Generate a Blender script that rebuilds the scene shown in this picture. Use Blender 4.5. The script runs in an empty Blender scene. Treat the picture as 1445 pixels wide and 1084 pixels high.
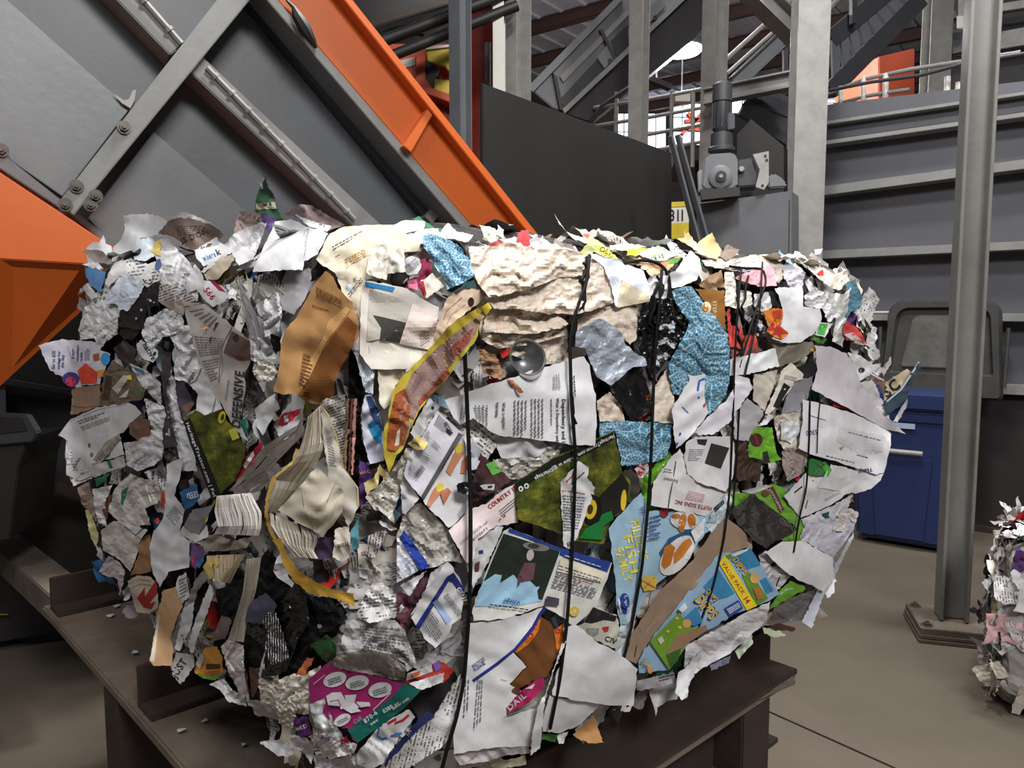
import bpy, bmesh, math, random
import numpy as np
from mathutils import Vector, Matrix, noise
from mathutils.geometry import delaunay_2d_cdt
from mathutils.bvhtree import BVHTree

random.seed(7)
rng = np.random.default_rng(7)
scene = bpy.context.scene
COL = scene.collection

# ------------------------------------------------------------------ camera
F = 1087.0
CX, CY = 722.5, 542.0
TH = math.radians(5.1)
CAM = Vector((0.0, 0.0, 1.45))
cam_data = bpy.data.cameras.new('camera')
cam_data.sensor_width = 36.0
cam_data.lens = 36.0 * F / 1445.0
cam_data.clip_end = 200.0
cam_data.clip_start = 0.05
cam = bpy.data.objects.new('camera', cam_data)
COL.objects.link(cam)
cam.location = CAM
cam.rotation_euler = (math.pi / 2 - TH, 0, 0)
scene.camera = cam

# ------------------------------------------------------------------ world, lamps, exposure
world = bpy.data.worlds.new('world')
scene.world = world
world.use_nodes = True
wb = world.node_tree.nodes['Background']
wb.inputs[0].default_value = (0.80, 0.83, 0.90, 1)
wb.inputs[1].default_value = 0.12
vs = scene.view_settings
vs.view_transform = 'Standard'
vs.look = 'None'
vs.gamma = 1.0
vs.use_curve_mapping = False
vs.exposure = -0.2


def area(name, loc, target, power, sx, sy, col=(1, 0.985, 0.965)):
    l = bpy.data.lights.new(name, 'AREA')
    l.shape = 'RECTANGLE'
    l.size, l.size_y = sx, sy
    l.energy = power
    l.color = col
    o = bpy.data.objects.new(name, l)
    COL.objects.link(o)
    o.location = loc
    o.rotation_euler = (Vector(target) - Vector(loc)).to_track_quat('-Z', 'Y').to_euler()
    return o


# high-bay lamps of the hall hanging under the roof (out of view, above and behind the photographer)
area('high_bay_light', (1.9, -2.2, 4.9), (1.4, 0.2, 0.4), 350, 2.2, 1.1)
area('high_bay_light', (-2.4, -1.4, 5.8), (-1.6, 0.2, 0), 125, 2.2, 1.1)
area('high_bay_light', (2.5, 3.1, 6.2), (2.7, 3.6, 0), 250, 0.9, 0.45)
area('high_bay_light', (0.75, 2.7, 5.4), (0.7, 2.7, 0), 220, 0.8, 0.4)
area('high_bay_light', (0.8, 8.5, 6.4), (0.8, 8.5, 0), 200, 1.6, 0.8)
area('high_bay_light', (6.0, 9.5, 6.4), (6.0, 9.5, 0), 200, 1.6, 0.8)


# ------------------------------------------------------------------ helpers
def lin(c):
    c = c / 255.0
    return c / 12.92 if c <= 0.04045 else ((c + 0.055) / 1.055) ** 2.4


def rgb(c):
    return (lin(c[0]), lin(c[1]), lin(c[2]), 1.0)


def ray(px, py):
    a = (px - CX) / F
    b = (CY - py) / F
    return Vector((a, math.cos(TH) + b * math.sin(TH), -math.sin(TH) + b * math.cos(TH)))


class Plane:
    def __init__(self, p, n):
        self.p = Vector(p)
        self.n = Vector(n).normalized()
        if (CAM - self.p).dot(self.n) < 0:
            self.n = -self.n

    def at(self, px, py, off=0.0):
        d = ray(px, py)
        t = (self.p + self.n * off - CAM).dot(self.n) / d.dot(self.n)
        return CAM + d * t


def vplane(px, Y, az):
    """vertical plane through the pixel column px at forward distance Y, running towards azimuth az (deg, right of forward)"""
    p = Vector(((px - CX) / F * Y, Y, 0))
    a = math.radians(az)
    d = Vector((math.sin(a), math.cos(a), 0))
    return Plane(p, Vector((d.y, -d.x, 0)))


FLOOR = Plane((0, 0, 0), (0, 0, 1))


def hplane(z):
    return Plane((0, 0, z), (0, 0, 1))


MATS = {}


def make_mat(name, col, rough=0.7, var=0.08, scale=8.0, metal=0.0, bump=0.0, bscale=60.0, spec=0.5, trans=0.0, coord='Object', streak=None):
    m = bpy.data.materials.new(name)
    m.use_nodes = True
    nt = m.node_tree
    b = nt.nodes['Principled BSDF']
    b.inputs['Roughness'].default_value = rough
    b.inputs['Metallic'].default_value = metal
    b.inputs['Specular IOR Level'].default_value = spec
    if trans:
        b.inputs['Transmission Weight'].default_value = trans
    c = rgb(col)
    if var or bump:
        tc = nt.nodes.new('ShaderNodeTexCoord')
        src = tc.outputs[coord]
        if streak:
            mp = nt.nodes.new('ShaderNodeMapping')
            mp.inputs['Scale'].default_value = streak
            nt.links.new(src, mp.inputs[0])
            src = mp.outputs[0]
        nz = nt.nodes.new('ShaderNodeTexNoise')
        nz.inputs['Scale'].default_value = scale
        nz.inputs['Detail'].default_value = 5
        nz.inputs['Roughness'].default_value = 0.65
        nt.links.new(src, nz.inputs['Vector'])
        rp = nt.nodes.new('ShaderNodeValToRGB')
        rp.color_ramp.elements[0].position = 0.3
        rp.color_ramp.elements[1].position = 0.7
        rp.color_ramp.elements[0].color = (c[0] * (1 - var * 1.4), c[1] * (1 - var * 1.5), c[2] * (1 - var * 1.6), 1)
        rp.color_ramp.elements[1].color = (min(1, c[0] * (1 + var)), min(1, c[1] * (1 + var)), min(1, c[2] * (1 + var)), 1)
        nt.links.new(nz.outputs[0], rp.inputs[0])
        nt.links.new(rp.outputs[0], b.inputs['Base Color'])
        if bump:
            n2 = nt.nodes.new('ShaderNodeTexNoise')
            n2.inputs['Scale'].default_value = bscale
            n2.inputs['Detail'].default_value = 3
            nt.links.new(src, n2.inputs['Vector'])
            bp = nt.nodes.new('ShaderNodeBump')
            bp.inputs['Strength'].default_value = bump
            bp.inputs['Distance'].default_value = 0.01
            nt.links.new(n2.outputs[0], bp.inputs['Height'])
            nt.links.new(bp.outputs[0], b.inputs['Normal'])
    else:
        b.inputs['Base Color'].default_value = c
    return m


def add_creases(m, strength=0.5, scale=4.5):
    """sharp crumple creases for paper: ridges between warped cells, in the sheet's own coordinates"""
    nt = m.node_tree
    b = nt.nodes['Principled BSDF']
    tc = nt.nodes.new('ShaderNodeTexCoord')
    nz = nt.nodes.new('ShaderNodeTexNoise')
    nz.inputs['Scale'].default_value = scale * 0.8
    nz.inputs['Detail'].default_value = 2
    nt.links.new(tc.outputs['UV'], nz.inputs['Vector'])
    wv = nt.nodes.new('ShaderNodeVectorMath')
    wv.operation = 'MULTIPLY_ADD'
    wv.inputs[1].default_value = (0.35 / scale * 3,) * 3
    nt.links.new(nz.outputs[1], wv.inputs[0])
    nt.links.new(tc.outputs['UV'], wv.inputs[2])
    prev = None
    for k, (sc, st) in enumerate(((scale, strength), (scale * 2.7, strength * 0.55))):
        vo = nt.nodes.new('ShaderNodeTexVoronoi')
        vo.voronoi_dimensions = '2D'
        vo.inputs['Scale'].default_value = sc
        nt.links.new(wv.outputs[0], vo.inputs['Vector'])
        bp = nt.nodes.new('ShaderNodeBump')
        bp.inputs['Strength'].default_value = min(1.0, st)
        bp.inputs['Distance'].default_value = 0.012 / (1 + k)
        nt.links.new(vo.outputs['Distance'], bp.inputs['Height'])
        if prev:
            nt.links.new(prev, bp.inputs['Normal'])
        prev = bp.outputs[0]
    nt.links.new(prev, b.inputs['Normal'])


def M(key):
    """material by key; an (r,g,b[,'film']) tuple makes a paper (or plastic film) of that colour"""
    if key in MATS:
        return MATS[key]
    film = len(key) > 3 and key[3] == 'f'
    crumple = len(key) > 3 and key[3] == 'c'
    m = make_mat(('film_' if film else 'paper_') + '_'.join(str(v) for v in key[:3]), key,
                 rough=0.28 if film else 0.78, var=0.085, scale=20.0, bump=0.12 if not film else 0.2, bscale=90.0, spec=0.6 if film else 0.25)
    add_creases(m, 0.5 if film else (0.34 if crumple else 0.12), 4.5 if crumple or film else 2.2)
    MATS[key] = m
    return m


MATS['steel_grey'] = make_mat('steel_grey', (98, 101, 105), 0.42, 0.10, 3.0, 0.0, 0.04, 40)
MATS['steel_light'] = make_mat('steel_light', (126, 126, 124), 0.45, 0.12, 5.0, 0.0, 0.05, 50)
MATS['steel_plate'] = make_mat('steel_plate', (112, 116, 118), 0.36, 0.10, 2.2, 0.1, 0.04, 30)
MATS['steel_dark'] = make_mat('steel_dark', (54, 55, 60), 0.5, 0.14, 3.0, 0.0, 0.05, 40)
MATS['steel_black'] = make_mat('steel_black', (32, 31, 31), 0.55, 0.16, 2.4, 0.0, 0.05, 40)
MATS['galv'] = make_mat('galv', (140, 139, 136), 0.45, 0.14, 9.0, 0.1, 0.04, 50)
MATS['table_steel'] = make_mat('table_steel', (104, 94, 83), 0.6, 0.28, 5.0, 0.0, 0.18, 60)
MATS['rust_steel'] = make_mat('rust_steel', (52, 40, 33), 0.7, 0.25, 4.0, 0.0, 0.15, 50)
MATS['orange'] = make_mat('orange', (206, 98, 36), 0.42, 0.05, 2.0, 0.0, 0.03, 30)
MATS['orange_far'] = make_mat('orange_far', (190, 72, 34), 0.5, 0.10, 2.0)
MATS['red_paint'] = make_mat('red_paint', (140, 38, 26), 0.5, 0.12, 2.0)
MATS['yellow_paint'] = make_mat('yellow_paint', (205, 180, 50), 0.5, 0.10, 6.0)
MATS['white_paint'] = make_mat('white_paint', (205, 203, 196), 0.55, 0.06, 6.0)
MATS['black_rubber'] = make_mat('black_rubber', (20, 20, 21), 0.5, 0.1, 8.0)
MATS['strap'] = make_mat('strap', (13, 13, 14), 0.7, 0.0, spec=0.2)
MATS['plate_black'] = make_mat('plate_black', (31, 30, 29), 0.6, 0.2, 2.0, 0, 0.05, 40, streak=(1, 1, .25))
MATS['can_base'] = make_mat('can_base', (120, 122, 124), 0.38, 0.2, 60, 0.6)  # darker metal puts the shade of the hollow base into the colour
MATS['column_grey'] = make_mat('column_grey', (116, 115, 111), 0.42, 0.14, 4.0, 0, 0.05, 40)
MATS['lid_inner'] = make_mat('lid_inner', (92, 92, 88), 0.32, 0.25, 9.0)  # lighter colour carries the reflection on the lid's inner panel
MATS['bin_blue'] = make_mat('bin_blue', (32, 45, 88), 0.45, 0.06, 4.0, 0, 0.05, 120)
MATS['bin_lid'] = make_mat('bin_lid', (60, 60, 58), 0.40, 0.14, 7.0, 0, 0.05, 120)
MATS['concrete'] = make_mat('concrete', (87, 78, 67), 0.8, 0.16, 1.3, 0, 0.10, 45)
MATS['roof_deck'] = make_mat('roof_deck', (196, 196, 206), 0.5, 0.10, 2.0)
MATS['purlin'] = make_mat('purlin', (86, 62, 54), 0.6, 0.12, 2.0)
MATS['wall_panel'] = make_mat('wall_panel', (80, 81, 88), 0.45, 0.08, 2.0, 0, 0.03, 40)
MATS['wall_far'] = make_mat('wall_far', (92, 88, 84), 0.8, 0.12, 1.0)
MATS['aluminium'] = make_mat('aluminium', (205, 205, 206), 0.25, 0.05, 20, 0.9)
MATS['bolt'] = make_mat('bolt', (92, 88, 82), 0.4, 0.2, 40, 0.4)
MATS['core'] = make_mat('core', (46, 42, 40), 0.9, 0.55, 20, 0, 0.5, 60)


def emit(name, col, s):
    m = bpy.data.materials.new(name)
    m.use_nodes = True
    b = m.node_tree.nodes['Principled BSDF']
    b.inputs['Base Color'].default_value = (0.8, 0.8, 0.8, 1)
    b.inputs['Emission Color'].default_value = rgb(col)
    b.inputs['Emission Strength'].default_value = s
    MATS[name] = m


emit('daylight_pane', (225, 236, 255), 3.0)
emit('lamp_glow', (255, 252, 244), 14.0)


def tag(o, label=None, cat=None, group=None, kind=None):
    if label:
        o['label'] = label
    if cat:
        o['category'] = cat
    if group:
        o['group'] = group
    if kind:
        o['kind'] = kind
    return o


def empty(name, loc=(0, 0, 0), label=None, cat=None, group=None):
    o = bpy.data.objects.new(name, None)
    COL.objects.link(o)
    o.location = loc
    o.empty_display_size = 0.1
    return tag(o, label, cat, group)


def link(name, me, mat=None, parent=None):
    o = bpy.data.objects.new(name, me)
    COL.objects.link(o)
    if mat is not None:
        me.materials.append(M(mat))
    if parent is not None:
        o.parent = parent
        pl = Vector(parent.location)
        p = parent.parent
        while p is not None:
            pl += Vector(p.location)
            p = p.parent
        o.location = -pl
    return o


class MB:
    """collects boxes, prisms, tubes, lathes in world coordinates; build() links ONE mesh object"""

    def __init__(self):
        self.v, self.f = [], []

    def add(self, vs, fs):
        n = len(self.v)
        self.v += [tuple(x) for x in vs]
        self.f += [tuple(i + n for i in f) for f in fs]
        return self

    def prism(self, pts, ext):
        """polygon pts (world) extruded by vector ext"""
        ext = Vector(ext)
        n = len(pts)
        vs = [Vector(p) for p in pts] + [Vector(p) + ext for p in pts]
        fs = [tuple(range(n)), tuple(reversed(range(n, 2 * n)))]
        for i in range(n):
            j = (i + 1) % n
            fs.append((i, i + n, j + n, j))
        return self.add(vs, fs)

    def box(self, c, ax, ay, az):
        """centre + three half-axis vectors"""
        c, ax, ay, az = Vector(c), Vector(ax), Vector(ay), Vector(az)
        pts = [c - ax - ay - az, c + ax - ay - az, c + ax + ay - az, c - ax + ay - az]
        return self.prism(pts, az * 2)

    def bar(self, p, q, w, h, up=(0, 0, 1)):
        """box from p to q, w across, h along the up hint"""
        p, q, up = Vector(p), Vector(q), Vector(up)
        d = (q - p).normalized()
        s = d.cross(up)
        if s.length < 1e-4:
            s = d.cross(Vector((0, 1, 0)))
        s.normalize()
        u = s.cross(d).normalized()
        return self.box((p + q) / 2, (q - p) / 2, s * w / 2, u * h / 2)

    def ibeam(self, p, q, depth, width, t=0.012, up=(0, 0, 1)):
        """H section from p to q; depth along up hint (between flanges), width = flange width"""
        p, q, up = Vector(p), Vector(q), Vector(up)
        d = (q - p).normalized()
        s = d.cross(up).normalized()
        u = s.cross(d).normalized()
        for k in (-1, 1):
            o = u * k * (depth - t) / 2
            self.box((p + q) / 2 + o, (q - p) / 2, s * width / 2, u * t / 2)
        self.box((p + q) / 2, (q - p) / 2, s * t / 2, u * (depth / 2 - t))
        return self

    def tube(self, pts, r, n=8, cap=True):
        pts = [Vector(p) for p in pts]
        vs, fs = [], []
        prev = None
        for i, p in enumerate(pts):
            a = pts[max(0, i - 1)]
            b = pts[min(len(pts) - 1, i + 1)]
            d = (b - a).normalized() if (b - a).length > 1e-9 else Vector((0, 0, 1))
            if prev is None:
                ref = Vector((0, 0, 1)) if abs(d.z) < 0.9 else Vector((1, 0, 0))
                s = d.cross(ref).normalized()
            else:
                s = prev - d * prev.dot(d)
                s = s.normalized() if s.length > 1e-6 else d.orthogonal().normalized()
            prev = s
            u = s.cross(d)
            rr = r[i] if isinstance(r, (list, tuple)) else r
            for k in range(n):
                a_ = 2 * math.pi * k / n
                vs.append(p + s * rr * math.cos(a_) + u * rr * math.sin(a_))
        for i in range(len(pts) - 1):
            for k in range(n):
                k2 = (k + 1) % n
                fs.append((i * n + k, i * n + k2, (i + 1) * n + k2, (i + 1) * n + k))
        if cap:
            fs.append(tuple(reversed(range(n))))
            fs.append(tuple(range((len(pts) - 1) * n, len(pts) * n)))
        return self.add(vs, fs)

    def lathe(self, base, axis, prof, n=24, caps=(1, 1)):
        """prof: list of (radius, height along axis)"""
        base, axis = Vector(base), Vector(axis).normalized()
        s = axis.orthogonal().normalized()
        u = axis.cross(s)
        vs, fs = [], []
        for r, h in prof:
            for k in range(n):
                a = 2 * math.pi * k / n
                vs.append(base + axis * h + s * r * math.cos(a) + u * r * math.sin(a))
        for i in range(len(prof) - 1):
            for k in range(n):
                k2 = (k + 1) % n
                fs.append((i * n + k, i * n + k2, (i + 1) * n + k2, (i + 1) * n + k))
        if caps[0]:
            fs.append(tuple(reversed(range(n))))
        if caps[1]:
            fs.append(tuple(range((len(prof) - 1) * n, len(prof) * n)))
        return self.add(vs, fs)

    def build(self, name, mat, parent=None, bevel=0.0, smooth=False, recalc=True):
        me = bpy.data.meshes.new(name)
        me.from_pydata(self.v, [], self.f)
        bm = bmesh.new()
        bm.from_mesh(me)
        if recalc:
            bmesh.ops.recalc_face_normals(bm, faces=bm.faces)
        if bevel:
            es = [e for e in bm.edges if len(e.link_faces) == 2 and e.calc_face_angle(0) > 0.6]
            bmesh.ops.bevel(bm, geom=es, offset=bevel, segments=2, affect='EDGES', clamp_overlap=True)
        bm.to_mesh(me)
        bm.free()
        if smooth:
            me.shade_smooth()
            if hasattr(me, 'set_sharp_from_angle'):
                me.set_sharp_from_angle(angle=math.radians(38))
        return link(name, me, mat, parent)


def pris(plane, pts, off, thick):
    """prism whose front face is the traced outline lying on the plane at off, extruded back by thick"""
    return MB().prism([plane.at(x, y, off) for x, y in pts], -plane.n * thick)


def part(name, mat, parent, plane, pts, off, thick, bevel=0.0):
    return pris(plane, pts, off, thick).build(name, mat, parent, bevel)


def bolt(parent, p, n, r=0.014, name='bolt'):
    n = Vector(n).normalized()
    mb = MB()
    mb.lathe(p, n, [(r * 1.7, 0.0), (r * 1.7, 0.003)], 14)
    mb.lathe(Vector(p) + n * 0.003, n, [(r * 1.1, 0.0), (r * 1.1, 0.010)], 6)
    mb.lathe(Vector(p) + n * 0.013, n, [(r * 0.55, 0.0), (r * 0.5, 0.008)], 10)
    return mb.build(name, 'bolt', parent)

# ================================================================== the setting
DW = Vector((math.sin(math.radians(-52.6)), math.cos(math.radians(-52.6)), 0))   # along the right-hand steel wall
DP = Vector((-DW.y, DW.x, 0)) * -1.0
if DP.y < 0:
    DP = -DP
UP = Vector((0, 0, 1))
U = Vector((0.730, 0.683, 0)).normalized()       # along the long side of bale and table
V = Vector((-U.y, U.x, 0))                       # along their short side

# floor slabs separated by a sawn joint
J0 = FLOOR.at(1075, 1000)
J1 = FLOOR.at(1262, 1084)
jd = (J1 - J0).normalized()
jn = Vector((-jd.y, jd.x, 0))
fl = MB()
g = 0.006
for s0, s1 in ((-40, -g), (g, 40)):
    fl.prism([J0 + jd * a + jn * b for a, b in ((-40, s0), (40, s0), (40, s1), (-40, s1))], (0, 0, -0.10))
o = fl.build('floor', 'concrete')
tag(o, 'smooth brown grey concrete floor with a sawn joint', 'floor', kind='structure')
o2 = MB().prism([J0 + jd * a + jn * b - UP * 0.012 for a, b in ((-40, -g), (40, -g), (40, g), (-40, g))], (0, 0, -0.05)).build('joint_filler', 'steel_black', o)

# roof deck on purlins
RC = Vector((6, 17, 7.6))
rf = MB().box(RC + UP * 0.1, DW * 26, DP * 16, UP * 0.05).build('ceiling', 'roof_deck')
tag(rf, 'light ribbed metal roof deck on brown purlins', 'ceiling', kind='structure')
rb = MB()
for i in range(90):
    rb.box(RC + DW * (-25 + i * 0.56) + UP * 0.03, DW * 0.03, DP * 16, UP * 0.03)
tag(rb.build('deck_ribs', 'roof_deck', rf), kind='stuff')
for i in range(17):
    c = RC + DP * (-14 + i * 1.75) - UP * 0.12
    MB().ibeam(c - DW * 26, c + DW * 26, 0.26, 0.14, 0.015).build('purlin', 'purlin', rf)

# far wall with daylight windows
PB = vplane(722, 23.0, 90)
wbk = MB().prism([PB.at(-900, 700), PB.at(2600, 700), PB.at(2600, -60), PB.at(-900, -60)], -PB.n * 0.2).build('wall_back', 'wall_far')
tag(wbk, 'dim far wall of the hall', 'wall', kind='structure')


def window(n, x0, y0, x1, y1, nx, ny):
    w = pris(PB, [(x0 - 2, y0 - 2), (x1 + 2, y0 - 2), (x1 + 2, y1 + 2), (x0 - 2, y1 + 2)], 0.03, 0.02).build('window_%d' % n, 'steel_dark')
    tag(w, 'bright daylight window in the far wall', 'window', 'far windows', 'structure')
    for i in range(nx):
        for j in range(ny):
            a, b = x0 + (x1 - x0) * i / nx, x0 + (x1 - x0) * (i + 1) / nx
            c, d = y0 + (y1 - y0) * j / ny, y0 + (y1 - y0) * (j + 1) / ny
            part('pane', 'daylight_pane', w, PB, [(a + .8, c + .8), (b - .8, c + .8), (b - .8, d - .8), (a + .8, d - .8)], 0.05, 0.01)


window(1, 866, 160, 940, 238, 5, 3)
window(2, 950, 146, 1002, 205, 4, 3)
window(3, 1032, 138, 1078, 160, 3, 1)
window(4, 1150, 86, 1214, 165, 4, 4)
window(5, 1096, 118, 1122, 140, 2, 1)

# ------------------------------------------------------------------ right-hand steel wall (bunker side with channels)
PW = vplane(1300, 5.4, -52.6)
w = pris(PW, [(1146, 150), (1600, 96), (1600, 800), (1146, 722)], 0.0, 0.03).build('wall_right', 'wall_panel')
tag(w, 'grey painted steel bunker wall with horizontal channels', 'wall', kind='structure')


def chan(pts, off, name='channel', mat='steel_light'):
    return part(name, mat, w, PW, pts, off, off, 0.003)


chan([(1158, 172), (1600, 106), (1600, 111), (1158, 177)], 0.12, 'top_flange')
chan([(1160, 177), (1600, 111), (1600, 136), (1160, 199)], 0.05, 'beam_web', 'wall_panel')
chan([(1160, 199), (1600, 136), (1600, 143), (1160, 205)], 0.13, 'bottom_flange')
chan([(1153, 264), (1600, 204), (1600, 218), (1153, 277)], 0.14)
chan([(1149, 354), (1600, 333), (1600, 345), (1149, 366)], 0.14)
chan([(1148, 441), (1600, 443), (1600, 455), (1148, 452)], 0.14)
chan([(1148, 531), (1600, 552), (1600, 566), (1148, 543)], 0.14)
part('lower_shade_plate', 'steel_black', w, PW, [(1140, 545), (1600, 570), (1600, 798), (1140, 720)], 0.06, 0.06)  # black colour stands for the shade on the lower wall
part('skirting_plate', 'rust_steel', w, PW, [(1140, 704), (1600, 778), (1600, 806), (1140, 722)], 0.10, 0.08)
part('bright_edge', 'white_paint', w, PW, [(1205, 439), (1256, 439), (1256, 441.5), (1205, 441.5)], 0.145, 0.01)


# ------------------------------------------------------------------ steel columns
def column(px, Y, h, flange, depth, az, label, mat='galv', z0=0.0, t=0.012, parts=None):
    """H column: flange width, depth between flanges, az = direction (deg) the flange face looks along"""
    p = Vector(((px - CX) / F * Y, Y, z0))
    a = math.radians(az)
    d = Vector((math.sin(a), math.cos(a), 0))
    s = Vector((d.y, -d.x, 0))
    root = empty('steel_column', p, label, 'column')
    H = UP * (h - z0) / 2
    c = p + H
    for k in (-1, 1):
        MB().box(c + d * k * (depth - t) / 2, H, s * flange / 2, d * t / 2).build('flange', mat, root, 0.002)
    MB().box(c, H, d * (depth / 2 - t), s * t / 2).build('web', mat, root)
    return root, p, d, s


# the near column stands on a bolted base plate; its web faces the camera
base = FLOOR.at(1341, 893)
cpx = CX + F * base.x / base.y
root, p, d, s = column(cpx, base.y, 7.4, 0.115, 0.118, 106, 'tall grey steel column on a bolted base plate right of the bale', 'column_grey', z0=0.075, t=0.014)
for k, (zz, hw) in enumerate(((0.0, 0.165), (0.02, 0.162), (0.042, 0.158))):
    MB().box(p + UP * (zz + 0.010 - 0.075), d * hw, s * hw, UP * (0.0095 if k < 2 else 0.016)).build('base_plate', 'table_steel', root, 0.003)
for i in (-1, 1):
    for j in (-1, 1):
        bolt(root, p + d * 0.125 * i + s * 0.12 * j + UP * -0.007, UP, 0.016, 'anchor_bolt')

column(1128, 5.2, 7.4, 0.20, 0.20, 6, 'broad grey steel column between the grey plate and the bunker wall', 'galv')
column(724, 6.4, 7.4, 0.20, 0.24, 30, 'pale steel column behind the left end of the black plate', 'galv')
column(705, 6.1, 7.4, 0.085, 0.085, 8, 'slim white painted post beside the pale column', 'white_paint')
column(652, 5.6, 7.4, 0.11, 0.12, 40, 'narrow blue grey column beside the red machine', 'steel_grey')
column(896, 7.2, 7.4, 0.13, 0.17, 32, 'grey column in front of the overhead conveyor', 'galv')
column(999, 6.9, 7.4, 0.13, 0.22, 45, 'grey column right of the glowing ceiling lamp', 'galv')
column(1301, 8.4, 7.4, 0.22, 0.22, 4, 'grey column beside the orange cabinet above the wall', 'galv')

# ------------------------------------------------------------------ baler chute on the left
PM = vplane(100, 2.7, 60)
ch = empty('baler_chute', PM.at(100, 900), 'grey steel baler chute sloping down behind the bale', 'machine')
part('back_panel', 'steel_grey', ch, PM, [(-260, -330), (230, -330), (494, 0), (900, 512), (900, 640), (330, 640), (190, 430), (150, 400), (-260, 120)], 0.0, 0.02)
part('cover_plate', 'steel_plate', ch, PM, [(-260, -210), (10, 0), (183, 153), (88, 277), (0, 216), (-260, 30)], 0.035, 0.03, 0.002)
part('cover_plate', 'steel_plate', ch, PM, [(217, 186), (350, 300), (560, 500), (380, 560), (300, 500), (124, 308)], 0.035, 0.03, 0.002)
part('edge_strip', 'steel_grey', ch, PM, [(-260, 10), (0, 214), (86, 282), (170, 348), (340, 480), (320, 490), (100, 304), (0, 238), (-260, 40)], 0.06, 0.05, 0.003)
# stiffeners running down the chute (channel standing proud of the panel)
for a, b, c_, d_ in (((-180, -360), (240, 78), (262, 60), (-130, -360)), ((262, 96), (680, 494), (700, 470), (284, 78))):
    part('stiffener', 'steel_light', ch, PM, [a, b, c_, d_], 0.15, 0.15, 0.004)
for a, b in (((-60, -300), (256, 62)), ((292, 96), (500, 310))):
    mb = MB().tube([PM.at(a[0], a[1], 0.17), PM.at(b[0], b[1], 0.17)], 0.012, 8)
    cd = mb.build('conduit', 'steel_light', ch, smooth=True)
    n = 9
    cl = MB()
    for i in range(n):
        t_ = (i + .5) / n
        q = PM.at(a[0] + (b[0] - a[0]) * t_, a[1] + (b[1] - a[1]) * t_, 0.172)
        dd = (PM.at(b[0], b[1]) - PM.at(a[0], a[1])).normalized()
        cl.tube([q - dd * .006, q + dd * .006], 0.016, 10)
    cl.build('clip', 'galv', cd)
# cross beam
part('cross_beam_flange', 'steel_light', ch, PM, [(545, -300), (600, -300), (352, 0), (104, 304), (82, 286), (306, 0)], 0.19, 0.018, 0.003)
part('cross_beam_web', 'steel_grey', ch, PM, [(570, -300), (588, -300), (340, 0), (100, 300), (92, 293), (326, 0)], 0.17, 0.17)
part('rib', 'steel_light', ch, PM, [(640, 262), (652, 272), (610, 316), (600, 306)], 0.10, 0.10, 0.003)
# dark edge channel and the orange side beams
part('edge_channel', 'steel_dark', ch, PM, [(60, -330), (120, -330), (806, 502), (762, 502), (345, 0)], 0.06, 0.06)
part('edge_channel', 'steel_light', ch, PM, [(110, -330), (120, -330), (392, 0), (818, 496), (806, 502), (382, 6)], 0.21, 0.21, 0.003)
part('side_beam', 'orange', ch, PM, [(120, -330), (235, -330), (494, 0), (900, 514), (818, 496), (392, 0)], 0.205, 0.18, 0.003)
part('side_beam_lip', 'orange', ch, PM, [(224, -330), (238, -330), (498, 0), (904, 514), (893, 516), (486, 0)], 0.27, 0.06, 0.003)
part('gusset', 'orange', ch, PM, [(606, 150), (616, 152), (580, 215), (570, 206)], 0.255, 0.06, 0.002)
part('side_beam', 'orange', ch, PM, [(-260, 58), (0, 243), (152, 344), (330, 470), (330, 520), (118, 373), (0, 366), (-260, 366)], 0.24, 0.24, 0.004)
A = [PM.at(x, y, 0.24) for x, y in ((-260, 366), (0, 366), (118, 373), (330, 520))]
B = [PM.at(x, y, 0.02) for x, y in ((-260, 720), (0, 545), (118, 436), (330, 570))]
mb = MB()
for i in range(3):
    mb.prism([A[i], A[i + 1], B[i + 1], B[i]], -PM.n * 0.02)
mb.build('under_flange', 'orange', ch)
for x, y in ((175, 180), (108, 263), (92, 289), (2, 212), (135, 277), (128, 289)):
    bolt(ch, PM.at(x, y, 0.195 if x not in (2,) else 0.065), PM.n, 0.013)
# hydraulic hose clamp hanging on the orange beam
hz = MB().tube([PM.at(x, y, 0.238) for x, y in ((404, 0), (414, 10), (419, 22), (430, 40), (442, 60), (446, 68))], [.004, .008, .02, .026, .014, .006], 8).build('hydraulic_hose', 'black_rubber', smooth=True)
tag(hz, 'short black hose lying on the orange chute beam', 'hose')
# paper caught on the cover plate
sc = MB().prism([PM.at(x, y, 0.05) for x, y in ((160, 132), (175, 142), (182, 140), (187, 128), (192, 127), (190, 140), (184, 153), (172, 146))], PM.n * 0.004).build('torn_scrap', (205, 200, 192))
tag(sc, 'thin torn paper scrap caught on the grey chute plate', 'paper')

# black plate right of the chute
PP = vplane(682, 3.95, 40)
bp_ = pris(PP, [(681, 117), (948, 216), (948, 738), (681, 848)], 0.0, 0.02).build('black_plate', 'plate_black', bevel=0.004)
tag(bp_, 'large matt black steel plate behind the bale', 'plate')

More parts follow.
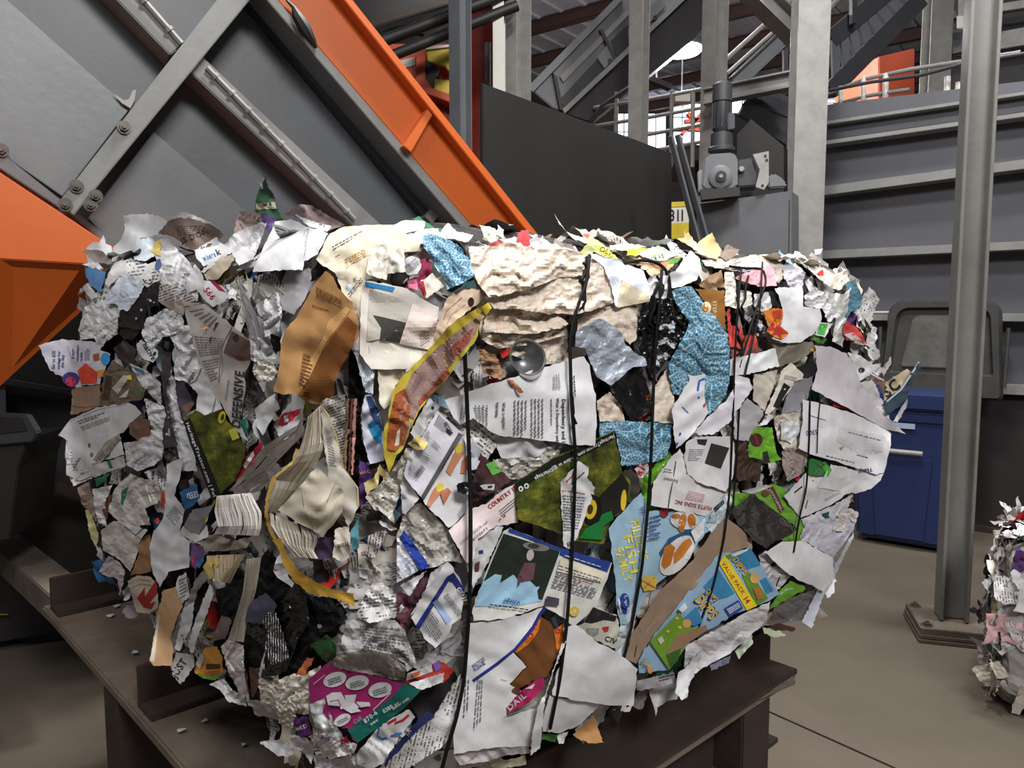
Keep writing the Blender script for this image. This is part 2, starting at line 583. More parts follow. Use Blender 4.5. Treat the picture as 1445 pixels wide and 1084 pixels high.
# panel and slab added as shade under the chute; trough and low beam
PD = vplane(60, 3.3, 62)
dk = empty('conveyor_frame', PD.at(60, 800), 'conveyor frame under the orange chute, black panel and slab added for shade', 'machine')
part('void_shade_panel', 'steel_black', dk, PD, [(-300, 430), (420, 430), (420, 830), (-300, 960)], 0.0, 0.03)  # black panel put in as the darkness below the chute
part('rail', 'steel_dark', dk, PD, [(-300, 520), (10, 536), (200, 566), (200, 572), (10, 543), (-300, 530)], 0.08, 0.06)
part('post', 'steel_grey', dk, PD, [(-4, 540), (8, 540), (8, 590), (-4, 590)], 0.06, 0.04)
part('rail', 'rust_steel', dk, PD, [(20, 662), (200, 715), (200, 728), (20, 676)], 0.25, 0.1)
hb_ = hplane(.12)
MB().prism([hb_.at(x, y) for x, y in ((-200, 640), (330, 640), (330, 800), (116, 866), (40, 872), (-200, 850))], (0, 0, -.11)).build('shade_bed', 'steel_black', dk)  # black slab added so the floor under the chute looks shaded
for k_ in range(7):
    q0, q1 = hplane(.125).at(-160 + 4 * k_, 664 + 26 * k_), hplane(.125).at(200 - 10 * k_, 690 + 24 * k_)
    MB().bar(q0, q1, .03, .03).build('shade_bed_slat', 'steel_dark', dk)
tr = empty('steel_trough', PD.at(0, 760, 0.7), 'grey steel trough end at the left edge of the picture', 'trough')
PT = vplane(30, 2.7, 80)
part('rim', 'steel_dark', tr, PT, [(-120, 580), (36, 586), (51, 611), (46, 624), (0, 628), (-120, 636)], 0.05, 0.05, 0.004)
part('body', 'steel_black', tr, PT, [(-120, 632), (38, 622), (26, 660), (14, 762), (-120, 770)], 0.03, 0.35, 0.004)
part('opening', 'steel_black', tr, PT, [(-100, 586), (30, 590), (38, 608), (0, 612), (-100, 616)], 0.055, 0.02)
lb = MB().bar(hplane(.48).at(-40, 735), hplane(.48).at(104, 858), 0.12, 0.10).build('low_beam', 'table_steel', bevel=0.004)
tag(lb, 'low dusty steel beam leading from the trough to the table', 'beam')
fl_ = MB()
cb = hplane(.15).at
for k, (pts, col, lab) in enumerate((
        ([(-30, 780), (10, 798), (30, 818), (8, 838), (-30, 846)], (120, 112, 100), 'dusty flat paper sheet on the floor by the trough'),
        ([(20, 690), (60, 682), (100, 696), (70, 704), (40, 706)], (92, 72, 54), 'flattened brown cardboard on the floor under the chute'),
        ([(30, 664), (66, 668), (84, 684), (50, 680)], (84, 80, 76), 'grey crumpled paper on the floor under the chute'),
        ([(-6, 866), (8, 866), (12, 874), (-4, 878)], (150, 130, 40), 'small yellow scrap on the floor at the left edge'))):
    q = [cb(x, y) + UP * random.uniform(0, .03) for x, y in pts]
    tag(MB().prism(q, (0, 0, 0.004)).build('floor_scrap', col), lab, 'paper')

# ------------------------------------------------------------------ machinery above and behind the black plate
PR = vplane(600, 6.6, 88)
rm = empty('red_machine', PR.at(620, 400), 'orange red machine with yellow guards behind the chute', 'machine')
part('body', 'orange_far', rm, PR, [(470, 62), (646, 62), (646, 684), (470, 684)], 0.0, 0.9)
part('frame', 'orange_far', rm, PR, [(588, 64), (600, 64), (600, 112), (610, 122), (602, 128), (586, 116)], 0.18, 0.18, 0.004)
part('sill', 'orange_far', rm, PR, [(586, 116), (650, 138), (650, 150), (586, 126)], 0.2, 0.2, 0.004)
part('guard', 'yellow_paint', rm, PR, [(601, 69), (643, 65), (643, 98), (632, 100), (630, 94), (604, 87)], 0.16, 0.06, 0.006)
part('guard', 'yellow_paint', rm, PR, [(613, 111), (642, 114), (641, 134), (613, 130)], 0.18, 0.08, 0.006)
part('guard_edge', 'white_paint', rm, PR, [(600, 66), (643, 62), (643, 65), (601, 70)], 0.18, 0.04)
part('belt_end', 'black_rubber', rm, PR, [(600, 82), (613, 92), (620, 98), (619, 108), (612, 112), (612, 126), (598, 114)], 0.14, 0.12)
for q in ([(612, 148), (623, 152), (623, 166), (612, 160)], [(631, 152), (648, 156), (648, 164), (631, 160)], [(640, 178), (652, 184), (652, 194), (640, 188)]):
    part('slot', 'red_paint', rm, PR, q, 0.012, 0.01)
part('panel_line', 'white_paint', rm, PR, [(562, 86), (586, 80), (586, 92), (562, 98)], 0.012, 0.01)
rd = empty('red_tank', PR.at(680, 400, -.3), 'dark red cylinder housing beside the narrow column', 'tank')
pr_ = PR.at(681, 120, -0.3)
MB().lathe(Vector((pr_.x, pr_.y, 0)), UP, [(.17, 0), (.17, 4.1), (.14, 4.2)], 28).build('shell', 'red_paint', rd, smooth=True)
pr_ = PR.at(688, 90, -0.06)
MB().tube([Vector((pr_.x, pr_.y, .4)), Vector((pr_.x, pr_.y, 3.72))], 0.028, 12).build('pipe', 'galv', rd, smooth=True)
PQ = vplane(600, 6.0, 84)
for i, (a, b, r) in enumerate((((470, 84), (730, -14), 0.045), ((470, 112), (730, 8), 0.04))):
    q = MB().tube([PQ.at(*a), PQ.at(*b)], r, 14).build('overhead_pipe', 'steel_black', smooth=True)
    tag(q, ['upper dark pipe crossing above the red machine', 'lower dark pipe crossing above the red machine'][i], 'pipe')
PX = vplane(560, 9.0, 70)
dc = empty('overhead_duct', PX.at(520, 40), 'dark overhead duct in the ceiling corner above the red machine', 'duct')
part('shell', 'steel_black', dc, PX, [(420, -140), (760, -140), (760, -18), (600, 20), (520, 40), (420, 44)], 0.2, 1.0)
part('flange', 'rust_steel', dc, PX, [(500, 34), (640, -6), (640, 2), (500, 44)], 0.28, 0.1)
part('panel', 'steel_black', dc, PX, [(545, 36), (600, 18), (640, 30), (600, 48)], 0.0, 0.1)
q = MB().bar(PX.at(664, 18, 1), PX.at(690, -8, 1), 0.12, 0.05).build('strip_lamp', 'white_paint')
tag(q, 'white strip lamp beside the slim white post', 'lamp')

# overhead inclined conveyor
PC = vplane(850, 8.6, 84)
oc = empty('overhead_conveyor', PC.at(850, 170), 'grey inclined overhead conveyor above the black plate', 'conveyor')
part('side', 'steel_grey', oc, PC, [(749, 126), (874, 0), (960, -90), (1060, -90), (946, 17), (796, 158), (780, 152)], 0.0, 0.5, 0.01)
part('lower_rail', 'steel_light', oc, PC, [(794, 154), (944, 12), (1050, -92), (1060, -90), (947, 18), (797, 160)], 0.08, 0.10)
part('upper_rail', 'steel_grey', oc, PC, [(745, 122), (872, -6), (880, -2), (752, 130)], 0.06, 0.10)
part('side_strip', 'steel_light', oc, PC, [(790, 108), (884, 14), (888, 20), (795, 116)], 0.03, 0.03)
for q in ([(791, 139), (843, 83), (852, 97), (796, 151)], [(862, 58), (887, 34), (887, 64), (871, 80)]):
    part('opening', 'black_rubber', oc, PC, q, 0.015, 0.01)
for q in ([(843, 82), (860, 58), (870, 80), (853, 97)], [(886, 42), (930, -4), (940, 8), (888, 62)]):
    part('plate', 'steel_grey', oc, PC, q, 0.05, 0.05, 0.004)
for x, y in ((861, 86), (925, 25)):
    part('port', 'black_rubber', oc, PC, [(x - 3, y - 3), (x + 3, y - 4), (x + 3, y + 3), (x - 3, y + 4)], 0.056, 0.01)
for q in ([(780, 102), (786, 108), (796, 158), (790, 154)], [(846, 42), (850, 40), (870, 80), (866, 82)]):
    part('joint_bar', 'steel_black', oc, PC, q, 0.06, 0.06)
part('underside', 'steel_black', oc, PC, [(796, 159), (946, 18), (1052, -80), (1080, -60), (979, 55), (835, 172)], -0.02, 0.45)

# glowing lamp
PL = vplane(960, 10.5, 90)
lp = empty('high_bay_lamp', PL.at(960, 73), 'glowing high bay lamp hanging under the roof', 'lamp')
c = PL.at(961, 72)
MB().lathe(c + UP * 0.02, UP, [(.30, 0), (.26, .12), (.09, .24), (.06, .36)], 24).build('reflector', 'steel_dark', lp, smooth=True)
MB().lathe(c - UP * 0.06, UP, [(.08, 0), (.24, .03), (.285, .075)], 24).build('diffuser', 'lamp_glow', lp, smooth=True)
MB().tube([c + UP * .34, c + UP * 2.6], 0.012, 6).build('cable', 'steel_black', lp)
c2 = PL.at(942, 74)
MB().lathe(c2, UP, [(.03, 0), (.06, .03), (.05, .10)], 14).build('side_lens', 'lamp_glow', lp, smooth=True)
pt = bpy.data.lights.new('lamp_light', 'POINT')
pt.energy = 850
pt.shadow_soft_size = 0.2
po = bpy.data.objects.new('lamp_light', pt)
COL.objects.link(po)
po.parent = lp
po.location = (0, -0.2, -0.25)

# walkway with railings behind the black plate
PK = vplane(940, 8.0, -52.6)
wk = empty('walkway', PK.at(940, 240), 'grey catwalk with handrails behind the black plate', 'walkway')
part('deck', 'steel_dark', wk, PK, [(840, 232), (1010, 205), (1010, 222), (840, 250)], 0.0, 0.9)


def rail(pts, r=0.02, mat='galv', plane=PK, parent=wk, off=0.0, name='rail'):
    MB().tube([plane.at(x, y, off) for x, y in pts], r, 8).build(name, mat, parent, smooth=True)


for x in (860, 990):
    q_ = PK.at(x, 226, -.3)
    MB().bar(q_, Vector((q_.x, q_.y, 0)), .1, .1).build('support', 'steel_dark', wk)
for y in (140, 166, 190, 214):
    rail([(838, y + 12), (914, y), (1000, y - 16)])
for x in (870, 912, 948, 978):
    rail([(x, 130), (x - 1, 236)], 0.022, name='rail_post')
rail([(834, 172), (850, 150), (900, 116)], 0.03, 'steel_dark', name='brace')
hb = empty('hanging_strip_light', PL.at(930, 110), 'unlit strip light hanging below the glowing lamp', 'lamp')
PLs = vplane(940, 9.6, 75)
MB().bar(PLs.at(912, 110), PLs.at(946, 124), 0.10, 0.06).build('housing', 'steel_dark', hb)
MB().bar(PLs.at(912, 107), PLs.at(944, 121), 0.03, 0.03).build('tube', 'white_paint', hb)
MB().tube([PLs.at(927, 116), PLs.at(926, 92), PLs.at(926, 92) + UP * 2.4], 0.012, 6).build('hanger', 'white_paint', hb)
jb = MB().tube([PLs.at(962, 136), PLs.at(962, 136) + UP * 3.0], .008, 6).box(PLs.at(962, 138), Vector((.09, 0, 0)), Vector((0, .07, 0)), Vector((0, 0, .06))).build('junction_box', 'white_paint', bevel=.006)
tag(jb, 'small pale box hanging near the glowing lamp', 'box')

# orange lattice and frames in the distance
q = MB()
PO = vplane(975, 14.0, 90)
for a, b in (((962, 190), (1000, 150)), ((966, 172), (1000, 168)), ((958, 182), (1000, 184)), ((970, 160), (996, 190))):
    q.bar(PO.at(*a), PO.at(*b), 0.10, 0.06)
q.bar(PO.at(997, 178), Vector((PO.at(997, 178).x, PO.at(997, 178).y, 0)), .1, .1)
tag(q.build('orange_lattice', 'orange_far'), 'small orange lattice frame in front of the far window', 'frame')

# grey plate with the drive unit
PG = vplane(1050, 5.0, -60)
gp = pris(PG, [(985, 288), (1117, 269), (1117, 640), (985, 640)], 0.0, 0.25).build('grey_plate', 'steel_grey', bevel=0.004)
tag(gp, 'flat grey steel housing left of the broad column', 'housing')
part('seam', 'steel_black', gp, PG, [(1113.5, 282), (1114.5, 282), (1113, 420), (1112, 420)], 0.004, 0.004)
gm = empty('gear_motor', PG.at(1016, 280), 'dark grey gear motor standing on the grey housing', 'motor')
PGm = vplane(1016, 4.95, -78)
part('gearbox', 'steel_grey', gm, PGm, [(993, 226), (1003, 217), (1034, 215), (1041, 222), (1041, 262), (1034, 267), (995, 268), (990, 262)], 0.0, 0.22, 0.010)
part('foot', 'steel_light', gm, PGm, [(984, 242), (992, 238), (995, 270), (986, 272)], -0.02, 0.16, 0.006)
part('base', 'steel_black', gm, PGm, [(988, 267), (1044, 264), (1044, 276), (990, 282)], 0.02, 0.12)
cc = PGm.at(1017, 250, 0.0)
MB().lathe(cc, PGm.n, [(.072, 0), (.072, .02), (.055, .026)], 26).build('output_flange', 'steel_grey', gm, smooth=True)
MB().lathe(cc + PGm.n * .026, PGm.n, [(.034, 0), (.034, .012), (.022, .013)], 20).build('bearing', 'steel_black', gm, smooth=True)
MB().lathe(cc + PGm.n * .038, PGm.n, [(.012, 0), (.012, .006)], 14).build('shaft', 'galv', gm, smooth=True)
m1 = PGm.at(1018, 214, -0.10)
MB().lathe(m1, UP, [(.085, 0), (.085, .02), (.07, .03), (.068, .11), (.045, .12), (.045, .13)], 22).build('adapter', 'steel_dark', gm, smooth=True)
m2 = PGm.at(1018, 188, -0.10)
mo = MB().lathe(m2, UP, [(.04, 0), (.055, .02), (.055, .19), (.062, .195), (.062, .30), (.03, .32)], 22).build('motor', 'steel_dark', gm, smooth=True)
fn = MB()
for k in range(14):
    a = 2 * math.pi * k / 14
    dr = Vector((math.cos(a), math.sin(a), 0))
    fn.box(m2 + dr * .056 + UP * .105, dr * .008, Vector((-dr.y, dr.x, 0)) * .002, UP * .08)
fn.build('cooling_fins', 'steel_dark', mo)
part('terminal_box', 'steel_dark', gm, PGm, [(1027, 158), (1037, 160), (1037, 182), (1027, 184)], -0.05, 0.1, 0.006)
bk = part('bracket', 'galv', gm, PGm, [(1062, 218), (1085, 213), (1085, 258), (1078, 268), (1066, 264), (1072, 240)], -0.02, 0.02, 0.002)
for x, y in ((1080, 220), (1082, 226), (1076, 262)):
    MB().lathe(PGm.at(x, y, -.02), PGm.n, [(.009, 0), (.009, .003)], 12).build('hole', 'steel_black', bk)
part('roller_housing', 'steel_dark', gm, PGm, [(1041, 226), (1064, 222), (1070, 262), (1041, 264)], -0.06, 0.2, 0.008)
MB().lathe(PGm.at(1046, 240, -.06), PGm.n, [(.02, 0), (.02, .02), (.012, .03)], 14).build('cap', 'galv', gm, smooth=True)
part('debris_shield', 'steel_grey', gm, PGm, [(1083, 250), (1092, 244), (1102, 250), (1110, 258), (1110, 264), (1084, 266)], -0.05, 0.1, 0.01)
dcv = pris(PG, [(1040, 190), (1060, 168), (1106, 206), (1106, 274), (1040, 282)], -0.3, 0.2).build('dark_cover', 'steel_black')
tag(dcv, 'black sloping cover behind the gear motor', 'cover')

# leaning flat bars and the sign behind them
PS = vplane(965, 4.9, 60)
for i, (a, b) in enumerate((((946, 192), (986, 345)), ((956, 190), (999, 345)))):
    q = MB().bar(PS.at(a[0], a[1], .02 * i), PS.at(b[0], b[1], .02 * i), 0.04, 0.02).build('leaning_bar', 'steel_grey', bevel=.003)
    tag(q, ['left of two grey bars leaning beside the black plate', 'right of two grey bars leaning beside the black plate'][i], 'bar')
PN = vplane(957, 5.75, 90)
sg = empty('number_sign', PN.at(957, 336), 'yellow and white number sign behind the leaning bars', 'sign')
part('board', 'white_paint', sg, PN, [(930, 287), (972, 285), (972, 336), (930, 338)], 0.0, 0.02)
part('yellow_band', 'yellow_paint', sg, PN, [(930, 286), (972, 284), (972, 291), (930, 293)], 0.004, 0.003)
part('yellow_band', 'yellow_paint', sg, PN, [(930, 316), (972, 314), (972, 336), (930, 338)], 0.004, 0.003)
q_ = PN.at(951, 336, -.03)
MB().bar(Vector((q_.x, q_.y, 0)), q_ + UP * .2, .05, .02).build('post', 'steel_dark', sg)
SIGN = (sg, PN)

# stairs above the bunker wall
PSt = vplane(1230, 7.6, 80)


def stair(a0, a1, b0, b1, n, label, treadmat, plane, wd=0.9):
    """underside of a flight between a lower stringer a0-a1 and an upper stringer b0-b1 (pixels)"""
    st = empty('stair_flight', plane.at(*a0), label, 'stairs')
    for (p0, p1), off in (((a0, a1), 0.0), ((b0, b1), -wd)):
        P0, P1 = plane.at(*p0), plane.at(*p1)
        MB().bar(P0, P1, 0.05, 0.16, up=UP).build('stringer', 'steel_dark', st)
    for i in range(n):
        t_ = (i + .5) / n
        P0 = plane.at(a0[0] + (a1[0] - a0[0]) * t_, a0[1] + (a1[1] - a0[1]) * t_)
        P1 = plane.at(b0[0] + (b1[0] - b0[0]) * t_, b0[1] + (b1[1] - b0[1]) * t_)
        dd = (P1 - P0)
        s_ = (plane.at(*a1) - plane.at(*a0)).normalized()
        MB().box((P0 + P1) / 2, dd / 2, s_ * 0.05, (UP * .5 + plane.n * .5) * 0.03).build('tread', treadmat, st)
    return st


st = stair((1172, 128), (1300, -2), (1172, 56), (1262, -20), 8, 'dark open stair flight rising above the bunker wall', 'steel_grey', PSt)
MB().tube([PSt.at(1152, 30, .3), PSt.at(1186, -4, .3)], 0.025, 8).build('handrail', 'galv', st, smooth=True)
MB().bar(PSt.at(1204, 34, .1), PSt.at(1204, -40, .1), 0.05, 0.05).build('rail_post', 'steel_dark', st)
st2 = stair((1118, 196), (1048, 150), (1132, 160), (1072, 138), 6, 'short dark stair flight behind the gear motor', 'steel_dark', vplane(1080, 6.6, 80))
# inclined stair rails left of the broad column
PI = vplane(1080, 7.4, 84)
sr = empty('stair_stringer', PI.at(1040, 115), 'inclined grey stair stringer with two thin handrails', 'stairs')
MB().ibeam(PI.at(1036, 118), PI.at(1130, 30), 0.14, 0.10, 0.015).build('stringer', 'steel_grey', sr)
rail([(1020, 88), (1130, -12)], 0.02, 'galv', PI, sr, .1, 'handrail')
rail([(1026, 104), (1140, 2)], 0.018, 'galv', PI, sr, .1, 'handrail')
for a, b in (((1024, 120), (1023, 94)), ((1108, 104), (1108, 40))):
    MB().bar(PI.at(*a), PI.at(*b), 0.04, 0.04).build('rail_post', 'steel_dark', sr)
lbm = MB().ibeam(vplane(1060, 6.4, -60).at(994, 138), vplane(1060, 6.4, -60).at(1124, 112), 0.13, 0.12, 0.014).build('cross_beam', 'galv')
tag(lbm, 'light grey cross beam running to the broad column above the motor', 'beam')
dg = MB().ibeam(vplane(1090, 5.6, 80).at(1046, -30), vplane(1090, 5.6, 80).at(1136, 58), 0.14, 0.16, 0.014).build('diagonal_brace', 'galv')
tag(dg, 'light grey diagonal brace meeting the broad column near the top', 'brace')

# railing and cabinets on top of the bunker wall
PH = vplane(1230, 6.2, -52.6)
hr = empty('guard_railing', PH.at(1230, 170), 'thin steel guard railing on top of the bunker wall', 'railing')
for x, y0, y1 in ((1187, 122, 175), (1219, 108, 172), (1250, 104, 166), (1337, 108, 150), (1353, 116, 148), (1330, 130, 152)):
    rail([(x, y0), (x - 1, y1)], 0.022, 'white_paint', PH, hr, 0, 'rail_post')
for pts in ([(1160, 136), (1219, 112), (1284, 98), (1440, 74)], [(1160, 154), (1219, 136), (1284, 126)]):
    rail(pts, 0.016, 'steel_light', PH, hr)
q = MB().tube([PH.at(x, y, .1) for x, y in ((1170, 128), (1228, 116), (1300, 106), (1360, 90), (1470, 72))], 0.014, 8).build('cable_bundle', 'steel_dark', smooth=True)
tag(q, 'dark cable bundle tied along the guard railing', 'cable')
PCb = vplane(1262, 9.6, 80)
q = pris(PCb, [(1240, 80), (1291, 68), (1291, 608), (1226, 608), (1226, 168), (1240, 164)], 0, 0.9).build('orange_cabinet', 'orange_far', bevel=.01)
tag(q, 'tall orange red cabinet behind the guard railing', 'cabinet')
q = pris(PCb, [(1168, 166), (1190, 152), (1214, 146), (1219, 150), (1219, 606), (1168, 606)], .1, 0.5).build('orange_guard', 'orange_far', bevel=.01)
tag(q, 'low orange machine guard left of the orange cabinet', 'guard')
PZ = vplane(1105, 9.0, 80)
q = MB().bar(PZ.at(1082, 196), PZ.at(1128, 158), 0.3, 0.22).bar(PZ.at(1100, 182), Vector((PZ.at(1100, 182).x, PZ.at(1100, 182).y, 0)), .1, .1).build('orange_chute', 'orange_far')
tag(q, 'orange sloping chute seen behind the gear motor', 'chute')
PU = vplane(1380, 8.2, -52.6)
um = empty('upper_conveyor', PU.at(1380, 90), 'grey conveyor framing above the bunker wall at right', 'conveyor')
part('side_beam', 'galv', um, PU, [(1316, 62), (1480, 32), (1480, 58), (1316, 84)], 0.0, 0.10, 0.004)
part('upper_beam', 'galv', um, PU, [(1316, 20), (1480, -6), (1480, 6), (1316, 30)], 0.1, 0.10, 0.004)
part('dark_side', 'steel_black', um, PU, [(1312, -60), (1520, -60), (1520, 132), (1312, 160)], -0.3, 0.3)
part('post', 'galv', um, PU, [(1352, -20), (1360, -20), (1360, 24), (1352, 24)], 0.25, 0.1)
part('switch_box', 'white_paint', um, PU, [(1350, 22), (1360, 22), (1360, 40), (1350, 40)], 0.34, 0.08, 0.006)
part('plate', 'steel_grey', um, PU, [(1344, 34), (1362, 30), (1362, 72), (1344, 76)], 0.06, 0.06)

# ------------------------------------------------------------------ blue recycling bin with its lid thrown open
bb = FLOOR.at(1303, 766)
bx, by_ = -DW, DP      # bx to the right along the wall, by_ away from the camera
rbn = empty('recycling_bin', bb, 'blue wheeled recycling bin with black lid open against the wall', 'bin')


def ringbox(z0, z1, w0, w1, d0, d1, mat, name, parent, bev=0.02):
    v = []
    for z, ww, dd in ((z0, w0, d0), (z1, w1, d1)):
        for sx, sy in ((-1, -1), (1, -1), (1, 1), (-1, 1)):
            v.append(bb - bx * .10 + bx * sx * ww * .95 + by_ * (sy * dd) + UP * z)
    m = MB().add(v, [(0, 3, 2, 1), (4, 5, 6, 7), (0, 1, 5, 4), (1, 2, 6, 5), (2, 3, 7, 6), (3, 0, 4, 7)])
    return m.build(name, mat, parent, bev)


body = ringbox(0.03, 0.92, 0.27, 0.32, 0.22, 0.29, 'bin_blue', 'body', rbn, 0.03)
ringbox(0.88, 0.97, 0.345, 0.35, 0.315, 0.32, 'bin_blue', 'rim', rbn, 0.012)
ringbox(0.80, 0.86, 0.325, 0.328, 0.295, 0.302, 'bin_blue', 'rim_step', rbn, 0.01)
MB().tube([bb - bx * .20 - by_ * .305 + UP * .62, bb + bx * .02 - by_ * .305 + UP * .62], 0.016, 10).build('grab_bar', 'galv', rbn, smooth=True)
MB().box(bb - bx * .10 - by_ * .292 + UP * .78, bx * .07, by_ * .004, UP * .016).build('label_plate', (150, 160, 185), rbn)
part_ = ringbox(0.05, 0.60, 0.16, 0.20, 0.235, 0.28, 'bin_blue', 'front_panel', rbn, 0.02)
for sx in (-1, 1):
    MB().lathe(bb - bx * .10 + bx * sx * .24 + by_ * .15 + UP * .13, bx * sx, [(.12, 0), (.13, .01), (.13, .05), (.12, .06)], 20).build('wheel', 'black_rubber', rbn, smooth=True)
# lid: tilted tray
l0 = bb + by_ * .335 + UP * .97
lu = (UP * 1.0 + by_ * 0.03).normalized()
ln = lu.cross(bx).normalized()
if ln.dot(by_) > 0:
    ln = -ln


def rr(w, h0, h1, r, off, top_in=0.0):
    pts = []
    for cx_, cy_, a0 in ((w - r - top_in, h1 - r, 0), (-w + r + top_in, h1 - r, 90), (-w + .02, h0 + .02, 180), (w - .02, h0 + .02, 270)):
        rr_ = r if a0 < 180 else .02
        for k in range(6):
            a = math.radians(a0 + 90 * k / 5)
            pts.append(l0 + bx * (cx_ + rr_ * math.cos(a)) + lu * (cy_ + rr_ * math.sin(a)) + ln * off)
    return pts


lid = MB().prism(rr(.36, -.06, .58, .10, .0, .03), ln * .03).build('lid', 'bin_lid', rbn, .008)
ring_o, ring_i = rr(.36, -.06, .58, .10, .03, .03), rr(.29, .10, .52, .07, .03, .03)
ring_o2, ring_i2 = rr(.345, -.045, .565, .095, .07, .03), rr(.305, .09, .53, .08, .07, .03)
n_ = len(ring_o)
fs = []
for i in range(n_):
    j = (i + 1) % n_
    fs += [(i, j, j + n_, i + n_), (i + n_, j + n_, j + 2 * n_, i + 2 * n_), (i + 2 * n_, j + 2 * n_, j + 3 * n_, i + 3 * n_)]
MB().add(ring_o + ring_o2 + ring_i2 + ring_i, fs).build('lid_rim', 'bin_lid', lid, smooth=True)
MB().prism(rr(.23, .13, .48, .05, .03, .05), ln * .018).build('lid_panel', 'lid_inner', lid, .008)
for sx in (-1, 1):
    MB().tube([l0 + bx * sx * .365 + lu * .02 + ln * .05, l0 + bx * sx * .37 + lu * .40 + ln * .05], 0.012, 8).build('lid_handle', 'bin_lid', lid, smooth=True)

# ------------------------------------------------------------------ steel table under the bale
TZ = 0.60
HT = hplane(TZ)
K0 = HT.at(449, 1303)
tb = empty('steel_table', (K0.x, K0.y, 0), 'dark heavy steel table carrying the paper bale', 'table')


def T(a, b, z):
    return Vector((K0.x, K0.y, 0)) + U * a + V * b + UP * z


LU, LV = 1.22, 1.62
MB().prism([T(a, b, TZ) for a, b in ((0, -.09), (LU - .2, -.09), (LU, -.09), (LU, LV), (0, LV))], (0, 0, -0.025)).build('table_top', 'table_steel', tb, .004)
MB().prism([T(a, b, TZ + .004) for a, b in ((.93, -.06), (1.0, -.09), (1.17, -.115), (1.20, -.09), (1.22, .0), (1.0, .05))], (0, 0, -0.012)).build('corner_plate', 'table_steel', tb, .003)
for (a0, b0, a1, b1) in ((0.10, .0, LU, .0), (0.10, LV - .16, LU, LV - .16)):
    MB().ibeam(T(a0, b0, TZ - .11), T(a1, b1, TZ - .11), 0.17, 0.10, 0.012).build('side_rail', 'rust_steel', tb)
for a in (.22, LU - .06):
    MB().ibeam(T(a, 0.06, TZ - .11), T(a, LV - .06, TZ - .11), 0.17, 0.08, 0.012).build('end_rail', 'rust_steel', tb)
for a, b in ((.10, .02), (LU - .16, -.02), (.065, .98), (LU - .10, LV - .1)):
    MB().box(T(a, b, (TZ - .03) / 2), U * .06, V * .06, UP * (TZ - .03) / 2).build('leg', 'rust_steel', tb, .004)
for b in (-.03, .79, 1.556):
    m_ = MB()
    m_.box(T(LU / 2, b + .008, TZ + .048), U * (LU / 2 - .012), V * .008, UP * .048)
    m_.box(T(LU / 2, b - .025, TZ + .007), U * (LU / 2 - .012), V * .045, UP * .007)
    m_.build('angle_runner', 'rust_steel', tb, .002)
CRUMBS = ['tiny white crumb on the table just below the tan folded page', 'tiny beige crumb on the table below the burger box', 'tiny pale blue crumb beside the far angle runner', 'tiny white crumb at the far left table edge', 'tiny beige crumb on the table nearest the front left leg', 'tiny pale blue crumb between the two left angle runners', 'tiny white crumb beside the end of the middle angle runner', 'tiny beige crumb on the table nearest the magenta flyer', 'tiny pale blue crumb at the right end of the table', 'tiny white crumb on the table under the large blank sheet']
bits = [(230, 1010), (288, 1022), (165, 858), (155, 872), (255, 1035), (190, 925), (205, 958), (345, 1055), (1010, 972), (930, 1010)]
for i, (x, y) in enumerate(bits):
    q = HT.at(x, y) + UP * 0.003
    s_ = random.uniform(.006, .014)
    a = random.uniform(0, 6)
    pts = [q + Vector((math.cos(a + k * 1.25) * s_ * random.uniform(.5, 1.3), math.sin(a + k * 1.25) * s_ * random.uniform(.5, 1.3), random.uniform(0, .006))) for k in range(5)]
    o = MB().prism(pts, (0, 0, .002)).build('paper_crumb', [(205, 204, 206), (190, 186, 180), (170, 190, 205)][i % 3])
    tag(o, CRUMBS[i], 'paper', 'paper crumbs on the table')

# ================================================================== the paper bale
C0 = Vector((-0.164, 0.942, 0))
BA, BB, BZ0, BZ1 = 1.612, 1.521, 0.697, 1.612
bale = empty('paper_bale', (C0 + U * BA / 2 + V * BB / 2) + UP * BZ0, 'huge bale of mixed waste paper tied with black straps on the dark table', 'bale')


def bale_point(x, y, z):
    """x,y,z in -1..1 on the superellipsoid -> world; bulging middle, undercut right end"""
    zz = (z + 1) / 2
    k = 1.0 + 0.036 * (1 - z * z)
    ax = x * BA / 2 * k
    by = y * BB / 2 * k
    if x > 0:
        ax -= x ** 3 * 0.278 * max(0.0, 0.55 - zz) / 0.55
    if y > 0:
        by -= y ** 3 * 0.214 * max(0.0, 0.45 - zz) / 0.45
    pz = BZ0 + zz * (BZ1 - BZ0) + 0.03 * max(0.0, z) * max(0.0, y) * max(0.0, -x)
    return C0 + U * (BA / 2 + ax) + V * (BB / 2 + by) + UP * pz


def superell(n=44, e=8.2):
    bm = bmesh.new()
    bmesh.ops.create_cube(bm, size=2.0)
    bmesh.ops.subdivide_edges(bm, edges=bm.edges, cuts=n, use_grid_fill=True)
    for v in bm.verts:
        c = v.co
        s = (abs(c.x) ** e + abs(c.y) ** e + abs(c.z) ** e) ** (-1.0 / e)
        v.co = c * s
    return bm


bm = superell()
smooth_pts = [bale_point(*v.co) for v in bm.verts]
faces = [tuple(v.index for v in f.verts) for f in bm.faces]
bm.verts.ensure_lookup_table()
bvh = BVHTree.FromPolygons(smooth_pts, faces)
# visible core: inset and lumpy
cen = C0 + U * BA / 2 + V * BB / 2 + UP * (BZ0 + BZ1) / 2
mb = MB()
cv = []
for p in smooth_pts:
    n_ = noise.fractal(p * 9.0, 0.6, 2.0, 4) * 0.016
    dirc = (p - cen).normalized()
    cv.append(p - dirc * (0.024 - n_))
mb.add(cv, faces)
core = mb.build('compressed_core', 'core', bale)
bm.free()

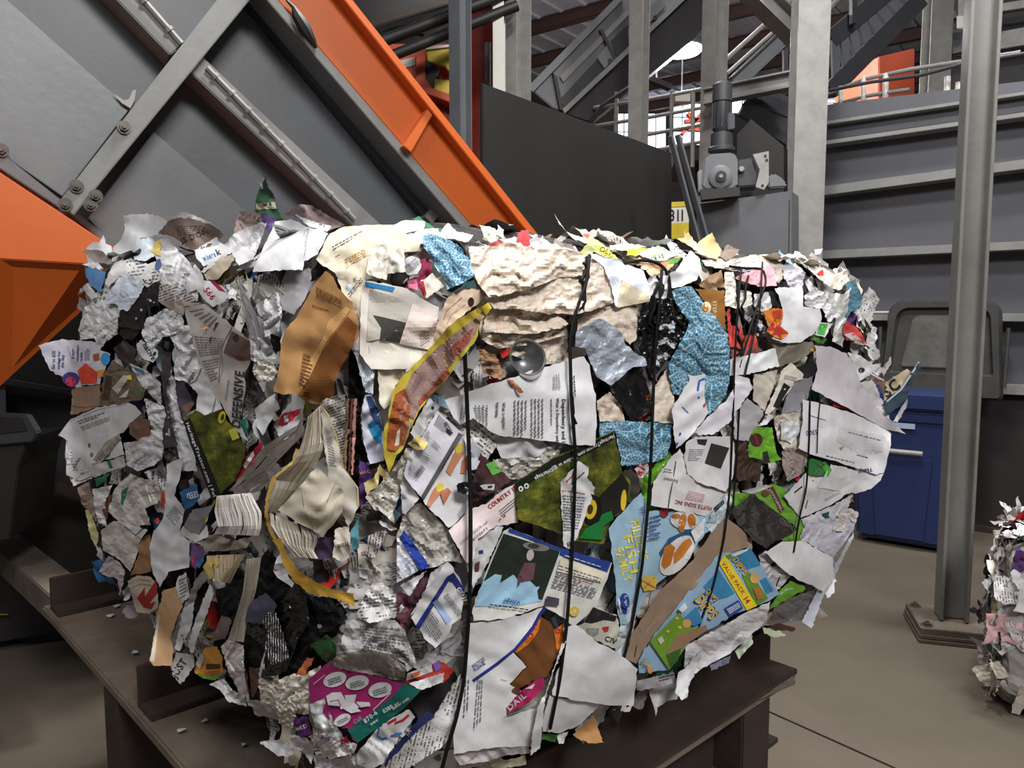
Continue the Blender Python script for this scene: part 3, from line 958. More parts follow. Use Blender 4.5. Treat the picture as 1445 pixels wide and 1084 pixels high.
# depth of the smooth bale surface over the picture, extended past its outline for loose flaps
GS = 8
GX0, GY0, GX1, GY1 = 0, 200, 1336, 1128
gx = np.arange(GX0, GX1 + 1, GS)
gy = np.arange(GY0, GY1 + 1, GS)
DM = np.full((len(gy), len(gx)), np.nan)
for j, yy in enumerate(gy):
    for i, xx in enumerate(gx):
        d = ray(float(xx), float(yy))
        L = d.length
        hit = bvh.ray_cast(CAM, d / L)
        if hit[0] is not None:
            DM[j, i] = hit[3] / L
HIT = ~np.isnan(DM)
for _ in range(60):
    nanm = np.isnan(DM)
    if not nanm.any():
        break
    acc = np.zeros_like(DM)
    cnt = np.zeros_like(DM)
    for dy, dx in ((0, 1), (0, -1), (1, 0), (-1, 0), (1, 1), (-1, -1), (1, -1), (-1, 1)):
        sh = np.full_like(DM, np.nan)
        ys, yd = (slice(0, -dy) if dy > 0 else slice(-dy, None), slice(dy, None) if dy > 0 else slice(0, dy if dy < 0 else None))
        xs, xd = (slice(0, -dx) if dx > 0 else slice(-dx, None), slice(dx, None) if dx > 0 else slice(0, dx if dx < 0 else None))
        sh[yd, xd] = DM[ys, xs]
        ok = ~np.isnan(sh)
        acc[ok] += sh[ok]
        cnt[ok] += 1
    fill = nanm & (cnt > 0)
    DM[fill] = acc[fill] / cnt[fill]
DM[np.isnan(DM)] = np.nanmean(DM)
for _ in range(2):
    P_ = np.pad(DM, 1, mode='edge')
    DM = (P_[1:-1, 1:-1] * 2 + P_[:-2, 1:-1] + P_[2:, 1:-1] + P_[1:-1, :-2] + P_[1:-1, 2:]) / 6
# gentle lumps over the whole bale
gxx, gyy = np.meshgrid(gx, gy)
DM -= 0.010 * (np.sin(gxx / 47.0 + 0.7 * np.sin(gyy / 61.0)) * np.sin(gyy / 53.0 + 0.9 * np.sin(gxx / 71.0 + 1.0)))


def depth_at(xy):
    fx = np.clip((xy[:, 0] - GX0) / GS, 0, len(gx) - 1.001)
    fy = np.clip((xy[:, 1] - GY0) / GS, 0, len(gy) - 1.001)
    ix, iy = fx.astype(int), fy.astype(int)
    tx, ty = fx - ix, fy - iy
    return (DM[iy, ix] * (1 - tx) * (1 - ty) + DM[iy, ix + 1] * tx * (1 - ty) + DM[iy + 1, ix] * (1 - tx) * ty + DM[iy + 1, ix + 1] * tx * ty)


CTH, STH = math.cos(TH), math.sin(TH)


def P3(xy, lift):
    """traced points (n,2) -> world points on the bale surface raised by lift (m)"""
    a = (xy[:, 0] - CX) / F
    b = (CY - xy[:, 1]) / F
    t = depth_at(xy) - lift
    return np.stack([CAM.x + a * t, CAM.y + (CTH + b * STH) * t, CAM.z + (-STH + b * CTH) * t], 1)


def tri(x):
    return 4.0 * np.abs(x - np.floor(x + 0.5)) - 1.0


class Fold:
    """creases: a few triangle waves in different directions, warped"""

    def __init__(self, amp, wl, ani=None, seed=0):
        r = np.random.default_rng(seed)
        self.k = []
        n = 5
        for i in range(n):
            th = r.uniform(0, math.pi) if ani is None else math.radians(ani) + r.normal(0, 0.22)
            w = wl * r.uniform(0.7, 1.9) / (1 + 0.35 * i)
            self.k.append((math.cos(th), math.sin(th), w, r.uniform(0, 1), amp * r.uniform(.5, 1) / (1 + 0.45 * i)))
        self.ph = r.uniform(0, 6, 4)
        self.wl = wl

    def __call__(self, xy):
        x, y = xy[:, 0], xy[:, 1]
        wx = x + self.wl * .35 * np.sin(y / self.wl * 1.9 + self.ph[0]) + self.wl * .15 * np.sin(y / self.wl * 4.3 + self.ph[2])
        wy = y + self.wl * .35 * np.sin(x / self.wl * 1.7 + self.ph[1]) + self.wl * .15 * np.sin(x / self.wl * 4.7 + self.ph[3])
        h = np.zeros(len(xy))
        for c, s, w, p, a in self.k:
            h += a * tri((wx * c + wy * s) / w + p)
        return h


def inside(poly, pts):
    x, y = pts[:, 0], pts[:, 1]
    c = np.zeros(len(pts), bool)
    n = len(poly)
    j = n - 1
    for i in range(n):
        xi, yi = poly[i]
        xj, yj = poly[j]
        cond = ((yi > y) != (yj > y)) & (x < (xj - xi) * (y - yi) / (yj - yi + 1e-12) + xi)
        c ^= cond
        j = i
    return c


def edge_dist(poly, pts):
    d = np.full(len(pts), 1e9)
    n = len(poly)
    for i in range(n):
        a = poly[i]
        b = poly[(i + 1) % n]
        ab = b - a
        L = max(1e-9, (ab ** 2).sum())
        t = np.clip(((pts - a) @ ab) / L, 0, 1)
        q = a + t[:, None] * ab
        d = np.minimum(d, np.sqrt(((pts - q) ** 2).sum(1)))
    return d


def fill_poly(poly, g, jag=0.0, r=None):
    """triangulated outline with inner points"""
    bnd = []
    n = len(poly)
    for i in range(n):
        a, b = poly[i], poly[(i + 1) % n]
        L = math.hypot(*(b - a))
        m = max(1, int(round(L / g)))
        for k in range(m):
            q = a + (b - a) * k / m
            if jag and k:
                nn = np.array([-(b - a)[1], (b - a)[0]]) / max(L, 1e-6)
                q = q + nn * r.normal(0, jag)
            bnd.append(q)
    bnd = np.array(bnd)
    x0, y0 = bnd.min(0)
    x1, y1 = bnd.max(0)
    xs = np.arange(x0 + g * .5, x1, g)
    ys = np.arange(y0 + g * .5, y1, g * .87)
    pts = []
    for k, y in enumerate(ys):
        pts.append(np.stack([xs + (g * .5 if k % 2 else 0), np.full(len(xs), y)], 1))
    inn = np.concatenate(pts) if pts else np.zeros((0, 2))
    if len(inn):
        inn = inn[inside(bnd, inn)]
    if len(inn):
        inn = inn[edge_dist(bnd, inn) > g * .45]
    allp = np.concatenate([bnd, inn]) if len(inn) else bnd
    nb = len(bnd)
    res = delaunay_2d_cdt([Vector(p) for p in allp], [], [list(range(nb))], 1, 1e-5)
    return np.array([tuple(v) for v in res[0]]), [tuple(f) for f in res[2]]


ZM = {'A': (80, 240, 300), 'B': (330, 240, 350), 'C': (620, 300, 350), 'D': (930, 300, 360), 'E': (50, 440, 300), 'F': (240, 380, 320),
      'G': (500, 480, 320), 'H': (780, 440, 320), 'I': (1000, 460, 300), 'J': (80, 620, 300), 'K': (330, 560, 300), 'L': (560, 660, 340),
      'M': (840, 620, 320), 'N': (180, 760, 320), 'O': (380, 844, 320), 'Q': (640, 844, 320), 'T': (860, 720, 400), 'X': (0, 0, 1445),
      'V': (850, 680, 160), 'W': (900, 760, 266.6)}
for k in ZM:
    x0, y0, wd = ZM[k]
    ZM[k] = (x0, y0, wd / 1445.0)


def zpx(z, pts):
    x0, y0, s = ZM[z]
    return np.array([(x0 + p[0] * s, y0 + p[1] * s) for p in pts], float)


# ---- glyphs of the built-in font, once
CHARS = "ABCDEFGHIJKLMNOPQRSTUVWXYZabcdefghijklmnopqrstuvwxyz0123456789@|.,-'$&?:"
GLYPH = {}


def make_glyphs():
    objs = []
    for bold in (0, 1):
        for ch_ in CHARS:
            cu = bpy.data.curves.new('glyph', 'FONT')
            cu.body = ch_
            cu.resolution_u = 2
            cu.offset = 0.022 if bold else 0.004
            o = bpy.data.objects.new('glyph', cu)
            COL.objects.link(o)
            objs.append((bold, ch_, o, cu))
    dg = bpy.context.evaluated_depsgraph_get()
    for bold, ch_, o, cu in objs:
        me = o.evaluated_get(dg).to_mesh()
        vs = np.array([(v.co.x, v.co.y) for v in me.vertices]) if len(me.vertices) else np.zeros((0, 2))
        fs = [tuple(p.vertices) for p in me.polygons]
        wd = (vs[:, 0].max() if len(vs) else 0.2) + 0.07
        GLYPH[(bold, ch_)] = (vs, fs, wd)
        o.evaluated_get(dg).to_mesh_clear()
    for _, _, o, cu in objs:
        bpy.data.objects.remove(o)
        bpy.data.curves.remove(cu)


make_glyphs()


def text_geo(s, bold=0, shear=0.0):
    vs, fs, x = [], [], 0.0
    for ch_ in s:
        if ch_ == ' ':
            x += 0.32
            continue
        gv, gf, wd = GLYPH[(bold, ch_)]
        n = sum(len(v) for v in vs)
        q = gv + np.array([x, 0])
        q[:, 0] += shear * q[:, 1]
        vs.append(q)
        fs += [tuple(i + n for i in f) for f in gf]
        x += wd
    return (np.concatenate(vs) if vs else np.zeros((0, 2))), fs, x


def prism_sign():
    sgn, pl = SIGN
    v, f, wd = text_geo('311', 1)
    o = pl.at(945.0, 311.5, .003)
    sx = (pl.at(965, 311.5, .003) - o) / wd
    up = (pl.at(945.0, 295.5, .003) - o) / 0.72
    me = bpy.data.meshes.new('number')
    me.from_pydata([tuple(o + sx * a[0] + up * a[1]) for a in v], [], f)
    link('number', me, 'black_rubber', sgn)


prism_sign()


def node_mat(name, build, rough=0.75, spec=0.3):
    m = bpy.data.materials.new(name)
    m.use_nodes = True
    nt = m.node_tree
    b = nt.nodes['Principled BSDF']
    b.inputs['Roughness'].default_value = rough
    b.inputs['Specular IOR Level'].default_value = spec
    build(nt, b)
    MATS[name] = m


def nd(nt, t, **kw):
    n = nt.nodes.new('ShaderNode' + t)
    for k, v in kw.items():
        if k in n.inputs:
            n.inputs[k].default_value = v
        else:
            setattr(n, k, v)
    return n


def mixc(nt, b, fac, c0, c1):
    mx = nt.nodes.new('ShaderNodeMix')
    mx.data_type = 'RGBA'
    mx.inputs[6].default_value = rgb(c0)
    mx.inputs[7].default_value = rgb(c1)
    nt.links.new(fac, mx.inputs[0])
    nt.links.new(mx.outputs[2], b.inputs['Base Color'])
    return mx


def math_(nt, op, a, b=None):
    n = nt.nodes.new('ShaderNodeMath')
    n.operation = op
    for i, q in enumerate((a, b)):
        if q is None:
            continue
        if isinstance(q, (int, float)):
            n.inputs[i].default_value = q
        else:
            nt.links.new(q, n.inputs[i])
    return n.outputs[0]


def b_floral(nt, b):
    tc = nd(nt, 'TexCoord')
    nz = nd(nt, 'TexNoise', Scale=14.0, Detail=1.0)
    nt.links.new(tc.outputs['UV'], nz.inputs['Vector'])
    mx = nt.nodes.new('ShaderNodeVectorMath')
    mx.operation = 'MULTIPLY_ADD'
    nt.links.new(nz.outputs[1], mx.inputs[0])
    mx.inputs[1].default_value = (.05, .05, 0)
    nt.links.new(tc.outputs['UV'], mx.inputs[2])
    vo = nd(nt, 'TexVoronoi', Scale=3.0)
    vo.voronoi_dimensions = '2D'
    nt.links.new(mx.outputs[0], vo.inputs['Vector'])
    sub = nt.nodes.new('ShaderNodeVectorMath')
    sub.operation = 'SUBTRACT'
    nt.links.new(mx.outputs[0], sub.inputs[0])
    nt.links.new(vo.outputs['Position'], sub.inputs[1])
    sp = nd(nt, 'SeparateXYZ')
    nt.links.new(sub.outputs[0], sp.inputs[0])
    at = math_(nt, 'ARCTAN2', sp.outputs[1], sp.outputs[0])
    pet = math_(nt, 'ABSOLUTE', math_(nt, 'SINE', math_(nt, 'MULTIPLY', at, 6.0)))
    rad = math_(nt, 'MULTIPLY', vo.outputs['Distance'], 3.4)
    ring = math_(nt, 'ABSOLUTE', math_(nt, 'SINE', math_(nt, 'ADD', math_(nt, 'MULTIPLY', rad, 7.5), math_(nt, 'MULTIPLY', pet, 1.1))))
    f1 = math_(nt, 'LESS_THAN', pet, 0.30)
    f2 = math_(nt, 'LESS_THAN', ring, 0.24)
    fac = math_(nt, 'MAXIMUM', f1, f2)
    mixc(nt, b, fac, (64, 122, 152), (172, 192, 198))


def b_grass(nt, b):
    tc = nd(nt, 'TexCoord')
    n1 = nd(nt, 'TexNoise', Scale=3.2, Detail=8.0, Roughness=0.75)
    nt.links.new(tc.outputs['UV'], n1.inputs['Vector'])
    rp = nd(nt, 'ValToRGB')
    cr = rp.color_ramp
    cr.elements[0].position, cr.elements[0].color = 0.38, rgb((30, 36, 14))
    cr.elements[1].position, cr.elements[1].color = 0.74, rgb((160, 154, 56))
    e = cr.elements.new(0.53)
    e.color = rgb((80, 88, 28))
    nt.links.new(n1.outputs[0], rp.inputs[0])
    nt.links.new(rp.outputs[0], b.inputs['Base Color'])


def lines_mat(name, paper, ink, ls, ws, thr, ang):
    def bld(nt, b):
        tc = nd(nt, 'TexCoord')
        mp = nd(nt, 'Mapping')
        mp.inputs['Rotation'].default_value = (0, 0, math.radians(ang))
        nt.links.new(tc.outputs['UV'], mp.inputs[0])
        sp = nd(nt, 'SeparateXYZ')
        nt.links.new(mp.outputs[0], sp.inputs[0])
        row = math_(nt, 'MULTIPLY', sp.outputs[1], ls)
        fr = math_(nt, 'FRACT', row)
        cb_ = nd(nt, 'CombineXYZ')
        nt.links.new(math_(nt, 'MULTIPLY', sp.outputs[0], ws), cb_.inputs[0])
        nt.links.new(math_(nt, 'MULTIPLY', math_(nt, 'FLOOR', row), 7.31), cb_.inputs[1])
        nz = nd(nt, 'TexNoise', Scale=1.0, Detail=1.0)
        nt.links.new(cb_.outputs[0], nz.inputs['Vector'])
        n2 = nd(nt, 'TexNoise', Scale=3.0, Detail=2.0)
        nt.links.new(tc.outputs['UV'], n2.inputs['Vector'])
        fac = math_(nt, 'MULTIPLY', math_(nt, 'LESS_THAN', fr, 0.42), math_(nt, 'GREATER_THAN', nz.outputs[0], thr))
        fac = math_(nt, 'MULTIPLY', fac, math_(nt, 'GREATER_THAN', n2.outputs[0], 0.46))
        mixc(nt, b, fac, paper, ink)
    node_mat(name, bld)


def b_ledger(nt, b):
    tc = nd(nt, 'TexCoord')
    mp = nd(nt, 'Mapping')
    mp.inputs['Rotation'].default_value = (0, 0, .12)
    nt.links.new(tc.outputs['UV'], mp.inputs[0])
    sp = nd(nt, 'SeparateXYZ')
    nt.links.new(mp.outputs[0], sp.inputs[0])
    fy = math_(nt, 'LESS_THAN', math_(nt, 'FRACT', math_(nt, 'MULTIPLY', sp.outputs[1], 9.0)), 0.10)
    fx = math_(nt, 'LESS_THAN', math_(nt, 'FRACT', math_(nt, 'MULTIPLY', sp.outputs[0], 4.5)), 0.06)
    nz = nd(nt, 'TexNoise', Scale=6.0, Detail=3.0)
    nt.links.new(tc.outputs['UV'], nz.inputs['Vector'])
    fac = math_(nt, 'MULTIPLY', math_(nt, 'MAXIMUM', fx, fy), math_(nt, 'MULTIPLY', math_(nt, 'GREATER_THAN', nz.outputs[0], 0.47), 0.55))
    mixc(nt, b, fac, (212, 200, 184), (196, 142, 132))


def b_zebra(nt, b):
    tc = nd(nt, 'TexCoord')
    wv = nd(nt, 'TexWave', Scale=9.0, Distortion=3.0)
    nt.links.new(tc.outputs['UV'], wv.inputs['Vector'])
    fac = math_(nt, 'GREATER_THAN', wv.outputs[1], 0.6)
    mixc(nt, b, fac, (18, 18, 20), (190, 190, 192))


def b_foil(nt, b):
    tc = nd(nt, 'TexCoord')
    n1 = nd(nt, 'TexNoise', Scale=9.0, Detail=3.0)
    nt.links.new(tc.outputs['UV'], n1.inputs['Vector'])
    fac = math_(nt, 'GREATER_THAN', n1.outputs[0], 0.56)
    mixc(nt, b, fac, (22, 22, 24), (205, 208, 215))


node_mat('floral', b_floral, 0.7)
node_mat('grass', b_grass, 0.45, 0.4)
node_mat('ledger', b_ledger)
node_mat('zebra', b_zebra, 0.35)
node_mat('foil', b_foil, 0.22, 0.6)
lines_mat('news', (178, 172, 166), (70, 66, 64), 26, 34, 0.46, 20)
lines_mat('news_up', (176, 171, 166), (66, 62, 60), 24, 30, 0.46, 80)
lines_mat('page_text', (214, 212, 211), (95, 95, 100), 20, 26, 0.49, 8)
lines_mat('page_text_up', (208, 206, 206), (90, 90, 95), 20, 26, 0.48, 75)
lines_mat('page_diag', (212, 209, 206), (88, 88, 92), 18, 24, 0.48, -40)

for k_, st_, sc_0 in (('floral', .35, 4), ('ledger', .6, 3.8), ('zebra', .8, 8), ('foil', 1.0, 6), ('news', .3, 4.5), ('news_up', .3, 4.5), ('page_text', .18, 4.5), ('page_text_up', .18, 4.5), ('page_diag', .18, 4.5)):
    add_creases(MATS[k_], st_, sc_0)

COVER = []
SEED = [100]


def sheet(z, name, mat, layer, pts, c=0.004, w=42.0, ani=None, curl=0.006, jag=0.6, label=None, pr=(), dent=(), smooth=True, g=None, cover=True, kind=None):
    """one piece of paper: outline traced in the zoom frame z, points may carry their own lift in mm as a third value"""
    SEED[0] += 1
    seed = SEED[0]
    r = np.random.default_rng(seed)
    sc_ = ZM[z][2]
    poly = zpx(z, pts)
    lifts = np.array([(p[2] if len(p) > 2 else 0.0) for p in pts]) * 0.001
    area_ = 0.5 * abs(np.dot(poly[:, 0], np.roll(poly[:, 1], 1)) - np.dot(poly[:, 1], np.roll(poly[:, 0], 1)))
    gg = g or max(3.2, min(7.0, math.sqrt(area_) / 13))
    if c >= .006:
        smooth = False
        if isinstance(mat, tuple) and len(mat) == 3:
            mat = mat + ('c',)
        gg = min(gg, 4.6)
    fold = Fold(c if c < .006 else c * .7, w, ani, seed)
    base = 0.010 + 0.0042 * layer
    dz = [(ZM[z][0] + d[0] * sc_, ZM[z][1] + d[1] * sc_, d[2] * sc_, d[3] * 0.001) for d in dent]
    cph = r.uniform(0, 6.28)
    hasl = np.abs(lifts).max() > 0

    def lift(xy):
        h = np.full(len(xy), base) + fold(xy)
        if hasl:
            d2 = ((xy[:, None, :] - poly[None, :, :]) ** 2).sum(2) + 4.0
            wt = 1.0 / d2 ** 1.25
            h += (wt * lifts[None, :]).sum(1) / wt.sum(1)
        if curl:
            e = edge_dist(poly, xy)
            ang = np.arctan2(xy[:, 1] - poly[:, 1].mean(), xy[:, 0] - poly[:, 0].mean())
            h += curl * np.exp(-e / 14.0) * (0.35 + 0.65 * np.sin(2 * ang + cph))
        for dx, dy, dr, da in dz:
            h += da * np.exp(-((xy[:, 0] - dx) ** 2 + (xy[:, 1] - dy) ** 2) / (dr * dr))
        return h

    v2, fs = fill_poly(poly, gg, jag, r)
    v3 = P3(v2, lift(v2))
    me = bpy.data.meshes.new(name)
    me.from_pydata([tuple(p) for p in v3], [], fs)
    me.polygons.foreach_set('use_smooth', [smooth] * len(me.polygons))
    uv = me.uv_layers.new(name='uv')
    li = np.zeros(len(me.loops), int)
    me.loops.foreach_get('vertex_index', li)
    uv.data.foreach_set('uv', (v2[li] / 100.0).ravel())
    o = link(name, me, mat, bale)
    if label:
        o['label'] = label
    if kind:
        o['kind'] = kind
    if cover:
        COVER.append(poly)
    if pr:
        prints(o, z, lift, pr)
    return o


def prints(parent, z, lift, pr, name='print'):
    """flat printing that follows the sheet: p polygon, e ellipse, t text, l block of small text lines, k stroke, b bars"""
    x0, y0, sc_ = ZM[z]
    V_, F_, MI, mats = [], [], [], []
    cnt = 0
    for idx, it in enumerate(pr):
        kind, mat = it[0], it[1]
        if mat not in mats:
            mats.append(mat)
        mi = mats.index(mat)
        v2, fs = None, None
        if kind == 'p':
            v2, fs = fill_poly(zpx(z, it[2]), 5.0)
        elif kind == 'e':
            cx_, cy_, rx, ry = it[2:6]
            a = math.radians(it[6]) if len(it) > 6 else 0
            pts = [(cx_ + rx * math.cos(t) * math.cos(a) - ry * math.sin(t) * math.sin(a), cy_ + rx * math.cos(t) * math.sin(a) + ry * math.sin(t) * math.cos(a)) for t in np.linspace(0, 2 * math.pi, 20)[:-1]]
            v2, fs = fill_poly(zpx(z, pts), 5.0)
        elif kind == 't':
            s, tx, ty, size, ang = it[2:7]
            ex = it[7] if len(it) > 7 else {}
            gv, fs, wd = text_geo(s, ex.get('b', 0), ex.get('sh', 0))
            a = math.radians(ang)
            k = size / 0.72
            kx = k * ex.get('sx', 1.0)
            if 'len' in ex:
                kx = ex['len'] / wd
            q = np.stack([tx + gv[:, 0] * kx * math.cos(a) - gv[:, 1] * k * math.sin(a), ty - gv[:, 0] * kx * math.sin(a) - gv[:, 1] * k * math.cos(a)], 1)
            v2 = q * sc_ + np.array([x0, y0])
        elif kind == 'l':
            A_, B_, C_, D_ = [np.array(p, float) for p in it[2]]
            n = it[3]
            hgt = it[4] if len(it) > 4 else 0.42
            r = np.random.default_rng(idx + cnt + 17)
            vs, fs = [], []
            for i in range(n):
                t0, t1 = (i + 0.5 - hgt / 2) / n, (i + 0.5 + hgt / 2) / n
                u = 0.0
                end = r.uniform(.6, 1.0) if r.random() < .3 else 1.0
                while u < end:
                    wl = r.uniform(.05, .16)
                    u2 = min(end, u + wl)
                    q = []
                    for uu, tt in ((u, t0), (u2, t0), (u2, t1), (u, t1)):
                        q.append((A_ * (1 - uu) + B_ * uu) * (1 - tt) + (D_ * (1 - uu) + C_ * uu) * tt)
                    nn = len(vs)
                    vs += q
                    fs.append((nn, nn + 1, nn + 2, nn + 3))
                    u = u2 + 0.03
            v2 = np.array(vs) * sc_ + np.array([x0, y0])
        elif kind == 'k':
            pts = [np.array(p, float) for p in it[2]]
            wd = it[3] / 2
            L_, R_ = [], []
            for i, p in enumerate(pts):
                dd = pts[min(i + 1, len(pts) - 1)] - pts[max(i - 1, 0)]
                nn = np.array([-dd[1], dd[0]]) / max(1e-6, math.hypot(*dd))
                L_.append(p + nn * wd)
                R_.append(p - nn * wd)
            v2 = np.array(L_ + R_) * sc_ + np.array([x0, y0])
            m = len(pts)
            fs = [(i, i + 1, m + i + 1, m + i) for i in range(m - 1)]
        if v2 is None or len(v2) == 0:
            continue
        v3 = P3(v2, lift(v2) + 0.0012 + 0.00035 * idx)
        n = len(V_)
        V_ += [tuple(p) for p in v3]
        F_ += [tuple(i + n for i in f) for f in fs]
        MI += [mi] * len(fs)
        cnt += 1
    me = bpy.data.meshes.new(name)
    me.from_pydata(V_, [], F_)
    o = link(name, me, None, parent)
    for m_ in mats:
        me.materials.append(M(m_))
    me.polygons.foreach_set('material_index', MI)
    o['kind'] = 'stuff'
    return o


def pages(z, name, mat, layer, A_, B_, n, drop=22.0, wpx=3.0, label=None, wave=1.0, mats=None):
    """block of page edges fanned between outline A_ and outline B_ (same number of points)"""
    SEED[0] += 1
    r = np.random.default_rng(SEED[0])
    a, b = zpx(z, A_), zpx(z, B_)
    base = 0.010 + 0.0042 * layer
    V_, F_ = [], []
    # resample both polylines
    m = 14

    def res(p):
        s = np.concatenate([[0], np.cumsum(np.sqrt((np.diff(p, axis=0) ** 2).sum(1)))])
        t = np.linspace(0, s[-1], m)
        return np.stack([np.interp(t, s, p[:, 0]), np.interp(t, s, p[:, 1])], 1)
    a, b = res(a), res(b)
    spc = np.sqrt(((b - a) ** 2).sum(1)).mean() / max(1, n)
    for i in range(n):
        t = (i + r.uniform(-.2, .2)) / max(1, n - 1)
        p = a * (1 - t) + b * t
        dirp = (b - a) / max(1e-6, np.sqrt(((b - a) ** 2).sum(1)).mean())
        ph = r.uniform(0, 6)
        wob = wave * np.sin(np.linspace(0, 5, m) + ph)
        top = p + dirp * wob[:, None]
        bot = top + dirp * max(wpx, 1.15 * spc)
        hi = base + r.uniform(-.002, .002) + 0.006 * math.sin(math.pi * min(1, max(0, t)))
        v1 = P3(top, np.full(m, hi))
        v2 = P3(bot, np.full(m, hi - drop * .00032))
        k = len(V_)
        V_ += [tuple(q) for q in v1] + [tuple(q) for q in v2]
        F_ += [(k + q, k + q + 1, k + m + q + 1, k + m + q) for q in range(m - 1)]
    me = bpy.data.meshes.new(name)
    me.from_pydata(V_, [], F_)
    o = link(name, me, mat, bale)
    o['kind'] = 'stuff'
    if label:
        o['label'] = label
    COVER.append(np.concatenate([a, b[::-1]]))
    return o


def strap(pts, r=0.0026, lift=34.0, name='baling_strap', z='X', label=None):
    p = zpx(z, pts)
    # smooth resample
    s = np.concatenate([[0], np.cumsum(np.sqrt((np.diff(p, axis=0) ** 2).sum(1)))])
    t = np.arange(0, s[-1] + 5, 9.0)
    q = np.stack([np.interp(t, s, p[:, 0]), np.interp(t, s, p[:, 1])], 1)
    if len(q) > 4:
        for _ in range(2):
            q[1:-1] = (q[:-2] + 2 * q[1:-1] + q[2:]) / 4
    lf = lift * 0.00064
    if 'knot' in name:
        q = q + np.random.default_rng(len(q)).normal(0, 2.2, q.shape)
    v = P3(q, np.full(len(q), lf))
    o = MB().tube([Vector(x) for x in v], r, 6).build(name, 'strap', bale, smooth=True)
    if label:
        o['label'] = label
    return o

# ------------------------------------------------------------------ pieces of paper in the bale, traced one by one
W, W2, W3 = (214, 214, 217), (204, 203, 206), (190, 188, 191)
WC, CR, BE = (224, 219, 208), (222, 212, 190), (196, 188, 176)
NG, GR, GD = (178, 171, 165), (160, 158, 162), (110, 106, 108)
KR, KG, KD = (180, 136, 88), (146, 124, 105), (112, 70, 36)
BK, BKF = (28, 27, 28), (18, 18, 20, 'f')
GF, WF, BF = (150, 158, 170, 'f'), (206, 208, 212, 'f'), (176, 172, 164, 'f')
INK, INKL, NAVY, RED, CRIM = (42, 42, 46), (110, 110, 116), (40, 52, 120), (178, 40, 40), (170, 30, 66)
YEL, GRN, TEAL, MAG, ORG = (208, 186, 64), (104, 160, 48), (22, 98, 92), (158, 40, 106), (214, 122, 44)
S = sheet

# ---- left top corner
S('A', 'paper_sheet', 'page_text_up', 0, [(300, 860), (350, 700), (390, 630), (520, 600), (620, 640), (720, 680), (760, 800), (640, 900), (560, 980), (420, 1084), (170, 1084), (180, 940), (240, 900)], c=.010, w=26)
S('A', 'torn_card', W, 3, [(455, 305, 10), (560, 300, 10), (650, 298), (720, 325), (750, 350), (690, 440), (560, 470), (500, 560), (440, 620), (375, 620), (370, 560), (400, 510), (440, 470), (465, 390)], c=.003, w=70, label='blank white torn card standing at the left top corner')
S('A', 'newspaper', (112, 98, 88), 5, [(690, 430), (770, 340), (830, 325), (940, 335), (1040, 365), (1100, 405, 10), (1135, 440, 10), (1090, 500), (1010, 530), (960, 570), (860, 500), (780, 450)], c=.005, w=40, pr=[('t', INK, 'JS DOI', 850, 500, 40, 20, {'b': 1}), ('l', (70, 60, 54), [(800, 380), (1000, 370), (1040, 430), (830, 450)], 5)], label='brown grey newspaper page folded over the top edge')
S('A', 'paper_fold', W, 5, [(800, 312), (810, 280), (890, 290), (1000, 335), (1085, 375), (1040, 372), (940, 338), (830, 330), (775, 350)], c=.002)
S('A', 'printed_card', W, 6, [(935, 545), (1080, 455), (1110, 490), (1180, 540), (1140, 580), (1000, 655), (950, 600)], c=.002, w=60, pr=[('t', (40, 110, 170), 'where', 1000, 622, 44, 22, {'b': 1, 'len': 95}), ('t', INK, 'k', 1090, 582, 44, 22, {'b': 1})])
S('A', 'crumpled_sheet', W2, 3, [(700, 440), (760, 470), (800, 520), (880, 600), (930, 680), (960, 760), (960, 890), (800, 880), (700, 780), (690, 640), (660, 560)], c=.010, w=24, ani=60)
S('A', 'crumpled_sheet', (204, 212, 222), 6, [(505, 530), (560, 470), (650, 455), (680, 500), (660, 590), (600, 620), (530, 610)], c=.005, w=22)
S('A', 'torn_scrap', (214, 190, 110), 7, [(655, 500), (690, 465), (715, 500), (700, 540), (715, 590), (690, 580), (640, 560)], c=.003, w=20)
S('A', 'cardboard_flap', (158, 148, 142), 4, [(170, 545), (260, 540), (310, 550), (370, 610), (375, 640), (260, 630), (215, 590)], c=.002)
S('A', 'folder_scrap', (86, 134, 184), 4, [(185, 640), (250, 660), (330, 690), (320, 760), (290, 830), (240, 790), (200, 730)], c=.003, w=30, label='blue folder scrap at the left edge')
S('A', 'crumpled_sheet', W, 5, [(170, 640), (250, 630), (280, 660), (240, 670), (200, 650)], c=.003, w=15)
S('A', 'paper_sheet', 'page_text', 4, [(400, 620), (520, 610), (620, 640), (680, 620), (720, 680), (700, 750), (610, 800), (580, 770), (540, 740), (430, 720), (350, 800), (330, 760)], c=.005, w=30, pr=[('k', INK, [(585, 740), (600, 765), (635, 775), (650, 755)], 8), ('e', INK, 632, 748, 6, 6), ('e', INK, 655, 735, 5, 5)])
S('A', 'paper_sheet', (200, 208, 222), 6, [(340, 860), (420, 730), (540, 720), (600, 780), (560, 860), (480, 960), (440, 950), (400, 910), (330, 910)], c=.006, w=24, label='pale blue crumpled paper')
S('A', 'navy_scrap', (70, 90, 130), 6, [(680, 610), (700, 600), (715, 650), (690, 690), (665, 660)], c=.002)
S('A', 'photo_sheet', BK, 5, [(430, 960), (560, 870), (700, 760), (715, 800), (700, 900), (610, 960), (590, 1084), (530, 1084), (410, 1060)], c=.005, w=32, pr=[('e', W2, 630, 885, 18, 8, 20), ('e', W2, 575, 950, 8, 10), ('e', W3, 540, 1010, 6, 9), ('e', W3, 660, 900, 6, 4)], label='black glossy photo sheet with white specks')
S('A', 'newspaper', 'news', 4, [(700, 780), (850, 770), (960, 890), (860, 905), (690, 890)], c=.004, w=30)
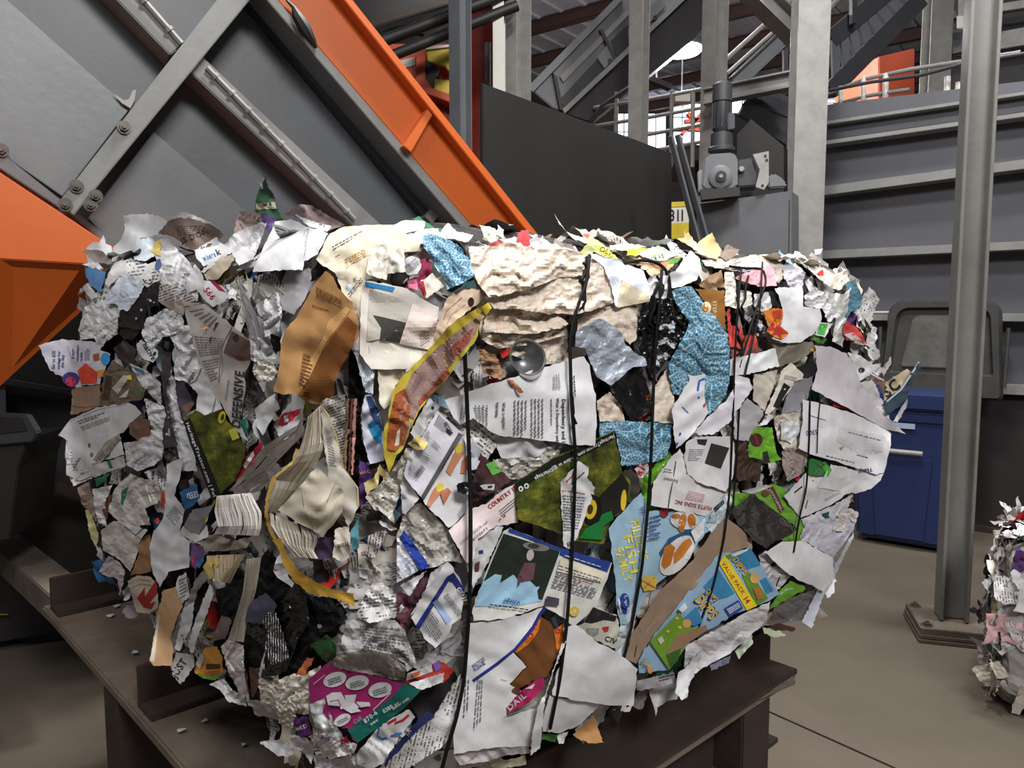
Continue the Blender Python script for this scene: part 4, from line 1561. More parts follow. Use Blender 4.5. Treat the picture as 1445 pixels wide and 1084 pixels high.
S('A', 'roll_flap', W, 8, [(980, 690), (1050, 620), (1190, 530), (1250, 505), (1350, 570), (1330, 610), (1240, 650), (1200, 590), (1190, 560), (1000, 700)], c=.003, w=40)
S('A', 'paper_roll', (186, 172, 152), 7, [(985, 690), (1190, 540), (1215, 590), (1180, 650), (1100, 740), (1020, 750)], c=.003, w=50, label='beige paper roll end under a white flap')
S('A', 'paper_sheet', W, 6, [(870, 780), (940, 640), (980, 690), (1000, 750), (1060, 760), (1130, 790), (1170, 860), (1130, 900), (1060, 930), (990, 870), (950, 810), (880, 840)], c=.004, w=30, pr=[('t', CRIM, '566', 995, 815, 42, -52, {'b': 1, 'len': 95}), ('p', CRIM, [(1040, 752), (1075, 755), (1150, 830), (1100, 815)])])
S('A', 'newspaper', (150, 138, 130), 6, [(690, 890), (850, 885), (870, 915), (860, 990), (760, 940)], c=.002)
S('A', 'crumpled_sheet', W, 6, [(590, 1084), (640, 1000), (740, 940), (850, 980), (870, 1084), (760, 1130), (640, 1150)], c=.008, w=18)
S('A', 'shredded_sheet', W3, 6, [(180, 790), (210, 770), (280, 860), (240, 880), (200, 840)], c=.004, w=12)

# ---- top, left of centre
S('B', 'green_wrapper', (58, 92, 70), 0, [(160, 60), (170, 30), (188, 40), (200, 100), (230, 140), (245, 190), (285, 300), (110, 300), (132, 150), (155, 100)], c=.004, w=18, pr=[('p', W2, [(158, 110), (150, 70), (168, 35), (182, 45), (165, 80), (172, 112)]), ('p', (190, 186, 170), [(130, 195), (240, 185), (248, 225), (126, 232)]), ('p', (120, 60, 40), [(170, 195), (195, 190), (195, 212), (172, 214)])], label='green and white wrapper sticking up from the top')
S('B', 'crumpled_sheet', (168, 150, 144), 1, [(10, 300), (40, 240), (150, 250), (170, 300), (180, 350), (100, 350), (0, 400)], c=.006, w=18)
S('B', 'purple_scrap', (84, 64, 116), 2, [(155, 255), (245, 280), (215, 350), (175, 340)], c=.003, w=20)
S('B', 'crumpled_sheet', W2, 3, [(-60, 440), (0, 370), (90, 330), (190, 300), (170, 380), (130, 480), (80, 530), (0, 560), (-60, 540)], c=.008, w=24)
S('B', 'magazine', (124, 108, 108), 2, [(300, 260), (380, 200, 10), (450, 205), (560, 270), (650, 320), (560, 350), (500, 325), (420, 290), (350, 275)], c=.005, w=26, label='mauve grey magazine lying on the top edge')
S('B', 'paper_sheet', W, 4, [(355, 258), (440, 290), (540, 320), (570, 330), (540, 360), (440, 330)], c=.003, w=20)
S('B', 'folded_card', W, 8, [(110, 595, 22), (200, 390, 8), (240, 300), (330, 285), (420, 330), (510, 350), (550, 370), (490, 490), (410, 530, 10), (400, 585, 18), (330, 580, 24), (200, 590, 26)], c=.0025, w=80, pr=[('l', INKL, [(440, 340), (415, 500), (400, 500), (425, 340)], 2), ('k', GR, [(415, 345), (385, 530)], 3)], label='large white folded card hanging over the top left edge')
S('B', 'envelope', CR, 6, [(560, 370), (640, 330), (760, 320), (930, 320), (1000, 292), (1115, 300), (1110, 340), (1000, 370), (1090, 420), (1080, 470), (990, 480), (980, 560), (890, 590), (890, 640), (770, 640), (745, 770), (735, 880), (690, 770), (640, 730), (590, 600), (560, 580), (520, 560), (480, 520), (540, 400)], c=.005, w=44, pr=[('l', INKL, [(570, 440), (745, 350), (755, 370), (580, 470)], 2), ('l', (196, 140, 60), [(640, 520), (760, 455), (780, 500), (660, 570)], 4), ('l', INK, [(590, 500), (620, 485), (622, 500), (594, 512)], 1), ('l', INKL, [(660, 720), (740, 620), (760, 640), (680, 740)], 2), ('t', INK, 'K', 700, 655, 28, 20)], label='large cream envelope with faded printing draped over the top edge')
S('B', 'crumpled_sheet', WC, 8, [(790, 470), (830, 430), (910, 430), (900, 560), (890, 640), (770, 610)], c=.006, w=30)
S('B', 'crumpled_sheet', WC, 7, [(920, 460), (990, 460), (1000, 590), (890, 605)], c=.005, w=24)
S('B', 'paper_sheet', W, 5, [(1000, 365), (1120, 340), (1190, 340), (1230, 400), (1140, 420), (1090, 430)], c=.004, w=24)
S('B', 'paper_disc', W3, 8, [(985, 560), (1000, 515), (1040, 500), (1080, 515), (1092, 560), (1070, 605), (1020, 612), (992, 590)], c=.002, pr=[('l', INKL, [(995, 560), (1060, 510), (1085, 560), (1015, 605)], 6)])
S('B', 'torn_scrap', (150, 54, 84), 6, [(1085, 520), (1130, 510), (1155, 570), (1140, 640), (1110, 745), (1080, 690), (1010, 690), (1010, 640), (1080, 620)], c=.005, w=24, pr=[('p', (214, 120, 150), [(1012, 645), (1065, 636), (1075, 700), (1020, 685)])])
S('B', 'paper_sheet', WC, 7, [(1085, 650), (1160, 600), (1225, 675), (1120, 748)], c=.004, w=24, pr=[('p', RED, [(1085, 650), (1105, 645), (1122, 725), (1110, 740)])])
S('B', 'tissue_paper', 'floral', 9, [(1100, 380), (1150, 370), (1230, 400), (1300, 430), (1360, 490), (1390, 560), (1395, 620), (1330, 660), (1240, 700), (1230, 640), (1170, 560), (1140, 490), (1105, 450)], c=.008, w=30, label='blue floral tissue crumpled on the top edge')
S('B', 'torn_scrap', (60, 92, 96), 8, [(1240, 700), (1330, 660), (1400, 640), (1420, 690), (1330, 690), (1250, 720)], c=.003)

# ---- kraft bag and centre column
S('F', 'kraft_bag', KR, 7, [(990, 10, 10), (1040, 50), (1070, 120), (1160, 210, 10), (1200, 350, 25), (1205, 430, 25), (1165, 490, 20), (1130, 560, 14), (1060, 680, 10), (1040, 800), (960, 860, -15), (870, 850, -20), (800, 790), (720, 800, 20), (660, 780, 25), (680, 700, 20), (700, 600, 16), (705, 480, 14), (735, 390, 10), (810, 300), (870, 190), (920, 90)],
  c=.003, w=60, dent=[(900, 560, 130, -32), (980, 300, 110, -22)], pr=[('p', (134, 84, 42), [(1195, 360), (1165, 485), (1060, 675), (1030, 800), (955, 850), (815, 798), (890, 690), (960, 545), (1040, 420), (1130, 300)]), ('p', (214, 164, 106), [(1120, 240), (1150, 255), (1060, 380), (1000, 460), (960, 540), (880, 700), (832, 770), (850, 690), (890, 580), (970, 450), (1010, 330)]), ('l', (104, 66, 32), [(930, 110), (1090, 190), (1100, 250), (930, 180)], 6, .5), ('l', (104, 66, 32), [(905, 220), (1010, 255), (1010, 275), (905, 240)], 1), ('l', (92, 58, 28), [(850, 530), (925, 560), (860, 760), (820, 740)], 9, .5)], label='brown kraft paper bag torn open, standing between the newspapers')
S('F', 'paper_sheet', (176, 174, 178), 4, [(740, 0), (900, 0), (900, 90), (860, 190), (790, 290), (720, 260), (690, 150)], c=.004, w=40)
pages('F', 'page_block', W2, 5, [(430, 30), (470, 130), (540, 260), (575, 360), (590, 420)], [(460, 260), (480, 300), (520, 420), (540, 500), (560, 530)], 7, 18, 5.0)
S('F', 'crumpled_sheet', W, 5, [(600, 200), (690, 140), (720, 250), (690, 400), (600, 430), (590, 300)], c=.010, w=26, ani=10)
S('F', 'newspaper', 'news_up', 4, [(540, 40), (660, 20), (740, 150), (750, 280), (690, 300), (650, 170), (600, 190), (570, 150)], c=.008, w=26, ani=10)
S('F', 'crumpled_sheet', WC, 6, [(525, 650), (540, 590), (600, 570), (660, 600), (690, 650), (640, 720), (560, 710)], c=.007, w=18, label='crumpled white paper ball')
S('F', 'crumpled_sheet', W2, 5, [(500, 420), (580, 440), (660, 520), (690, 570), (620, 570), (540, 590), (500, 560)], c=.008, w=20)
S('F', 'paper_sheet', W, 6, [(540, 890), (670, 790), (660, 930), (590, 1060), (550, 1000)], c=.003, w=40)
S('F', 'torn_scrap', (30, 110, 84), 6, [(440, 960), (482, 955), (495, 1050), (450, 1040)], c=.002)
S('F', 'newspaper', NG, 7, [(80, 230), (220, 220), (330, 310), (390, 360), (510, 450), (510, 600), (470, 660), (480, 760), (450, 990), (500, 1100), (430, 1060), (330, 860), (250, 740), (160, 520), (120, 370)], c=.004, w=54,
  pr=[('l', INKL, [(110, 260), (200, 245), (330, 330), (290, 400)], 6), ('l', INKL, [(150, 420), (340, 440), (310, 540), (190, 560)], 8), ('l', INKL, [(200, 580), (310, 560), (300, 700), (260, 720)], 8), ('p', (104, 84, 80), [(340, 530), (390, 390), (510, 460), (512, 575), (440, 580)]), ('p', (120, 50, 48), [(390, 545), (480, 560), (470, 580), (440, 578)]), ('e', (60, 50, 50), 420, 440, 20, 24), ('k', GD, [(395, 365), (325, 500), (310, 720)], 5), ('t', INK, 'E DEFENSIVE', 442, 1075, 60, 86, {'b': 1, 'sh': .18, 'len': 425}), ('l', (60, 90, 150), [(345, 830), (365, 700), (380, 705), (360, 835)], 1)], label='grey newspaper with the headline DEFENSIVE')
S('F', 'newspaper', (150, 140, 134), 6, [(0, 200), (90, 205), (220, 215), (80, 240), (30, 235)], c=.002)
S('G', 'plastic_strip', (196, 206, 216, 'f'), 6, [(-60, -350), (-20, -360), (40, -200), (90, 30), (130, 200), (120, 350), (70, 330), (30, 180), (-30, 0), (-60, -180)], c=.005, w=26, ani=10)
S('B', 'newspaper', (214, 208, 200), 8, [(760, 645), (900, 665), (1010, 690), (1080, 740), (1195, 800), (1160, 950), (1140, 1073), (1000, 1160), (800, 1160), (735, 1073), (740, 760)], c=.004, w=60, pr=[('p', (40, 120, 176), [(765, 650), (940, 684), (925, 710), (765, 676)]), ('p', (186, 181, 172), [(790, 692), (1040, 772), (960, 1000), (850, 985), (775, 1000)]), ('p', (62, 62, 60), [(810, 845), (860, 855), (1005, 890), (965, 1010), (850, 990), (858, 920)]), ('p', (226, 212, 204), [(1040, 780), (1192, 850), (1150, 1050), (965, 1012)]), ('l', INKL, [(1080, 960), (1130, 900), (1140, 1000), (1090, 1030)], 6)], label='folded glossy page with a blue header strip and grey photograph')
S('G', 'card_sheet', (228, 220, 202), 7, [(145, 20), (470, 5), (500, 60), (420, 130), (330, 210), (260, 290), (240, 400), (190, 440), (160, 400), (150, 200)], c=.005, w=40, pr=[('k', INK, [(325, 180), (322, 215)], 6), ('l', INKL, [(430, 5), (470, 5), (470, 40), (430, 40)], 6)])
S('B', 'wood_chip_board', (214, 190, 170), 7, [(1160, 980), (1200, 850), (1240, 750), (1330, 690), (1430, 690), (1445, 760), (1330, 850), (1240, 920), (1150, 1060)], c=.003, w=40, pr=[('e', (50, 36, 30), 1382, 768, 18, 26), ('k', (170, 130, 110), [(1180, 1000), (1240, 820), (1330, 740)], 4), ('k', (180, 140, 120), [(1210, 960), (1270, 840), (1350, 780)], 3)], label='pinkish board with a dark hole beside the yellow carton')
S('X', 'chocolate_carton', (188, 168, 60), 10, [(615, 482), (640, 455, 8), (665, 440, 14), (689, 427, 22), (694, 434, 22), (678, 455, 14), (672, 479, 10), (656, 500, 6), (642, 518), (633, 531), (612, 553), (595, 575), (582, 600), (573, 622), (569, 633), (560, 642), (549, 668), (542, 645), (540, 617), (548, 586), (553, 555), (566, 533), (589, 511)], c=.004, w=46,
  pr=[('p', (150, 124, 118), [(580, 530), (596, 512), (620, 488), (650, 464), (684, 440), (672, 470), (655, 492), (636, 515), (612, 545), (595, 568), (580, 600), (570, 628), (562, 600), (568, 560)]), ('p', (152, 82, 46), [(552, 580), (558, 556), (572, 548), (580, 575), (572, 622), (558, 637), (546, 634), (548, 606)]), ('p', (146, 76, 58), [(608, 548), (630, 520), (636, 526), (612, 552), (592, 574), (590, 566)]), ('p', (146, 76, 66), [(636, 490), (668, 462), (664, 478), (640, 506)]), ('p', (200, 190, 180), [(560, 610), (565, 603), (563, 628), (557, 630)])], label='long torn yellow and brown carton running diagonally')

# ---- cream ledger paper, top centre
S('C', 'ledger_sheet', 'ledger', 2, [(170, 200), (290, 195), (400, 165), (520, 195), (640, 180), (800, 225), (870, 250), (1010, 420), (1160, 560), (1150, 740), (1060, 740), (720, 890), (560, 880), (300, 790), (240, 720), (200, 400)], c=.008, w=40, ani=80)
S('C', 'ledger_sheet', 'ledger', 6, [(170, 215), (290, 200), (400, 172), (520, 200), (640, 188), (800, 228), (860, 250), (840, 370), (700, 375), (560, 435, 26), (400, 475, 32), (290, 495, 34), (230, 420, 14), (190, 330)], c=.010, w=24, ani=75, label='wrinkled cream ledger sheets pressed along the top edge')
S('C', 'ledger_sheet', 'ledger', 5, [(240, 465), (400, 460), (560, 420), (700, 360), (850, 355), (900, 420), (800, 595, 24), (600, 585, 26), (450, 562, 26), (320, 560, 22)], c=.009, w=18, ani=80)
S('C', 'ledger_sheet', 'ledger', 4, [(310, 550), (450, 555), (600, 580), (780, 590), (840, 590), (720, 670, 20), (560, 705, 24), (400, 705, 24), (250, 695, 16), (270, 610)], c=.009, w=16, ani=85)
S('C', 'ledger_sheet', 'ledger', 4, [(250, 690), (400, 700), (560, 690), (720, 655), (730, 715, 10), (560, 765, 10), (350, 795, 10), (240, 740)], c=.008, w=15, ani=85, pr=[('k', (180, 60, 70), [(500, 685), (600, 665), (700, 655)], 10)])
S('C', 'ledger_sheet', 'ledger', 5, [(860, 240), (960, 310), (1010, 420), (1030, 520), (880, 575, 10), (800, 592, 12), (830, 440), (850, 330)], c=.008, w=24, ani=60)
S('C', 'ledger_sheet', 'ledger', 5, [(830, 650), (1030, 540), (1160, 555), (1150, 740), (1110, 770), (1040, 690), (930, 620), (850, 685)], c=.004, w=34)
S('C', 'grid_sheet', (206, 212, 222), 7, [(865, 230), (930, 250), (1090, 300), (1190, 340), (1230, 460), (1230, 500), (1120, 530), (1030, 550), (1000, 430), (960, 320), (900, 270)], c=.004, w=46, pr=[('p', (204, 192, 166), [(1060, 390), (1170, 450), (1225, 478), (1225, 518), (1038, 555), (1050, 480)])] + [('k', (186, 194, 210), [(900 + 20 * i, 262 + 8 * i), (1020 + 14 * i, 530 - 3 * i)], 2) for i in range(2, 12)], label='bluish grid paper beside the ledger sheets')
S('C', 'flyer', (214, 176, 140), 5, [(1080, 300), (1200, 240), (1410, 255), (1330, 340), (1230, 370), (1180, 310)], c=.005, w=30, pr=[('e', (196, 130, 84), 1290, 300, 50, 22, -15), ('p', (90, 150, 60), [(1330, 280), (1410, 258), (1390, 290), (1340, 300)]), ('e', (226, 200, 170), 1200, 320, 26, 14)], label='food flyer lying on the top edge')
S('C', 'flyer', (226, 206, 60), 5, [(1100, 212), (1222, 205), (1150, 252), (1090, 250)], c=.002)
S('C', 'flyer', (200, 222, 196), 6, [(1150, 240), (1280, 190), (1385, 245), (1310, 282), (1250, 282)], c=.002, w=60, pr=[('t', INK, 'La Kr', 1302, 240, 30, 196, {'b': 1, 'len': 80})], label='pale green flyer on the top edge')
S('C', 'flyer', (206, 220, 186), 4, [(990, 190), (1120, 180), (1210, 200), (1100, 225), (1000, 215)], c=.002)
S('C', 'flyer', (196, 206, 140), 5, [(810, 240), (870, 170, 14), (830, 125, 26), (870, 118, 26), (900, 150, 16), (960, 190), (1000, 230), (1040, 270), (960, 258), (900, 228), (850, 252)], c=.004, w=30, pr=[('p', (196, 90, 96), [(832, 126), (868, 120), (878, 136), (860, 150)]), ('p', (224, 204, 60), [(905, 190), (940, 190), (1000, 235), (1030, 265), (960, 245)]), ('t', INK, 'OLI', 930, 220, 30, -25, {'b': 1})], label='curled yellow green flyer on the top edge')
S('C', 'torn_scrap', (176, 40, 52), 4, [(455, 115), (520, 98), (528, 190), (500, 205), (450, 160)], c=.002, label='red torn scrap standing on the top edge')
S('C', 'torn_scrap', (188, 204, 178), 4, [(250, 110), (230, 70), (320, 90), (365, 150), (300, 175), (260, 150)], c=.006, w=18)
S('C', 'torn_scrap', W, 5, [(330, 130), (340, 70), (375, 100), (370, 150)], c=.003)
S('C', 'torn_scrap', W, 4, [(370, 160), (440, 140), (490, 200), (440, 210), (390, 200)], c=.006, w=14)
S('C', 'torn_scrap', (186, 180, 160), 4, [(560, 220), (620, 190), (680, 180), (720, 210), (640, 240)], c=.006, w=14)
S('C', 'torn_scrap', (180, 80, 84), 4, [(280, 190), (350, 160), (390, 175), (330, 210)], c=.004)
S('C', 'torn_scrap', W2, 4, [(0, 120), (50, 60), (100, 110), (200, 130), (170, 170), (60, 160), (0, 150)], c=.008, w=14)
S('C', 'torn_scrap', W3, 4, [(540, 200), (590, 150), (603, 130), (598, 165), (570, 205)], c=.003)
S('C', 'plastic_bag', GF, 8, [(800, 690), (850, 660, 8), (930, 615, 8), (1000, 650, 10), (1060, 700, 14), (1080, 760, 16), (1130, 810, 18), (1200, 850, 14), (1210, 890, 10), (1130, 900, 16), (1060, 960, 22), (1000, 1010, 16), (920, 960, 8), (880, 880), (850, 790), (790, 780)], c=.006, w=44, label='grey plastic bag bulging from the front')
S('H', 'plastic_pouch', BKF, 6, [(355, 480), (440, 430), (560, 340), (620, 520), (650, 600), (600, 640), (560, 690), (490, 690), (440, 600)], c=.006, w=36, pr=[('p', (190, 80, 50), [(595, 535), (622, 528), (625, 558), (600, 565)]), ('e', (210, 210, 214), 636, 580, 10, 7)], label='black plastic pouch under the grey bag')
S('C', 'film_or_gap_shade', BKF, 7, [(1170, 560), (1240, 490), (1300, 510), (1270, 700), (1260, 850), (1245, 950), (1200, 850), (1150, 760)], c=.008, w=20, ani=5, label='black plastic film gathered under a strap')
S('C', 'foil_film', 'foil', 6, [(1300, 510), (1380, 490), (1445, 560), (1430, 700), (1330, 850), (1260, 960), (1270, 780)], c=.010, w=18, label='crinkled black and silver film')
S('C', 'torn_scrap', W, 6, [(1210, 400), (1250, 350), (1310, 340), (1350, 420), (1320, 500), (1260, 500), (1230, 480)], c=.010, w=16)
S('C', 'wrapper', (170, 130, 100), 6, [(225, 790), (330, 830), (385, 960), (330, 965), (260, 945)], c=.006, w=18, pr=[('l', INKL, [(250, 850), (320, 860), (350, 940), (280, 930)], 5)])
S('G', 'wrapper', (172, 110, 80), 9, [(960, 240), (1010, 255), (1080, 330), (1050, 340), (1000, 280)], c=.003, pr=[('l', INK, [(985, 250), (1040, 300), (1030, 315), (975, 265)], 2)])
S('C', 'torn_scrap', RED, 4, [(350, 810), (430, 775), (400, 830), (370, 850)], c=.002)
S('C', 'torn_scrap', (160, 40, 40), 3, [(270, 980), (340, 960), (360, 990), (290, 1010)], c=.003)

# ---- white documents, front centre
S('G', 'paper_sheet', 'page_diag', 4, [(580, 460), (690, 430), (760, 490), (880, 590), (930, 615), (880, 720), (820, 790), (700, 680), (620, 560)], c=.006, w=34)
S('G', 'paper_sheet', W3, 5, [(880, 610), (1200, 640), (1240, 690), (1180, 740), (1000, 800), (930, 740)], c=.004, w=30)
S('G', 'plastic_bag', BF, 5, [(880, 760), (1180, 740), (1230, 680), (1330, 655), (1290, 770), (1050, 890), (960, 880)], c=.007, w=20)
S('X', 'document', W, 8, [(628, 565), (660, 553), (700, 540), (761, 520), (824, 503), (832, 515), (841, 564, 8), (842, 595, 8), (840, 628, 8), (813, 628), (770, 622), (705, 615), (690, 608), (668, 590), (650, 600), (640, 590)], c=.0025, w=80,
  pr=[('t', INK, 'Dependency and I', 793, 563, 5.4, -90, {'b': 1, 'len': 62}), ('t', INK, 'What is Dependency and I', 785, 562, 4.2, -90, {'b': 1, 'len': 64}), ('l', INKL, [(780, 563), (780, 600), (776, 600), (776, 563)], 1), ('t', INK, 'What is eligible?', 709, 568, 4.6, -90, {'b': 1, 'len': 38}), ('l', INKL, [(704, 568), (702, 602), (698, 602), (700, 568)], 1, .8), ('l', INKL, [(768, 563), (768, 618), (748, 616), (748, 563)], 4), ('l', INKL, [(745, 565), (744, 616), (724, 613), (724, 565)], 4), ('l', INKL, [(690, 572), (689, 604), (672, 590), (668, 572)], 4), ('l', INKL, [(664, 570), (662, 588), (648, 592), (650, 572)], 3), ('k', INK, [(802, 560), (806, 628)], .8), ('l', INK, [(812, 530), (814, 560), (810, 560), (808, 530)], 1), ('l', INKL, [(790, 528), (792, 548), (780, 550), (780, 530)], 3)], label='large white printed document turned sideways on the front')
S('G', 'product_card', (208, 208, 217), 9, [(530, 450), (690, 600), (440, 1020), (425, 1000), (340, 900), (315, 850), (340, 770), (380, 680), (440, 600)], c=.002, w=90, pr=[('p', (86, 84, 86), [(665, 588), (692, 604), (442, 1020), (424, 1000)]), ('l', INKL, [(540, 470), (600, 530), (570, 590), (505, 540)], 7), ('t', INK, 'BETTER', 570, 530, 24, -62, {'b': 1, 'len': 90}), ('p', INK, [(590, 560), (625, 590), (612, 606), (580, 578)]), ('l', INKL, [(470, 570), (495, 600), (470, 640), (445, 610)], 4), ('l', INKL, [(510, 640), (550, 680), (530, 700), (490, 665)], 3), ('l', INKL, [(430, 700), (490, 740), (470, 780), (420, 740)], 3), ('l', INKL, [(350, 780), (420, 830), (400, 890), (345, 860)], 6)] + [('k', INK, [(408 + 5 * i - 22, 790 + 6 * i + 65), (430 + 5 * i, 795 + 6 * i)], 3 + (i % 3)) for i in range(5)] + [('k', INKL, [(450, 590), (560, 700)], 2), ('k', INKL, [(400, 690), (500, 790)], 2), ('l', INK, [(640, 690), (560, 840), (545, 830), (625, 680)], 1)], label='light grey product card with bar code')
S('X', 'product_card', W, 8, [(652, 612), (664, 650), (664, 719), (633, 745), (600, 712), (597, 706)], c=.002, w=80, pr=[('p', (190, 130, 100), [(629, 665), (640, 640), (650, 632), (655, 640), (645, 655), (636, 672)]), ('e', (208, 190, 70), 648, 633, 5, 8, 20), ('p', (180, 112, 84), [(650, 668), (652, 650), (662, 640), (664, 655), (656, 668)]), ('p', (190, 130, 100), [(602, 712), (612, 690), (620, 682), (624, 694), (614, 706), (607, 716)]), ('e', (208, 190, 70), 621, 688, 5, 7, 20), ('p', (186, 116, 88), [(621, 694), (632, 688), (637, 694), (627, 712), (624, 704)]), ('l', INKL, [(646, 724), (660, 700), (663, 712), (650, 734)], 4)], label='white card with pictures of hands squeezing lemons')
S('G', 'torn_scrap', (226, 206, 130), 10, [(340, 660), (400, 610), (450, 630), (470, 660), (440, 700), (380, 690)], c=.003, pr=[('k', INK, [(365, 655), (400, 660), (415, 680)], 5)], label='small pale yellow scrap above the bar code card')
S('G', 'paper_tube', W3, 9, [(355, 590), (440, 430), (480, 370), (545, 420), (500, 490), (430, 610), (390, 635)], c=.004, w=26, pr=[('e', INK, 500, 432, 10, 10)])
S('G', 'plastic_strip', (178, 174, 162, 'f'), 8, [(70, 1000), (230, 850), (340, 690), (400, 690), (340, 780), (310, 850), (270, 960), (220, 1084), (130, 1084)], c=.006, w=24, pr=[('k', INK, [(110, 1030), (190, 1000), (230, 1010)], 5)])
S('G', 'carton_frame', (222, 204, 140), 9, [(60, 910), (130, 870), (160, 790), (220, 860), (190, 900), (160, 850), (150, 930), (100, 960), (80, 990)], c=.002, label='small cream carton frame')
S('G', 'purple_card', (92, 54, 128), 5, [(30, 760), (90, 800), (110, 850), (105, 1000), (30, 1070)], c=.004, w=30, pr=[('t', (190, 160, 90), 'MAC', 36, 860, 22, 12)], label='purple card in the dark gap')
S('G', 'paper_sheet', (196, 198, 214), 6, [(40, 480), (70, 350), (110, 350), (150, 430), (190, 590), (190, 770), (100, 790), (60, 660)], c=.005, w=34, pr=[('p', (52, 76, 120), [(75, 360), (108, 355), (150, 440), (185, 580), (150, 560), (110, 480)]), ('p', (40, 136, 186), [(85, 540), (120, 510), (172, 570), (172, 670), (120, 620)])], label='white paper with blue shapes in the dark gap')
S('G', 'photo_card', (74, 48, 48), 7, [(800, 720), (960, 850), (1000, 900), (830, 1000), (760, 1030), (750, 930), (780, 800)], c=.004, w=40, pr=[('p', (104, 170, 80), [(838, 792), (890, 770), (942, 838), (880, 862)])], label='dark maroon card with a green leaf')
S('G', 'paper_sheet', (186, 186, 200), 8, [(745, 620), (820, 725), (780, 820), (745, 830)], c=.002)
S('G', 'black_clip', BKF, 12, [(650, 930), (662, 912), (690, 905), (820, 908), (832, 930), (828, 968), (690, 982), (660, 970)], c=.001, pr=[('p', (196, 196, 198), [(800, 928), (820, 920), (895, 918), (890, 956), (822, 952)]), ('p', INK, [(850, 930), (880, 926), (878, 942), (850, 946)])], label='black plastic clip across the first strap')
S('X', 'letter', (226, 212, 212), 8, [(633, 749), (665, 718), (685, 712), (712, 690), (728, 682), (731, 738), (700, 742), (675, 760), (666, 800), (655, 790)], c=.003, w=60, pr=[('t', (158, 34, 34), 'COUNTRY D', 691, 719, 6.4, 36, {'b': 1, 'len': 48}), ('l', INKL, [(704, 720), (728, 700), (730, 712), (708, 730)], 3), ('t', INKL, 'COUNTRYDOOR.com', 651, 769, 4.2, 40, {'len': 50}), ('t', INKL, '1 .459.8673', 663, 768, 4.0, 40, {'len': 34}), ('e', RED, 712, 728, 1.4, 1.4), ('e', INK, 706, 733, 1.2, 1.2)], label='pale pink letter with dark red heading')
S('X', 'paper_sheet', W2, 7, [(655, 790), (668, 760), (690, 750), (712, 738), (700, 770), (680, 810), (668, 830)], c=.003, w=30, pr=[('p', NAVY, [(676, 777), (682, 776), (682, 781), (676, 782)]), ('p', (90, 60, 60), [(671, 795), (677, 792), (676, 806), (670, 806)])])
S('X', 'tractor_flyer', 'grass', 9, [(726, 682), (780, 646), (813, 632), (866, 608, 10), (875, 650), (878, 665), (890, 680), (886, 715), (863, 731), (852, 768), (814, 764), (795, 754), (767, 745), (731, 733)], c=.002, w=90, pr=[('p', (20, 24, 14), [(727, 683), (780, 648), (813, 634), (865, 610), (867, 620), (815, 647), (783, 660), (729, 694)]), ('t', W, 'HeritageTractor.com | Follow us @JDHeritage', 866, 613, 5.2, 208.5, {'b': 1, 'len': 128}), ('e', W, 743, 686, 3.4, 4), ('e', W, 735, 690, 3.4, 4), ('e', INK, 743, 686, 1.5, 2), ('e', INK, 735, 690, 1.5, 2), ('p', (18, 18, 16), [(822, 712), (832, 696), (846, 702), (850, 722), (842, 742), (828, 738)]), ('e', (206, 172, 40), 834, 719, 8, 14, 10), ('e', (60, 50, 30), 833, 719, 4, 7, 10), ('p', (26, 26, 22), [(846, 700), (878, 668), (888, 684), (884, 716), (866, 728), (850, 740)]), ('p', (24, 112, 52), [(849, 726), (863, 721), (866, 733), (852, 742), (850, 762), (818, 760), (826, 746), (845, 736)]), ('e', (210, 176, 40), 880, 706, 4, 15, 4)], label='green tractor flyer lying upside down on the front')
S('L', 'torn_letter', W, 10, [(980, 90), (1040, 20), (1090, -40), (1150, 0), (1140, 60), (1190, 120), (1180, 180), (1140, 250), (1120, 320), (1090, 400), (1040, 490), (1000, 470), (990, 300)], c=.004, w=30, pr=[('l', (196, 90, 60), [(995, 130), (1130, 150), (1130, 165), (995, 145)], 1), ('l', INKL, [(995, 160), (1135, 175), (1080, 390), (1000, 380)], 13), ('l', (196, 70, 50), [(1010, 80), (1070, 20), (1080, 35), (1020, 95)], 1), ('l', INK, [(1040, 90), (1120, 20), (1130, 35), (1050, 105)], 1), ('t', INK, 'JS', 1025, 470, 22, 20, {'b': 1})], label='narrow torn white letter lying over the tractor flyer')
